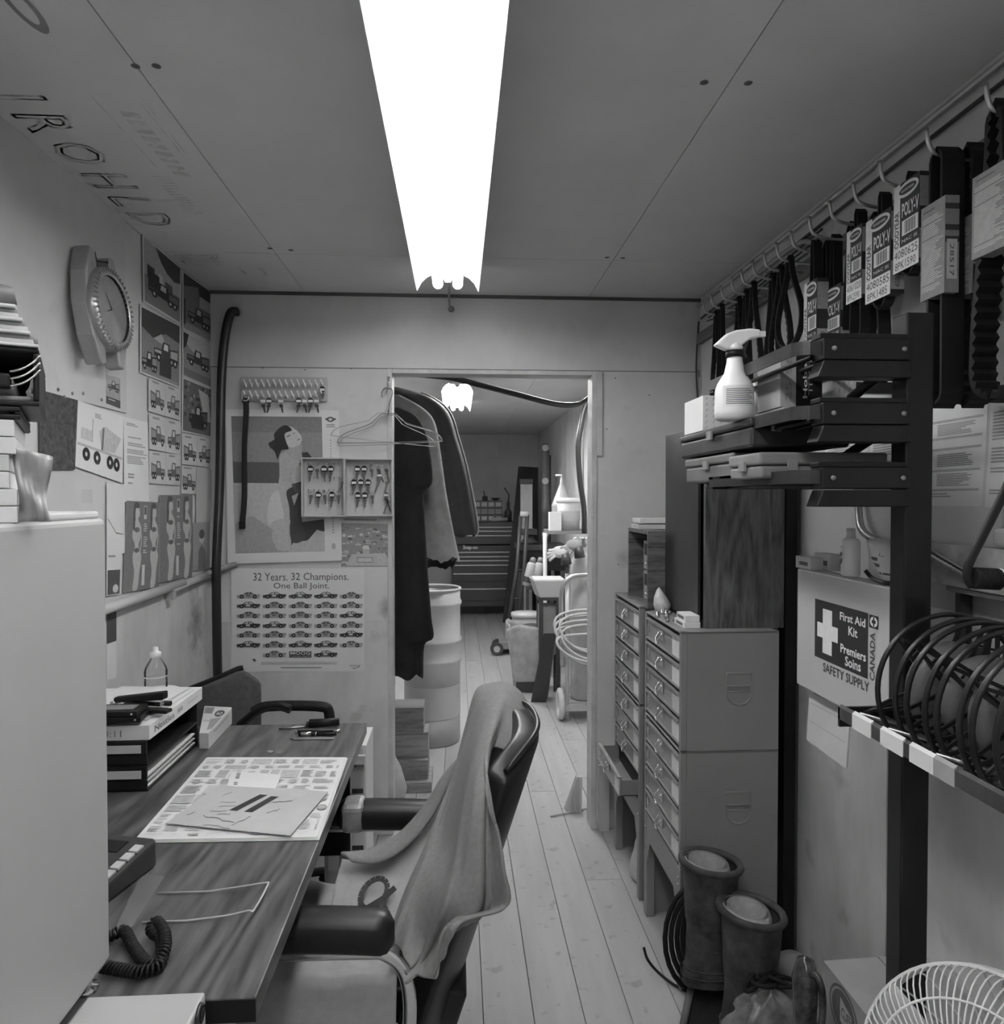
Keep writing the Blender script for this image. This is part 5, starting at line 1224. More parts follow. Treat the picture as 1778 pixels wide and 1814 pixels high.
for k, z in enumerate(shz):
    # bracket arm along the near end: upper channel and lower flange
    xa = aty(1452, 600, PY).x
    MB().box((xa, PY-.012, z-.034), (PX0, PY+.03, z+.004)).build('arm', M_blackm, rk, bevel=.002)
    MB().prism([V((xa-.012, PY-.016, z-.066)), V((PX0, PY-.016, z-.066)), V((PX0, PY-.016, z-.036)), V((xa, PY-.016, z-.036))], (0,.04,0)).build('flange', M_blackm, rk, bevel=.002)
    MB().box((xa-.002, PY-.004, z+.004), (PX0-.0, PY+.03, z+.014)).build('top_lip', M_blackm, rk, bevel=.002)
    for x in (xa+.02, PX0-.012): MB().lathe([(.005,0),(.004,.003),(0,.003)], (x, PY-.012, z-.015), (0,-1,0), n=8).build('bolt', M_mgrey, rk)
    # bent front strip: short bit along the arm, rounded corner, then away along the shelf edge
    pth = smooth_path([V((xa+.03, PY-.004, z-.012)), V((xa-.01, PY-.003, z-.012)), V((SX+.02, PY, z-.012)), V((SX+.004, PY+.012, z-.012)), V((SX, PY+.04, z-.012)), V((SX, PY+.2, z-.012)), V((SX, SYF, z-.012))], 5)
    m = MB()
    n = len(pth); vs = []
    for p in pth: vs += [p+V((0,0,-.013)), p+V((0,0,.011))]
    m.add(vs, [(2*i2, 2*i2+2, 2*i2+3, 2*i2+1) for i2 in range(n-1)], 0, False); m.build('edge_strip', M_strip, rk, solid=.004)
    # shelf rods and tray sheet
    if k != 0:
        MB().box((SX+.006, PY+.03, z-.02), (PX1, SYF, z-.014)).build('shelf_plate', M_blackm, rk)
    for j in range(4):
        x = lerp(SX+.04, PX0, j/3.5); MB().tube([(x, PY+.02, z-.025), (x, SYF, z-.025)], .005, 6).build('rod', M_blackm, rk)
    if k < 2: MB().tube([(PX0+.02, PY+.1, z-.035), (PX0+.02, SYF-.03, z-.125)], .010, 8).build('brace', M_blackm, rk)
    MB().box((SX, SYF-.02, z-.03), (XR-.001, SYF, z-.003)).build('far_arm', M_blackm, rk)
# perforated hanging strip under the lowest shelf
hs = T('perforated_strip', 'dark slotted metal strip hanging over the walnut cupboard side', 'metal strip', ((SX+.1), SYF+.03, 1.40))
h0 = aty(1252, 842, SYF+.035); h1 = aty(1408, 836, SYF+.035); h2 = aty(1400, 862, SYF+.035)
MB().box((h0.x, SYF+.035, h2.z), (h1.x, SYF+.039, h0.z+.02)).build('strip', mat('strip_dark', .07, .45), hs)
for j in range(6):
    x = lerp(h0.x, h1.x, .1+.155*j); MB().box((x-.0008, SYF+.0345, h2.z+.004), (x+.0008, SYF+.035, h2.z+.018)).build('slot', M_ink, hs)
# ---------- things on the rack
def case(name, label, px, y, dep, dy, mt, lid=None, cat='toolbox', latch=True):
    """px: near-face TL and BR pixels at depth y, dep metres deep"""
    a = aty(*px[0], y); b = aty(*px[1], y); r = T(name, label, cat, ((a.x+b.x)/2, y+dep/2, b.z))
    x0, x1, z0, z1 = a.x, b.x, b.z, a.z; zl = lerp(z0, z1, .62)
    MB().box((x0+.004, y+.003, z0), (x1-.004, y+dep-.003, zl)).build('body', mt, r, bevel=.006, seg=3)
    MB().box((x0, y, zl+.001), (x1, y+dep, z1)).build('lid', lid or mt, r, bevel=.006, seg=3)
    if latch:
        for t in (.3, .72):
            x = lerp(x0, x1, t); MB().obox((x, y-.002, zl), (.018,.006,.024)).build('latch', M_dgrey, r, bevel=.001)
    return r, (x0, x1, z0, z1)
zS3 = shz[2]-.0135
M_tbg = mat('toolbox_grey', .2, .5, var=.2, scale=10); M_tbd = mat('toolbox_black', .028, .45, var=.5, scale=14)
# lower pair on the third shelf
def bx(name, label, x0, x1, y0, y1, z0, z1, mt, ang=0, lidt=.35, cat='toolbox', latch=True):
    r = T(name, label, cat, ((x0+x1)/2, (y0+y1)/2, z0)); zl = z1-(z1-z0)*lidt
    MB().box((x0+.003, y0+.003, z0), (x1-.003, y1-.003, zl)).build('body', mt, r, bevel=.006, seg=3)
    MB().box((x0, y0, zl+.0008), (x1, y1, z1)).build('lid', mt, r, bevel=.005, seg=3)
    if latch:
        for t in (.25, .75): MB().obox((lerp(x0,x1,t), y0-.002, zl), (.02,.006,.02)).build('latch', M_mgrey, r, bevel=.001)
        MB().obox((x0-.002, (y0+y1)/2, zl), (.006,.03,.02)).build('latch', M_mgrey, r, bevel=.001)
    r.rotation_euler.z = math.radians(ang); return r
g0 = aty(1330,835,1.38); g1 = aty(1552,798,1.38)
bx('tool_case', 'flat mid-grey case lying on the lowest rack shelf near the post', g0.x, g1.x, 1.34, 1.50, zS3+.0005, zS3+.0005+.050, M_tbg, 0, .5)
g0 = atx(1222,835,SX-.005)
bx('tool_case', 'grey case half hidden behind the flat case on the lowest shelf', SX-.005, SX+.22, 1.53, 1.86, zS3+.0005, zS3+.062, mat('toolbox_grey2', .13, .5, var=.3), 0, .35)
bx('tool_case', 'scuffed black case on top of the grey case, under the spray bottle', SX-.012, SX+.20, 1.42, 1.88, zS3+.0665, zS3+.125, M_tbd, 0, .3)
zc2 = zS3+.126
# spray bottle on the black case
p = aty(1297, 738, 1.49); sx_ = (aty(1331,720,1.49).x-aty(1264,720,1.49).x)/2
cb = V((p.x+.004, 1.49, zc2)); hb = aty(1310,583,1.49).z-zc2
sb = T('spray_bottle', 'white trigger spray bottle standing on the black case', 'spray bottle', cb)
MB().lathe([(sx_*.8,0),(sx_*.98,.004),(sx_*1.0,hb*.1),(sx_*.97,hb*.34),(sx_*.85,hb*.41),(sx_*.52,hb*.52),(sx_*.40,hb*.64),(sx_*.38,hb*.70)], cb, n=28).build('body', M_wpaint, sb)
MB().lathe([(sx_*.46,hb*.69),(sx_*.46,hb*.76)], cb, n=24).build('collar', M_black, sb)
MB().lathe([(sx_*.40,hb*.76),(sx_*.42,hb*.80),(sx_*.28,hb*.84),(sx_*.2,hb*.9),(0,hb*.92)], cb, n=20).build('neck', M_wpaint, sb)
hz_ = cb.z+hb; hd = [(-.045,-.035),(-.02,-.012),(.0,-.004),(.03,0),(.052,-.002),(.052,-.018),(.03,-.022),(.012,-.036),(-.008,-.045),(-.02,-.045)]
MB().prism([V((cb.x+x, 1.49-.011, hz_+z)) for x, z in hd], (0,.022,0)).build('trigger_head', M_wpaint, sb, bevel=.004, seg=2)
MB().tube(smooth_path([V((cb.x+.028,1.49,hz_-.02)), V((cb.x+.02,1.49,hz_-.045)), V((cb.x+.024,1.49,hz_-.06))], 4), .004, 8).build('trigger', M_dgrey, sb)
MB().box((cb.x+.052,1.484,hz_-.016), (cb.x+.064,1.496,hz_-.005)).build('nozzle', M_wpaint, sb)
m = MB(); 
for k in range(13):
    pass
def lab(u, v): a_ = math.radians(lerp(215, 320, u)); rr = sx_*1.008; return cb+V((rr*math.cos(a_), rr*math.sin(a_), lerp(hb*.13, hb*.36, v)))
m.grid(lab, 14, 1); lb = m.build('label', M_paper, sb)
m = MB()
for k in range(9):
    v0 = .12+.085*k
    m.grid(lambda u, v: (lab(lerp(.1,.9-.2*((k*7) % 3)/3,u), lerp(v0, v0+.035, v))-cb)*1.004+cb, 8, 1)
m.build('print', M_ink2, lb)
# white carton behind it and the wide patterned one
def carton(name, label, x0, x1, y0, y1, z0, z1, mt, ang=0, cat='box'):
    r = T(name, label, cat, ((x0+x1)/2, (y0+y1)/2, z0)); MB().box((x0,y0,z0),(x1,y1,z1)).build('box', mt, r, bevel=.001)
    s = Sheet(V((x0,y0-.0005,z1)), V((x1,y0-.0005,z1)), V((x1,y0-.0005,z0)), V((x0,y0-.0005,z0))); rnd = random.Random(int(abs(x0)*1000))
    return r, s
M_ph = mat('pale_print', .5, .8)
def pattern(s, nu, nv):
    for i2 in range(nu):
        for j in range(nv):
            u, v = (i2+.3)/nu, (j+.25)/nv; s.poly([(u,v+.5/nv),(u+.2/nu,v+.5/nv),(u+.42/nu,v),(u+.22/nu,v)], M_ph)
x0 = aty(1213,740,1.72).x; x1 = aty(1283,740,1.72).x
r, s = carton('carton', 'white patterned carton at the far left of the black case', SX-.006, SX+.085, 1.72, 1.86, zc2+.0005, zc2+.085, M_paper); pattern(s, 5, 6); s.mb.build('print', s.mats, r)
r, s = carton('carton', 'wide white patterned carton on the black case behind the spray bottle', SX+.09, SX+.195, 1.64, 1.86, zc2+.0005, zc2+.112, M_paper); pattern(s, 9, 6); s.mb.build('print', s.mats, r)
zS2 = shz[1]-.0135
# parts box on shelf two
x0 = aty(1386,700,1.40).x; x1 = aty(1510,700,1.40).x
r = T('parts_box', 'flat clear-lidded parts box on the middle rack shelf', 'box', ((x0+x1)/2, 1.48, zS2+.0005))
MB().box((x0,1.40,zS2+.0005),(x1,1.56,zS2+.03)).build('tray', mat('grey_clear', .33, .25), r, bevel=.003)
for j in range(1,4): MB().box((lerp(x0,x1,j/4)-.001,1.399,zS2+.002),(lerp(x0,x1,j/4)+.001,1.40,zS2+.028)).build('divider', M_paper2, r)
zz = zS2+.031
xa_, xb_, xc_ = aty(1382,640,1.41).x, aty(1410,640,1.41).x, aty(1456,640,1.41).x; hh = aty(1400,618,1.41).z-zz
r = T('gauge_carton', 'cardboard gauge box with black front printed with white lettering, on the middle shelf', 'box', ((xa_+xc_)/2, 1.46, zz))
r['label'] = 'carton with black lettered front on the middle rack shelf'
MB().box((xa_,1.41,zz),(xc_,1.52,zz+hh)).build('box', M_card, r, bevel=.001)
MB().box((xb_,1.409,zz+.001),(xc_,1.41,zz+hh-.001)).build('front_print', M_black, r)
s = Sheet(V((xb_,1.4085,zz+hh)), V((xc_,1.4085,zz+hh)), V((xc_,1.4085,zz)), V((xb_,1.4085,zz)))
s.text('Hobbs', .25, .15, .42, .85, .7, bold=True, rot=90); 
for k in range(6): s.rect(.5, .2+.1*k, .62, .225+.1*k, .4)
s.rect(.47,.18,.485,.8,.4); s.lines(.72,.3,.76,.75,1,.4,1); s.mb.build('lettering', s.mats, r)
s = Sheet(V((xa_,1.4085,zz+hh)), V((xb_,1.4085,zz+hh)), V((xb_,1.4085,zz)), V((xa_,1.4085,zz))); s.text('25 98', .3,.1,.7,.9,.2, rot=90); s.mb.build('handwriting', s.mats, r)
r, s = carton('carton', 'small white patterned carton right of the lettered gauge box', aty(1473,700,1.47).x, aty(1516,700,1.47).x, 1.47, 1.56, zz, aty(1480,655,1.47).z, M_paper); pattern(s, 5, 5); s.mb.build('print', s.mats, r)
for k, (x, lab_) in enumerate(((1352,'leaning pale packet at the edge of the middle rack shelf'), (1372,'second leaning packet behind the edge strip of the middle shelf'))):
    c = aty(x, 712, 1.52); R = Matrix.Rotation(math.radians(35), 3, 'Y')
    tag(MB().obox((c.x, 1.5+.05*k, zS2+.022), (.016,.04,.04), R).build('packet', M_paper2, bevel=.001), lab_, 'packet')
# cans behind on the black case
for k, px in enumerate((1436, 1462)):
    c = aty(px, 745, 1.62); MB_ = MB().lathe([(.016+.008*k,0),(.017+.008*k,.003),(.017+.008*k,.036),(.012,.04),(0,.04)], (c.x+.0, 1.60, zc2+.0005), n=16)
    tag(MB_.build('can', M_steel if k == 0 else M_lgrey), ('narrow shiny can on the black case under the middle shelf', 'wide pale can on the black case under the middle shelf')[k], 'can')
# ================================================================= first aid kit between the posts
KX = PX0+.005
ka = atx(1412, 1007, KX); kb = atx(1420, 1216, KX); kzt, kzb = ka.z, kb.z; KY1 = ka.y; KY0 = PY+.05
fk = T('first_aid_kit', 'white first aid kit box fixed between the black rack posts', 'first aid kit', (KX+.02, (KY0+KY1)/2, kzb))
MB().box((KX, KY0, kzb), (KX+.046, KY1, kzt)).build('box', M_white, fk, bevel=.003)
s = Sheet(V((KX-.0004,KY1,kzt)), V((KX-.0004,KY0,kzt)), V((KX-.0004,KY0,kzb)), V((KX-.0004,KY1,kzb)))
# photo pixels -> sheet coordinates along the wall plane
def kuv(px, py): q = atx(px, py, KX); return ((KY1-q.y)/(KY1-KY0), (kzt-q.z)/(kzt-kzb))
def kt(t, tl, tr, br, bl, v, bold=True, rot=0):
    q = [kuv(*p) for p in (tl, tr, br, bl)]; u0 = sum(p[0] for p in (q[0],q[3]))/2; u1 = sum(p[0] for p in (q[1],q[2]))/2; v0 = (q[0][1]+q[1][1])/2; v1 = (q[2][1]+q[3][1])/2
    s.text(t, u0, v0, u1, v1, v, bold, rot=rot)
a0, a1 = kuv(1444,1060), kuv(1537,1203); s.rect(a0[0], kuv(1444,1060)[1], a1[0], a1[1], .02)
c0_, c1_ = kuv(1448,1096), kuv(1484,1142); cx_, cy_ = (c0_[0]+c1_[0])/2, (kuv(1465,1080)[1]+kuv(1467,1160)[1])/2
hw = (c1_[0]-c0_[0])/2; hv = (kuv(1467,1160)[1]-kuv(1465,1080)[1])/2
s.rect(cx_-hw, cy_-hv*.33, cx_+hw, cy_+hv*.33, .75); s.rect(cx_-hw*.45, cy_-hv, cx_+hw*.45, cy_+hv, .75)
kt('First Aid', (1488,1084),(1533,1096),(1533,1112),(1488,1098), .75); kt('Kit', (1503,1110),(1519,1113),(1519,1130),(1503,1126), .75)
kt('Premiers', (1489,1140),(1534,1156),(1534,1172),(1489,1156), .75); kt('Soins', (1497,1162),(1525,1172),(1525,1190),(1497,1180), .75)
kt('SAFETY SUPPLY', (1458,1176),(1540,1206),(1540,1224),(1458,1192), .06); kt('CANADA', (1541,1120),(1550,1120),(1550,1206),(1541,1206), .06, rot=90)
q0 = kuv(1540,1088); q1 = kuv(1556,1116); s.rect(q0[0], q0[1], q1[0], q1[1], .02); qc = ((q0[0]+q1[0])/2, (q0[1]+q1[1])/2)
s.disc(qc[0], qc[1], (q1[0]-q0[0])*.4, (q1[1]-q0[1])*.4, .75, 18); s.rect(qc[0]-.006, qc[1]-.035, qc[0]+.006, qc[1]+.035, .02); s.rect(qc[0]-.018, qc[1]-.012, qc[0]+.018, qc[1]+.012, .02)
s.mb.build('print', s.mats, fk)
# things on the kit
zk = kzt+.0005
def kx(px, x): return atx(px, 1010, x).y
y_ = kx(1506, KX+.03); hb = atx(1506,936,KX+.03).z-zk
bt = T('lotion_bottle', 'white squeeze bottle with dark emblem on the first aid kit', 'bottle', (KX+.03, y_, zk))
MB().lathe([(.015,0),(.019,.003),(.019,hb*.72),(.015,hb*.78),(.009,hb*.80)], (KX+.03, y_, zk), n=24).build('body', M_wpaint, bt); MB().lathe([(.010,hb*.79),(.009,hb),(0,hb)], (KX+.03, y_, zk), n=18).build('cap', mat('cap_grey', .6, .4), bt)
s = Sheet(V((KX+.0095,y_+.012,zk+hb*.7)), V((KX+.0095,y_-.012,zk+hb*.7)), V((KX+.0095,y_-.012,zk+hb*.05)), V((KX+.0095,y_+.012,zk+hb*.05))); s.rect(.3,.3,.65,.42,.15); s.poly([(.25,.6),(.7,.45),(.7,.6),(.3,.75)][::-1],.15); s.rect(.2,.1,.7,.13,.4)
s.mb.build('emblem', s.mats, bt)
for k, (px, lab_, dx, hgt) in enumerate(((1428,'small medicine carton at the far end of the first aid kit',.02,.028), (1462,'medicine carton beside the white squeeze bottle',.05,.038))):
    yy = kx(px, KX+dx); r = T('small_carton', lab_, 'box', (KX+dx, yy, zk))
    MB().box((KX+dx-.012, yy-.045, zk), (KX+dx+.02, yy+.03, zk+hgt)).build('box', M_paper2, r, bevel=.001); MB().box((KX+dx-.0125, yy-.03, zk+hgt*.3), (KX+dx-.012, yy+.01, zk+hgt*.6)).build('print', M_ink2, r)
m = MB(); y0_, y1_ = kx(1538, KX+.05), kx(1612, KX+.05)
def bag(u, v): return V((KX+.05+.012*math.sin(7*u+3*v)-.02*v*(1-v), lerp(y0_, max(y1_, KY0+.004), u), zk+lerp(0, .085-.02*abs(u-.4), v)))
r = T('paper_bag', 'crumpled white paper packet standing on the first aid kit', 'packet', (KX+.05, (y0_+y1_)/2, zk))
m.grid(bag, 12, 8); m.build('paper', M_paper, r, solid=.012, off=0)
m = MB()
for u0, v0, u1, v1 in ((.25,.5,.5,.58),(.2,.36,.55,.44),(.5,.62,.75,.7),(.3,.2,.8,.25)): m.grid(lambda u, v: bag(lerp(u0,u1,u), lerp(v0,v1,v))+V((-.0068,0,0)), 4, 1)
m.build('lettering', M_ink2, r)
m = MB(); m.tube(smooth_path([V((KX+.02, kx(1532,KX+.02), zk+.02)), V((KX+.03, kx(1545,KX+.03), zk+.006)), V((KX+.01, kx(1570,KX+.01), zk+.005)), V((KX+.04, KY0+.02, zk+.008))], 6), .004, 8)
tag(m.build('cable', M_black), 'short black cable lying on the first aid kit', 'cable')
# notes hanging under the kit
q = [atx(1434,1214,KX+.02), atx(1507,1244,KX+.02), atx(1498,1362,KX+.02), atx(1428,1310,KX+.02)]
s = Sheet(*q); s.lines(.1,.06,.8,.14,2,.3,1); s.rect(.05,.3,.95,.31,.3); s.rect(.05,.62,.95,.63,.35)
s.build('note_sheets', 'pale printed note sheets hanging below the first aid kit', 'papers', M_paper2, thick=.004)
# ================================================================= papers on the right wall
XP = XR-.0008
def rsheet(label, px, draw, base=M_paper): s = Sheet(*quad(px, 0, XP)); draw(s); return s.build('notice', label, 'notice', base)
def form(sd):
    def d(s):
        s.lines(.05,.03,.6,.06,2,.35,sd)
        for k, v in enumerate((.2,.36,.46,.66,.84)): s.rect(.03, v, .95, v+.022, .42)
        for a_, b_ in ((.24,.35),(.5,.64),(.7,.82)): s.lines(.3,a_,.85,b_,8,.3,sd+int(a_*50))
        s.lines(.04,.25,.22,.8,9,.35,sd+3); s.lines(.04,.88,.7,.95,3,.35,sd+5)
    return d
def para(sd):
    def d(s): s.lines(.1,.06,.6,.12,3,.35,sd); s.lines(.08,.2,.85,.45,9,.35,sd+1); s.lines(.08,.5,.8,.75,9,.35,sd+2); s.lines(.08,.85,.5,.9,2,.35,sd+3)
    return d
rsheet('printed form with shaded rows on the wall right of the rack post', ((1628,716),(1752,690),(1738,897),(1628,896)), form(3))
rsheet('typed notice at the right picture edge above the hacksaw', ((1757,688),(1830,672),(1830,902),(1744,898)), para(9))
rsheet('typed notice seen between the rack shelves beside the post', ((1543,742),(1622,722),(1622,898),(1536,897)), para(21))
rsheet('typed notice furthest left behind the rack shelves', ((1462,766),(1540,744),(1530,896),(1459,895)), para(33))
# ================================================================= conduit, pegs and belts on the right wall
rail = MB().box((XR-.02, 1.0, 2.10), (XR-.0005, YB-.02, 2.145)); rl = T('peg_rail', 'wooden rail with a row of bent steel pegs under the ceiling', 'peg rail', (XR-.01, 2., 2.10))
rail.build('board', mat('rail_grey', .2, .7, var=.2, stretch=(1,.1,1)), rl)
pk = []
def peg(px, py, Lp=.12):
    t = atx(px, py, XR-.02-Lp); y, z = t.y, t.z
    MB().tube(smooth_path([V((XR-.02, y, z-.058)), V((XR-.02-Lp*.55, y, z-.055)), V((XR-.02-Lp*.86, y, z-.045)), V((XR-.02-Lp*.95, y, z-.03)), V((XR-.02-Lp, y, z))], 4), .0042, 8).build('peg', M_steel, rl)
    pk.append(V((XR-.02-Lp*.55, y, z-.05))); return V((XR-.02-Lp*.45, y, z-.051))
cd_ = T('armoured_conduit', 'bright ribbed armoured cable along the right ceiling corner', 'conduit', (XR-.02, 2, 2.255))
c0, c1 = V((XR-.018, .9, 2.268)), V((XR-.018, YB-.03, 2.262))
m = MB(); n = 420; m.tube([lerp(c0, c1, k/n) for k in range(n+1)], [.0085 if k % 2 else .0070 for k in range(n+1)], 8); m.build('cable', mat('conduit_steel', .62, .3, .8, var=.1), cd_)
m = MB(); m.tube(smooth_path([V((XR-.012,1.0,2.235)), V((XR-.012,1.7,2.228)), V((XR-.012,2.3,2.215)), V((XR-.012,YB-.05,2.205))], 6), .005, 6); tag(m.build('wire', M_dgrey), 'thin dark wire running under the armoured cable', 'wire')
m = MB(); m.tube(smooth_path([V((XR-.014,2.75,2.20)), V((XR-.014,2.35,2.215)), V((XR-.02,2.10,2.20)), V((XR-.02,1.99,2.12)), V((XR-.016,1.95,2.02)), V((XR-.016,1.95,1.9))], 8), [.009 if k % 2 else .0078 for k in range(41)], 8); tag(m.build('flexible_conduit', M_steel), 'bright flexible conduit arching down behind the small belts', 'conduit')
for k in range(3):
    m = MB(); m.tube(smooth_path([V((XR-.022-.006*k,2.9,2.19-.015*k)), V((XR-.03,2.6,2.17-.02*k)), V((XR-.024,2.3,2.18-.012*k)), V((XR-.02,2.0,2.20-.02*k))], 6), .0035, 6); tag(m.build('wire', M_dgrey), ('upper', 'middle', 'lower')[k]+' loose dark wire sagging behind the far belts', 'wire')
M_belt = mat('belt_rubber', .012, .6, var=.3, scale=20, spec=.3)
def loop_path(y0, z0, z1, w_, top=.012, n=10, lean=0.):
    """closed loop in the Y-Z plane hanging from (y0,z0) down to z1, w_ wide low down"""
    pts = []; h = z0-z1; r = w_/2
    for k in range(n+1): a_ = math.pi*k/n; pts.append((y0+top*math.cos(a_), z0+top*math.sin(a_)-top))
    for k in range(1, 8): t = k/8; s_ = t*t*(3-2*t); pts.append((y0-lerp(top, r, s_)+lean*t, lerp(z0-top, z1+r, t)))
    for k in range(n+1): a_ = math.pi+math.pi*k/n; pts.append((y0+lean+r*math.cos(a_), z1+r+r*math.sin(a_)))
    for k in range(1, 8): t = 1-k/8; s_ = t*t*(3-2*t); pts.append((y0+lerp(top, r, s_)+lean*t, lerp(z0-top, z1+r, t)))
    return pts
def resample(pts, step):
    P_ = [V((0, a, b)) for a, b in pts]; P_.append(P_[0]); out = []; acc = 0
    L_ = sum((b-a).length for a, b in zip(P_, P_[1:])); n = max(24, int(L_/step)//2*2); d = L_/n; i2 = 0; pos = 0; seg = 0
    for k in range(n):
        tgt = k*d
        while seg+(P_[i2+1]-P_[i2]).length < tgt: seg += (P_[i2+1]-P_[i2]).length; i2 += 1
        l = (P_[i2+1]-P_[i2]).length; out.append(lerp(P_[i2], P_[i2+1], (tgt-seg)/l if l else 0))
    return out
def band(pts, x0, x1, th=.006, cog=0., step=.011):
    p = resample(pts, step); n = len(p); cy = sum(q.y for q in p)/n; m = MB(); vs = []
    for k in range(n):
        t = (p[(k+1) % n]-p[k-1]).normalized(); nn = V((0, t.z, -t.y))       # points to the inside of the loop
        ct = V((0, cy, p[k].z))-p[k]
        if nn.dot(ct) < 0 and abs(ct.y) > .004: nn = -nn
        h = th+(cog if k % 2 else 0)
        q = p[k]+nn*h
        vs += [V((x0,p[k].y,p[k].z)), V((x1,p[k].y,p[k].z)), V((x1,q.y,q.z)), V((x0,q.y,q.z))]
    fs = []
    for k in range(n):
        j = (k+1) % n
        for a_ in range(4): b_ = (a_+1) % 4; fs.append((4*k+a_, 4*k+b_, 4*j+b_, 4*j+a_))
    m.add(vs, fs); return m
def sleeve(r, xa, xb, ya, yb, za, zb, face, base, shear=0., name='sleeve'):
    """card sleeve round the belt; wide printed face looks into the room (-x), narrow one towards the viewpoint (-y)"""
    o = MB().box((xa, ya, za), (xb, yb, zb)).build(name, base, r, bevel=.001)
    s = Sheet(V((xa-.0003, yb, zb)), V((xa-.0003, ya, zb)), V((xa-.0003, ya, za)), V((xa-.0003, yb, za))); face(s)
    if s.mb.v: s.mb.build('print', s.mats, o)
    return o
def spine(o, xa, xb, y, za, zb, draw):
    s = Sheet(V((xa, y-.0003, zb)), V((xb, y-.0003, zb)), V((xb, y-.0003, za)), V((xa, y-.0003, za))); draw(s); s.mb.build('spine_print', s.mats, o)
def gy(n1, n2):
    def d(s):
        s.rect(0,0,1,1,.03); s.rect(0,.0,.26,.80,.62); s.text('GOODYEAR', .04,.30,.22,.78,.04, True, rot=90)
        s.disc(.55,.10,.42,.085,.62,20); s.disc(.55,.10,.34,.05,.05,18); s.text('GOODYEAR', .30,.085,.80,.115,.6, True)
        s.text('POLY-V', .33,.24,.98,.40,.65, True); s.rect(.34,.44,.96,.61,.65)
        for k in range(12): s.rect(.44+.035*k,.455,.455+.035*k+.008*(k % 3),.595,.1)
        s.text('NAC III', .34,.65,.92,.69,.6); s.rect(0,.73,1,1,.66); s.text(n1, .05,.755,.95,.85,.05); s.text(n2, .08,.885,.88,.975,.05)
    return d
M_sl = mat('sleeve_black', .03, .5); M_slg = mat('sleeve_grey', .3, .6)
def small_belt(label, pegpx, facepx, wpx, n1, n2, tail=.02, x_in=.0, bw=.028):
    """facepx: (top-left, bottom) pixels of the printed face; the belt hangs on its own peg"""
    xf = XR-.105+x_in
    yb = atx(facepx[0], 400, xf).y; ya = atx(wpx, 400, xf).y; zt = atx(facepx[0], facepx[1], xf).z; zb = atx(facepx[0], facepx[2], xf).z
    yc = (ya+yb)/2; pz = pegpx
    r = T('drive_belt', label, 'belt', (xf+bw/2, yc, zb-tail), 'packaged belts on the pegs')
    band(loop_path(yc, pz, zb-tail, min(.05, (yb-ya)*.8), .008), xf+.003, xf+bw-.001, .004).build('belt', M_belt, r)
    o = sleeve(r, xf, xf+bw+.003, ya, yb, zb, zt, gy(n1, n2), M_sl)
    def dr(s): s.rect(0,.0,1,1,.03); s.rect(0,.05,1,.38,.34); s.rect(0,.62,1,.95,.36); s.text(n1, .3,.66,.7,.93,.06, rot=90)
    spine(o, xf, xf+bw+.003, ya, zb, zt, dr)
    return r
for px, py in ((1745,148),(1640,228),(1557,285),(1510,323),(1468,356),(1432,384),(1400,409),(1374,430),(1352,447),(1332,462),(1312,478),(1294,492),(1276,506),(1258,520),(1244,532)): peg(px, py)
zp = lambda k: pk[k].z+.008
small_belt('boxed belt marked 4080625 hanging highest of the three labelled sleeves', zp(2), (1583,335,487), 1628, '4080625', '8PK1590', .012)
small_belt('boxed belt marked 4080585 hanging in the middle of the labelled sleeves', zp(3), (1534,395,540), 1578, '4080585', '8PK1485', .02)
small_belt('boxed belt marked 4061020 hanging left of the 4080585 sleeve', zp(4), (1500,413,540), 1527, '4061020', '8PK2590', .09)
small_belt('boxed belt with K0890 label hanging behind the upper rack shelf', zp(6), (1425,505,645), 1448, '4060350', '8PK0890', .0)
small_belt('boxed belt with large round emblem just above the upper rack shelf', zp(5), (1454,520,640), 1490, '4060435', '8PK1105', .06, .03)
# big belts near the frame edge
def lines_face(bg):
    def d(s): s.rect(0,0,1,1,bg); s.lines(.1,.06,.8,.09,1,.1,1); s.lines(.06,.14,.95,.95,40,.55,3,.35,.4)
    return d
def big_belt(label, k, x0, w_, ybeg, cardpx, zbot, wid, cog, tagtxt=None, lean=0.):
    xf = x0; zt = zp(k)+.002; yc = ybeg
    r = T('drive_belt', label, 'belt', (xf+w_/2, yc, zbot), 'packaged belts on the pegs')
    band(loop_path(yc, zt, zbot, wid, .02, lean=lean), xf, xf+w_, .006, cog).build('belt', M_belt, r)
    if cardpx:
        yb = atx(cardpx[0], 450, xf-.002).y; ya = atx(cardpx[1], 450, xf-.002).y; z1_ = atx(cardpx[0], cardpx[2], xf-.002).z; z0_ = atx(cardpx[0], cardpx[3], xf-.002).z
        o = sleeve(r, xf-.003, xf+w_*.55, min(ya, yc-.024), max(yb, yc+.024), z0_, z1_, lines_face(.22), M_slg)
        def dr(s):
            s.rect(0,0,1,1,.26)
            for v in (.08,.3,.42): s.rect(0,v,1,v+.06,.05)
            if tagtxt: s.rect(.12,.45,.88,.86,.55); s.text(tagtxt, .35,.5,.65,.83,.08, rot=-90)
        spine(o, xf-.003, xf+w_*.55, min(ya, yc-.024), z0_, z1_, dr)
    return r
y1_ = pk[1].y; y0_ = pk[0].y
big_belt('wide black belt with grey printed sleeve and 28517 tag', 1, XR-.12, .045, y1_, (1632,1674,372,535), atx(1668,715,XR-.12).z, .05, 0, '28517')
big_belt('second wide belt beside the one tagged 28517', 1, XR-.068, .045, y1_-.012, (1692,1712,395,530), atx(1690,720,XR-.07).z, .06, .004)
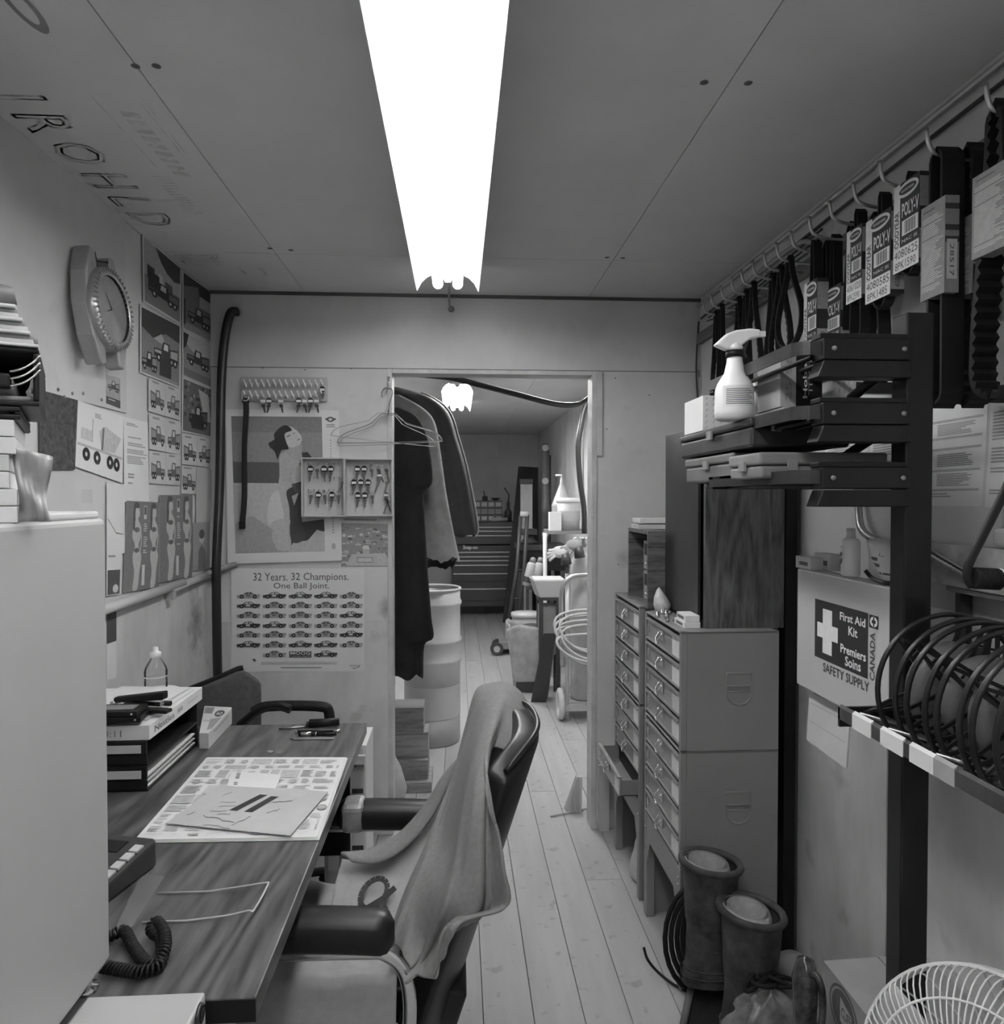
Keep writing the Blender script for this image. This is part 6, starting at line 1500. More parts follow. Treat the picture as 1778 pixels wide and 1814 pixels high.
big_belt('large cogged belt with big grey leaflet at the right picture edge', 0, XR-.125, .045, y0_, (1722,1790,318,462), atx(1730,712,XR-.125).z, .105, .009, lean=-.0)
big_belt('cogged belt hanging behind the leaflet belt, its loop showing below', 0, XR-.076, .045, y0_-.05, None, atx(1755,700,XR-.08).z, .10, .009, lean=.02)
# two unlabelled dark belts behind the labelled sleeves
def plain(label, y, z0, z1, x0, w_=.02, wid=.06, cog=.0):
    r = band(loop_path(y, z0, z1, wid, .012), x0, x0+w_, .007, cog).build('drive_belt', M_belt); tag(r, label, 'belt', 'bare belts on the pegs')
plain('dark flat belt hanging between the K0890 and round-emblem sleeves', pk[6].y-.03, zp(6), zp(6)-.28, XR-.06, .03, .05)
plain('dark belt hanging closest behind the 4061020 sleeve', pk[4].y+.035, zp(4), zp(4)-.36, XR-.07, .03, .07)
plain('tall dark belt behind the upper rack shelf near the brace', pk[4].y-.05, zp(4)-.01, atx(1520,690,XR-.06).z, XR-.06, .03, .075)
names = ['first', 'second', 'third', 'fourth', 'fifth', 'sixth', 'seventh', 'eighth']
for k in range(8):
    kk = 7+k; ln = (.26,.30,.34,.36,.40,.38,.42,.40)[k]
    plain('narrow black belt loop, %s along the far pegs counted from the conduit arch' % names[k], pk[kk].y, zp(kk), zp(kk)-ln, pk[kk].x-.02+.012*(k % 3), .016, (.16,.14,.10,.14,.09,.13,.08,.10)[k], .004*(k % 2))
plain('narrow black belt doubled on the far pegs under the ceiling corner', pk[12].y-.03, zp(12)-.005, zp(12)-.36, pk[12].x+.02, .016, .07)
# two cards hung among the far belts
s = Sheet(*quad(((1355,478),(1380,468),(1384,560),(1358,570)), 0, XR-.004)); s.lines(.05,.05,.8,.3,4,.3,1); s.rect(.05,.35,.9,.7,.35); s.lines(.1,.75,.8,.95,3,.3,2)
s.build('hang_card', 'pale card hanging behind the far belts by the conduit arch', 'card', M_paper2)
s = Sheet(*quad(((1228,650),(1240,645),(1241,690),(1229,694)), 0, XR-.004)); s.rect(.1,.2,.9,.5,.1); s.lines(.1,.6,.9,.9,3,.3,1)
s.build('hang_card', 'small label card beneath the furthest belt in the corner', 'card', M_paper2)
m = MB(); m.tube(smooth_path([V((XR-.012,YB-.02,2.2)), V((XR-.02,YB-.015,2.0)), V((XR-.012,YB-.02,1.8)), V((XR-.014,YB-.018,1.55)), V((XR-.012,YB-.02,1.4))], 5), .004, 6); tag(m.build('wire', M_dgrey), 'dark cable running down the right back corner', 'wire')
# ================================================================= wall ledge, hacksaw, drill
lg = MB().box((XR-.055, .95, 1.262), (XR-.0045, 1.60, 1.345)); tag(lg.build('wall_ledge', mat('stained_plank', .42, .8, var=.35, scale=14, spots=.3)), 'stained wooden batten along the right wall behind the reels', 'batten')
lb_ = T('ledge_bracket', 'dark steel channel under the stained batten', 'bracket', (XR-.03, 1.2, 1.23))
MB().box((XR-.05, .95, 1.250), (XR-.0045, 1.42, 1.261)).build('channel', M_mgrey, lb_); MB().box((XR-.03, 1.405, .98), (XR-.0045, 1.42, 1.25)).build('strut', M_dgrey, lb_)
a = atx(1640,975,XR-.07); b = atx(1715,1018,XR-.07)
m = MB(); pth = smooth_path([atx(1600,960,XR-.07), a, lerp(a,b,.5), b], 10); m.tube(pth, [.009 if k % 2 else .0078 for k in range(len(pth))], 8); tag(m.build('flexible_conduit', M_chrome), 'bright ribbed conduit crossing the stained batten', 'conduit')
m = MB(); pth = smooth_path([V((XR-.02,SYF+.12,1.50)), V((XR-.02,SYF+.115,1.42)), V((XR-.03,SYF+.08,1.36)), V((XR-.03,SYF-.0,1.335)), V((XR-.03,SYF-.12,1.335)), V((XR-.03,SYF-.22,1.33))], 10); m.tube(pth, [.010 if k % 2 else .0088 for k in range(len(pth))], 8); tag(m.build('flexible_conduit', M_steel), 'ribbed conduit bending down behind the kit and far rack post', 'conduit')
# hacksaw hanging over the reels
hy = 1.02
hsaw = T('hacksaw', 'black hacksaw hanging at the right picture edge above the reels', 'hacksaw', aty(1740,1040,hy))
pth = smooth_path([aty(1800,820,hy), aty(1775,880,hy), aty(1740,950,hy), aty(1722,985,hy), aty(1714,1005,hy), aty(1714,1025,hy), aty(1722,1038,hy)], 5)
MB().tube(pth, .0075, 8, flat=.6).build('frame', M_black, hsaw)
MB().tube([aty(1722,1024,hy), aty(1772,1026,hy)], .0155, 16).build('grip', M_rubber, hsaw)
for k in range(10): q = lerp(aty(1726,1024,hy), aty(1766,1026,hy), k/9); MB().lathe([(.0163,-.0008),(.0163,.0008)], q, (1,0,0), n=14).build('grip_rib', M_rubber, hsaw)
MB().lathe([(.0165,-.002),(.0165,.002)], aty(1769,1026,hy), (1,0,0), n=16).build('collar', M_wpaint, hsaw)
MB().tube([aty(1772,1026,hy), aty(1800,1028,hy)], .010, 10).build('stub', M_black, hsaw)
# pale power tool on the batten
dy = 1.20
dr_ = T('power_tool', 'pale power tool with round handle on the batten edge', 'power tool', V((XR-.04, dy, 1.346)))
MB().obox((XR-.03, 1.22, 1.366), (.05,.14,.035)).build('body', M_lgrey, dr_, bevel=.008, seg=3)
MB().tube(smooth_path([(XR-.03,1.27,1.385),(XR-.03,1.27,1.42),(XR-.03,1.245,1.45),(XR-.03,1.2,1.455),(XR-.03,1.14,1.45)], 5), .015, 12).build('handle', mat('tool_handle', .4, .4), dr_)
# ================================================================= wire reels on their shelf
LX = aty(1554,1225,1.20).x-.0; RZ = 1.11; RR = .128; RCX = LX+RR
lip0 = atx(1484,1268,.70); lip1 = atx(1778,1405,.70)
lipx = .70; lz = (lip0.z+lip1.z)/2
rs = T('reel_shelf', 'narrow steel shelf with labelled front rail under the wire reels', 'shelf', (lipx+.1, 1.1, lz-.02))
yA, yB_ = .75, lip0.y
rail_m = mat('worn_rail', .10, .35, .4, var=.5, scale=9)
MB().prism([V((lipx, yA, lz-.016)), V((lipx+.008, yA, lz-.018)), V((lipx+.014, yA, lz-.010)), V((lipx+.014, yA, lz+.006)), V((lipx+.006, yA, lz+.010)), V((lipx, yA, lz+.006))], (0, yB_-yA, 0)).build('front_rail', rail_m, rs)
for k, dx in enumerate((.03, .055, .08)): MB().box((lipx+dx, yA, lz-.014), (lipx+dx+.006, yB_-.01, lz-.010)).build('slat', rail_m, rs)
MB().box((lipx+.12, yA, lz-.02), (XR-.06, yB_-.1, lz-.014)).build('tray', mat('tray_grey', .3, .5, var=.2), rs)
MB().box((lipx, yB_-.006, lz-.03), (PX0+.01, yB_, lz+.006)).build('end_arm', M_blackm, rs)
for xx in (lipx+.03,): MB().tube([(xx, yB_, lz-.012), (PX0+.02, PY+.02, lz+.02)], .006, 6).build('bracket', M_blackm, rs)
MB().box((lipx+.12, yA, lz-.019), (lipx+.126, yB_-.1, lz+.01)).build('inner_rail', rail_m, rs)
def tagon(px0, px1, mt, nm):
    ya, yb = atx(px1, 1300, lipx).y, atx(px0, 1300, lipx).y
    MB().hexa([V((lipx-.0014,ya,lz-.018)), V((lipx-.0006,ya,lz-.018)), V((lipx-.0006,yb,lz-.018)), V((lipx-.0014,yb,lz-.018)), V((lipx-.0014,ya,lz+.008)), V((lipx+.004,ya,lz+.0125)), V((lipx+.004,yb,lz+.0125)), V((lipx-.0014,yb,lz+.008))]).build(nm, mt, rs)
for a_, b_ in ((1510,1543),(1560,1600),(1612,1655)): tagon(a_, b_, M_paper, 'rail_label')
tagon(1656, 1692, M_card, 'rail_label')
for yy in (lerp(yA,yB_,.5), lerp(yA,yB_,.72), lerp(yA,yB_,.88)):
    MB().tube([(lipx+.004, yy, lz+.012), (lipx+.09, yy-.03, lz-.008)], .003, 6).build('cross_wire', M_steel, rs)
axle = MB().tube([(RCX, .72, RZ), (RCX, 1.215, RZ)], .011, 12).build('axle', M_steel, rs)
MB().obox((RCX, 1.222, RZ-.045), (.03,.006,.14)).build('axle_stand', M_blackm, rs)
M_wireg = mat('spooled_wire', .12, .55, var=.1, scale=40, stretch=(1,30,1))
ringy = [1.20, 1.15, 1.119, 1.0735, 1.046, .996, .971, .925]
M_reel = mat('reel_black', .014, .35, var=.2)
for k in range(4):
    r = T('wire_reel', 'black open-flanged wire reel, %s from the rack post' % ('first', 'second', 'third', 'fourth')[k], 'wire reel', (RCX, (ringy[2*k]+ringy[2*k+1])/2, RZ-RR), 'wire reels on the shelf')
    ya, yb = ringy[2*k+1], ringy[2*k]
    for y in (ya, yb):
        fl_ = MB().tube([(RCX+RR*math.cos(2*math.pi*j/48), y, RZ+RR*math.sin(2*math.pi*j/48)) for j in range(48)], .0046, 8, closed=True).build('flange_ring', M_reel, r)
        for j in range(6):
            a_ = 2*math.pi*(j+.25+.1*k)/6; d = V((math.cos(a_), 0, math.sin(a_))); n_ = V((-d.z, 0, d.x)); c_ = V((RCX, y, RZ))
            for sg in (-1, 1):
                MB().hexa([c_+d*.05+n_*(sg*.016)-n_*.003+V((0,-.002,0)), c_+d*.05+n_*(sg*.016)+n_*.003+V((0,-.002,0)), c_+d*(RR-.003)+n_*(sg*.005)+n_*.003+V((0,-.002,0)), c_+d*(RR-.003)+n_*(sg*.005)-n_*.003+V((0,-.002,0)),
                           c_+d*.05+n_*(sg*.016)-n_*.003+V((0,.002,0)), c_+d*.05+n_*(sg*.016)+n_*.003+V((0,.002,0)), c_+d*(RR-.003)+n_*(sg*.005)+n_*.003+V((0,.002,0)), c_+d*(RR-.003)+n_*(sg*.005)-n_*.003+V((0,.002,0))]).build('spoke', M_reel, fl_)
            MB().obox(c_+d*.085, (.004,.003,.012), Matrix.Rotation(-a_, 3, 'Y')).build('web', M_reel, fl_)
    m = MB(); m.lathe([(.03,0),(.082-.006*(k % 2),0),(.082-.006*(k % 2),yb-ya-.008),(.03,yb-ya-.008)], (RCX, ya+.004, RZ), (0,1,0), n=40); m.s = [len(f) == 4 for f in m.f]; m.build('wound_wire', M_wireg, r)
    MB().lathe([(.012,-.004),(.05,-.004),(.05,yb-ya+.004),(.012,yb-ya+.004)], (RCX, ya, RZ), (0,1,0), n=32, caps=False).build('hub', M_reel, r)
# ================================================================= on the floor to the right
FB = 0
# cardboard box
bz = .42; p = atz(1460, 1702, bz); BX0, BY1 = p.x, p.y
cbx = T('cardboard_box', 'closed cardboard box with round printed emblem behind the fan', 'box', (BX0+.11, BY1-.17, 0))
BX1 = XR-.012
MB().box((BX0, BY1-.27, 0), (BX1, BY1, bz-.004)).build('box', M_card, cbx, bevel=.002)
MB().hexa([V((BX0-.002,BY1-.27,bz-.003)), V((BX0+.12,BY1-.27,bz-.003)), V((BX0+.12,BY1,bz-.003)), V((BX0-.002,BY1,bz-.003)), V((BX0-.002,BY1-.27,bz)), V((BX0+.12,BY1-.27,bz+.004)), V((BX0+.12,BY1,bz+.004)), V((BX0-.002,BY1,bz))]).build('flap', M_card, cbx)
MB().hexa([V((BX0+.122,BY1-.27,bz-.003)), V((BX1,BY1-.27,bz-.003)), V((BX1,BY1,bz-.003)), V((BX0+.122,BY1,bz-.003)), V((BX0+.122,BY1-.27,bz+.006)), V((BX1,BY1-.27,bz)), V((BX1,BY1,bz)), V((BX0+.122,BY1,bz+.006))]).build('flap', M_card, cbx)
s = Sheet(V((BX0-.0005,BY1,bz-.01)), V((BX0-.0005,BY1-.255,bz-.01)), V((BX0-.0005,BY1-.255,.02)), V((BX0-.0005,BY1,.02)))
def bu(px, py): q = atx(px, py, BX0); return ((BY1-q.y)/.255, (bz-.01-q.z)/(bz-.03))
cu_, cv_ = bu(1494,1795); s.disc(cu_, cv_, .22, .135, .09, 28); s.disc(cu_, cv_, .2, .12, .3, 28); s.disc(cu_, cv_, .18, .11, .11, 28)
s.poly([(cu_-.05,cv_-.07),(cu_+.12,cv_-.03),(cu_+.12,cv_+.1),(cu_-.05,cv_+.06)][::-1], .4); s.text('CLIFF', cu_-.03, cv_-.025, cu_+.11, cv_+.03, .08, True)
s.mb.build('emblem', s.mats, cbx)
# fan
fc = CAM+(V((.89, 1.14, .415))-CAM)*.87; fdir = V((-.78, -.50, .38)).normalized(); FRR = .178
fan = T('desk_fan', 'white round fan with wire guard at the lower right corner', 'fan', (fc.x+.10, fc.y+.05, 0))
fx = fdir.cross(V((0,0,1))).normalized(); fyv = fx.cross(fdir).normalized()
def FP(r_, a_, h): return fc+(fx*math.cos(a_)+fyv*math.sin(a_))*r_+fdir*h
M_fan = mat('fan_white', .75, .35, var=.03)
m = MB(); m.add([FP(FRR+dr2, 2*math.pi*k/56, h) for k in range(56) for dr2, h in ((0,-.026),(0.005,-.026),(.005,.012),(0,.012))], [(4*k+a_, 4*((k+1) % 56)+a_, 4*((k+1) % 56)+(a_+1) % 4, 4*k+(a_+1) % 4) for k in range(56) for a_ in range(4)], 0, False); m.build('guard_band', M_fan, fan)
NR = 90
for k in range(NR):
    a_ = 2*math.pi*k/NR
    MB().tube([FP(.045+(FRR-.045)*math.sin(t*math.pi/2/8), a_+.10*(t/8), .012+.075*math.cos(t*math.pi/2/8)) for t in range(9)], .0014, 5).build('guard_wire', M_fan, fan)
for k in range(24):
    a_ = 2*math.pi*k/24
    MB().tube([FP(.06+(FRR-.06)*math.sin(t*math.pi/2/6), a_, -.012-.07*math.cos(t*math.pi/2/6)) for t in range(7)], .0017, 5).build('rear_guard_wire', M_fan, fan)
MB().tube([FP(.135, 2*math.pi*k/40, .068) for k in range(40)], .002, 5, closed=True).build('guard_hoop', M_fan, fan)
MB().lathe([(.048,0),(.048,.008),(.03,.012),(0,.012)], fc+fdir*.085, fdir, n=28).build('badge', M_fan, fan)
for k in range(3):
    a0_ = 2*math.pi*k/3
    m = MB(); m.grid(lambda u, v: FP(lerp(.03,.175,v), a0_+(u-.5)*(1.5-.3*v), .03*(u-.5)*1.6), 8, 6); m.build('blade', mat('fan_blade', .5, .3), fan, solid=.002)
MB().lathe([(.035,-.03),(.035,.02),(.02,.03),(0,.03)], fc, fdir, n=20).build('hub', M_fan, fan)
MB().lathe([(.045,-.12),(.055,-.10),(.055,-.05),(.03,-.03)], fc, fdir, n=20).build('motor', M_fan, fan)
bq = fc-fdir*.09; MB().tube(smooth_path([bq, bq+V((.02,.01,-.06)), V((bq.x+.03,bq.y+.02,.2)), V((bq.x+.03,bq.y+.02,.02))], 5), .016, 12).build('stem', M_fan, fan)
MB().lathe([(.10,0),(.10,.012),(.05,.03),(.02,.04),(0,.04)], (bq.x+.03, bq.y+.02, 0), n=32).build('base', M_fan, fan)
# rubber boots
M_boot = mat('dusty_rubber', .055, .6, var=.95, scale=12, bump=.06, detail=6)
M_felt = mat('felt_liner', .5, .95, var=.15, scale=60, bump=.2)
def boot(label, c, yaw, h):
    r = T('rubber_boot', label, 'boot', c, 'rubber boots'); c = V(c); f_ = V((math.cos(yaw), math.sin(yaw), 0)); s_ = V((-f_.y, f_.x, 0)); up = V((0,0,1))
    def ring(cx, z, ax_, ay, tilt=0.): return [c+f_*(cx+ax_*math.cos(a)-0)+s_*(ay*math.sin(a))+up*(z+tilt*ax_*math.cos(a)) for a in [2*math.pi*k/24 for k in range(24)]]
    shaft = [(0,h,.078,.072,-.10),(0,h-.03,.077,.071,-.06),(.0,h*.75,.074,.068,0),(-.004,h*.5,.068,.062,0),(-.002,.18,.066,.058,.05),(.006,.145,.074,.057,.12),(.024,.11,.096,.056,.18),(.042,.075,.118,.055,.12),(.05,.05,.13,.053,.0),(.052,.03,.134,.053,0),(.052,.022,.136,.054,0)]
    vs = []; 
    for cx, z, a_, b_, t_ in shaft: vs += ring(cx, z, a_, b_, t_)
    m = MB(); n = 24; m.add(vs, [(i2*n+k, (i2+1)*n+k, (i2+1)*n+(k+1) % n, i2*n+(k+1) % n) for i2 in range(len(shaft)-1) for k in range(n)], 0, True)
    m.build('upper', M_boot, r, sub=1)
    # toe cap bulge
    MB().ball(c+f_*.115+up*.052, .05, (1.25 if abs(f_.x) > .7 else 1., 1.0, .85), 18, 10).build('toe', M_boot, r)
    cuff = ring(0, h+.004, .081, .075, -.10); MB().tube(cuff, .010, 8, closed=True).build('cuff', mat('cuff_fabric', .055, .8, var=.5, scale=18), r)
    ln = MB(); lv = []
    for cx, z, a_, b_ in ((-.012,h+.012,.058,.058),(-.012,h-.002,.063,.063),(-.006,h-.05,.06,.06),(0,h-.14,.056,.056)): lv += ring(cx, z, a_, b_, -.10)
    for cx, z, a_, b_ in ((0,h-.14,.05,.05),(-.008,h-.04,.052,.052),(-.012,h+.012,.050,.050)): lv += ring(cx, z, a_, b_, -.10)
    ln.add(lv, [(i2*n+k, (i2+1)*n+k, (i2+1)*n+(k+1) % n, i2*n+(k+1) % n) for i2 in range(6) for k in range(n)], 0, True)
    ln.add(ring(0,h-.07,.056,.056), [tuple(range(24))]); ln.build('felt_liner', M_felt, r)
    for z_ in (.03, .05): MB().tube(ring(.052, z_, .1375-.3*(z_-.03), .0555), .0022, 5, closed=True).build('welt', M_boot, r)
    sole = ring(.052, .0, .134, .053); m = MB(); m.prism(sole, (0,0,.024)); m.build('sole', M_boot, r, bevel=.004)
    MB().tube([c+f_*(-.02)+s_*-.062+up*h*.36, c+f_*.04+s_*-.060+up*(h*.3)], .0015, 5).build('seam', M_boot, r)
    return r
bn = aty(1330, 1680, 1.90)
boot('near dusty rubber boot with pale felt liner, in front of the cabinets', (aty(1330,1680,1.838).x, 1.838, .004), math.radians(-18), .345)
boot('far rubber boot with pale felt liner, set on the black case', (aty(1257,1640,1.965).x-.0, 1.960, .088), math.radians(8), .33)
# black case under the far boot
bc_ = T('black_case', 'low black open-edged case lying under the far boot', 'case', (.66, 1.92, .001))
m = MB(); 
MB().hexa([V((.585,1.84,.001)), V((.715,1.80,.001)), V((.83,2.03,.001)), V((.70,2.035,.001)), V((.60,1.85,.03)), V((.715,1.815,.03)), V((.83,2.03,.086)), V((.695,2.035,.086))]).build('wedge', M_black, bc_, bevel=.006, seg=2)
MB().tube([V((.588,1.845,.03)), V((.69,2.03,.092))], .010, 8).build('edge_tube', mat('worn_edge', .09, .6, var=.4), bc_)
MB().tube(smooth_path([(.60,1.84,.002),(.59,1.815,.006),(.605,1.795,.012),(.63,1.80,.008),(.625,1.82,.004)], 4), .003, 6).build('wire_hook', M_steel, bc_)
m = MB(); m.tube(smooth_path([atz(1140,1678,.08), atz(1147,1700,.05), atz(1165,1722,.02), atz(1190,1742,.006), atz(1215,1755,.005)], 6), .0042, 6); tag(m.build('cable', M_black), 'stiff black cable end rising from the floor left of the boots', 'cable')
# black hose coil behind
hc = T('hose_coil', 'dark coil of hose standing behind the far boot', 'hose', (.70, 2.022, .002))
for k in range(4): MB().tube([(.70+(.105-.018*k)*math.cos(t*.26), 2.024+.002*k, .17+(.16-.022*k)*math.sin(t*.26)) for t in range(24)], .0075, 8, closed=True).build('turn', M_rubber, hc)
# hard hat on the floor by the wall
hq = atz(1410, 1757, 0)
hm = T('hard_hat', 'dusty grey hard hat lying on the floor behind the near boot', 'helmet', (hq.x-.01, hq.y+.06, 0))
MB().lathe([(.068,.004),(.069,.02),(.066,.06),(.052,.09),(.028,.108),(0,.113)], (hq.x-.01, hq.y+.0, 0), n=28).build('shell', mat('dusty_grey', .26, .6, var=.25), hm)
MB().lathe([(.066,0),(.078,.0),(.079,.005),(.066,.012)], (hq.x-.01, hq.y+.0, 0), n=28).build('brim', mat('dusty_grey', .26), hm)
# oily jug and crumpled plastic in the front
q = aty(1430, 1760, 1.50)
jg = T('oil_jug', 'oily black jug with looped handle beside the cardboard box', 'jug', (q.x-.005, 1.50, 0))
MB().lathe([(.024,0),(.030,.01),(.032,.14),(.030,.24),(.024,.32),(.028,.40),(.018,.44),(0,.45)], (q.x-.005,1.50,0), n=20).build('body', mat('oily_black', .05, .12, var=.9, scale=25), jg)
MB().tube(smooth_path([(q.x-.004,1.485,.42),(q.x+.004,1.462,.428),(q.x+.008,1.45,.39),(q.x+.006,1.455,.32),(q.x-.002,1.475,.27)], 5), .007, 10).build('handle', mat('oily_black', .05), jg)
m = MB(); rnd = random.Random(4); c_ = atz(1370, 1800, .12)
def crum(u, v):
    a_ = 2*math.pi*u; t = v*math.pi; rr = 1+.22*math.sin(5*a_+3*t)+.14*math.sin(9*a_-4*t)
    return V((.79+.10*rr*math.sin(t)*math.cos(a_), 1.755+.05*rr*math.sin(t)*math.sin(a_), .10-.095*math.cos(t)*(1+.12*math.sin(6*a_))))
m.grid(crum, 40, 16)
for v in m.v: v.z = max(v.z, .002)
tag(m.build('crumpled_bag', mat('grimy_plastic', .22, .25, var=.5, scale=16)), 'crumpled grimy plastic bag on the floor before the boots', 'bag')
m = MB(); rnd = random.Random(9)
for k in range(5): pass
m.tube(smooth_path([V((.68+.05*math.cos(k*1.3)+.03*k/6, 1.785+.03*math.sin(k*1.7), .20+.010*math.sin(k*2.1))) for k in range(16)], 5), .006, 7)
m.v = [p+V((.07,-.03,.02)) for p in m.v]
tag(m.build('tangled_cord', M_rubber), 'tangled dark cord lying on the crumpled plastic bag', 'cord')
# ================================================================= beyond the doorway
rod = MB().tube([(-.43, YB+.09, 1.86), (-.43, 4.3, 1.86)], .014, 12); tag(rod.build('clothes_rod', M_steel), 'steel clothes rod hidden behind the left door jamb', 'rod')
def garment(name, label, cat, y, right, xl, mt, th=.06, seed=1, ragged=.0, nf=5, trim=None):
    """right: silhouette pixels top to bottom at depth y; xl: left limit"""
    R_ = [aty(px, py, y) for px, py in right]; rnd = random.Random(seed); ph = [rnd.uniform(0,6.28) for _ in range(6)]
    r = T(name, label, cat, (-.42, y, R_[-1].z))
    def fn(u, v):
        q = cr(R_, v); a_ = 2*math.pi*u; shoulder = min(1, v*5+.25)
        cx = (q.x+xl)/2; w_ = (q.x-xl)/2; ca, sa = math.cos(a_), math.sin(a_)
        fold_ = 1+.38*min(1, v*1.6)*(math.sin(nf*a_+ph[0]+1.5*v)*.5+math.sin((nf+4)*a_+ph[1]-2*v)*.3)
        dth = th*(shoulder**.6)*fold_
        cc = abs(ca)**.75*(1 if ca > 0 else -1)
        return V((cx+w_*cc, y+dth*sa+.012*math.sin(5*v+ph[2]), q.z+(.012*math.sin(9*a_+ph[3])+ragged*math.sin(31*a_))*max(0,(v-.9)*10)))
    m = MB(); m.grid(fn, 72, 40); m.build('cloth', mt, r)
    hx = -.43
    MB().tube(smooth_path([(hx-.012,y,1.855),(hx-.014,y,1.872),(hx,y,1.882),(hx+.014,y,1.874),(hx+.012,y,1.85),(hx,y,1.82),(hx,y,min(1.80,R_[0].z+.03))], 4), .0022, 6).build('hanger_hook', M_wire, r)
    if trim:
        pts = [fn(.0, v/30) + V((.004,-.004,0)) for v in range(3, 30)]; MB().tube(pts, .006, 6).build('edge_trim', trim, r)
    return r
garment('coverall', 'long black coverall hanging nearest inside the doorway', 'coverall', 3.30, ((706,722),(738,738),(758,780),(766,850),(752,872),(752,905),(757,1000),(764,1090),(768,1128),(752,1142),(750,1196)), -.56, mat('black_cloth', .011, .95, var=.4, scale=14), .045, 2)
garment('work_jacket', 'faded grey work jacket with frayed hem in the middle', 'jacket', 3.52, ((708,700),(748,722),(770,748),(780,800),(790,870),(802,935),(810,972),(814,990)), -.62, mat('faded_denim', .24, .95, var=.25, scale=10), .06, 5, .006)
garment('padded_jacket', 'dark padded jacket with shiny edge hanging furthest back', 'jacket', 3.78, ((706,686),(760,702),(795,730),(812,780),(826,830),(838,890),(845,938),(838,948)), -.66, mat('dark_padded', .02, .6, var=.5, scale=9), .075, 8, trim=mat('satin_edge', .22, .35))
garment('trousers', 'dark trousers below the grey jacket hem beside the drum', 'trousers', 3.66, ((760,960),(800,965),(808,985),(806,1000),(800,1004)), -.5, mat('black_cloth', .02), .04, 3)
hanger('coat_hanger', 'bright wire coat hanger in front of the grey jacket', (-.43, 3.42, 1.866), .1, -.06, mat('wire_bright', .7, .25, .9))
hanger('coat_hanger', 'wire coat hanger between grey and padded jackets', (-.43, 3.66, 1.866), -.15, .05, mat('wire_bright', .7))
# hose drooping across the door head and down the right wall
pts = [(-.36,3.24,1.985), aty(706,662,3.24), aty(790,668,3.24), aty(850,682,3.26), aty(920,700,3.3), aty(985,716,3.35), aty(1025,716,3.42), aty(1048,702,3.5)]
pts = [V(p) for p in pts]
m = MB(); m.tube(smooth_path(pts, 8), .013, 10); tag(m.build('hose', mat('black_hose', .02)), 'black hose sagging across the top of the doorway', 'hose')
pts = [aty(1046,706,4.6), aty(1036,722,4.6), aty(1030,750,4.6), aty(1024,790,4.6), aty(1027,850,4.6), aty(1034,900,4.6), aty(1035,945,4.6)]
m = MB(); m.tube(smooth_path(pts, 6), .018, 10); tag(m.build('hose', mat('black_hose', .02)), 'black hose dropping down the right wall beyond the doorway', 'hose')
m = MB(); m.tube(smooth_path([aty(1042,720,4.66), aty(1034,760,4.66), aty(1033,850,4.66), aty(1037,930,4.66)], 5), .005, 6); tag(m.build('wire', M_mgrey), 'grey wire beside the hose on the far right wall', 'wire')
# drum
dc = atz(766, 1322, 0); DYc = dc.y+.12
xr_, xl_ = aty(815,1230,DYc).x, aty(716,1230,DYc).x; DR = (xr_-xl_)/2; dcx = (xr_+xl_)/2
zt = aty(790,1042,DYc).z
zz = lambda py: aty(790, py, DYc).z
dm = T('steel_drum', 'tall ribbed grey steel drum with white band behind the doorway', 'drum', (dcx, DYc, 0))
zb_, zw0, zw1 = 0, zz(1262), zz(1207)
MB().lathe([(DR*.98,0),(DR,.01),(DR,zw0)], (dcx,DYc,0), n=40).build('lower_shell', mat('drum_grey', .3, .35, .1), dm)
MB().lathe([(DR+.001,zw0),(DR+.001,zw1)], (dcx,DYc,0), n=40, caps=False).build('white_band', M_white, dm)
pr = [(DR,zw1)]
for py in (1165, 1131, 1066): z_ = zz(py); pr += [(DR,z_-.022),(DR+.008,z_-.006),(DR+.008,z_+.006),(DR,z_+.022)]
pr += [(DR,zt-.01)]
MB().lathe(pr, (dcx,DYc,0), n=40, caps=False).build('upper_shell', mat('drum_light', .55, .3, .1), dm, solid=.002)
MB().tube([(dcx+DR*math.cos(t*.1571), DYc+DR*math.sin(t*.1571), zt) for t in range(40)], .008, 8, closed=True).build('rim', M_lgrey, dm)
MB().lathe([(0,zt-.05),(DR-.004,zt-.05)], (dcx,DYc,0), n=32, caps=False).build('lid', M_mgrey, dm)
# lumber offcuts
M_lumber2 = wood('raw_lumber_dark', .16, .3, along=0, scale=9, rough=.8, rings=3)
lx = -.30
zs_ = [0, .05, .145, .27, .40]; xs_ = [aty(p, 1340, 3.5).x for p in (764, 757, 757, 749)]
labs = ('lowest flat lumber offcut of the pile by the left jamb', 'second lumber offcut from the floor by the left jamb', 'third wide lumber offcut from the floor by the left jamb', 'topmost lumber offcut of the pile by the left jamb')
for k in range(4):
    tag(MB().box((-.5, (3.52,3.56,3.60,3.58)[k], zs_[k]+.0005), (xs_[k], 3.74, zs_[k+1]-(.0,.02,.0,.0)[k]*0)).build('lumber_offcut', (M_lumber, M_lumber2)[k % 2], bevel=.002), labs[k], 'lumber', 'lumber offcuts by the jamb')
m = MB(); m.lathe([(.04,0),(.07,.02),(.085,.1),(.07,.2),(.04,.26),(0,.28)], (-.325, 3.33, 0), n=20)
for v in m.v: v.x += .008*math.sin(20*v.z); 
tag(m.build('sack', mat('pale_sack', .45, .8, var=.2)), 'rounded pale sack peeking past the foot of the left jamb', 'sack')
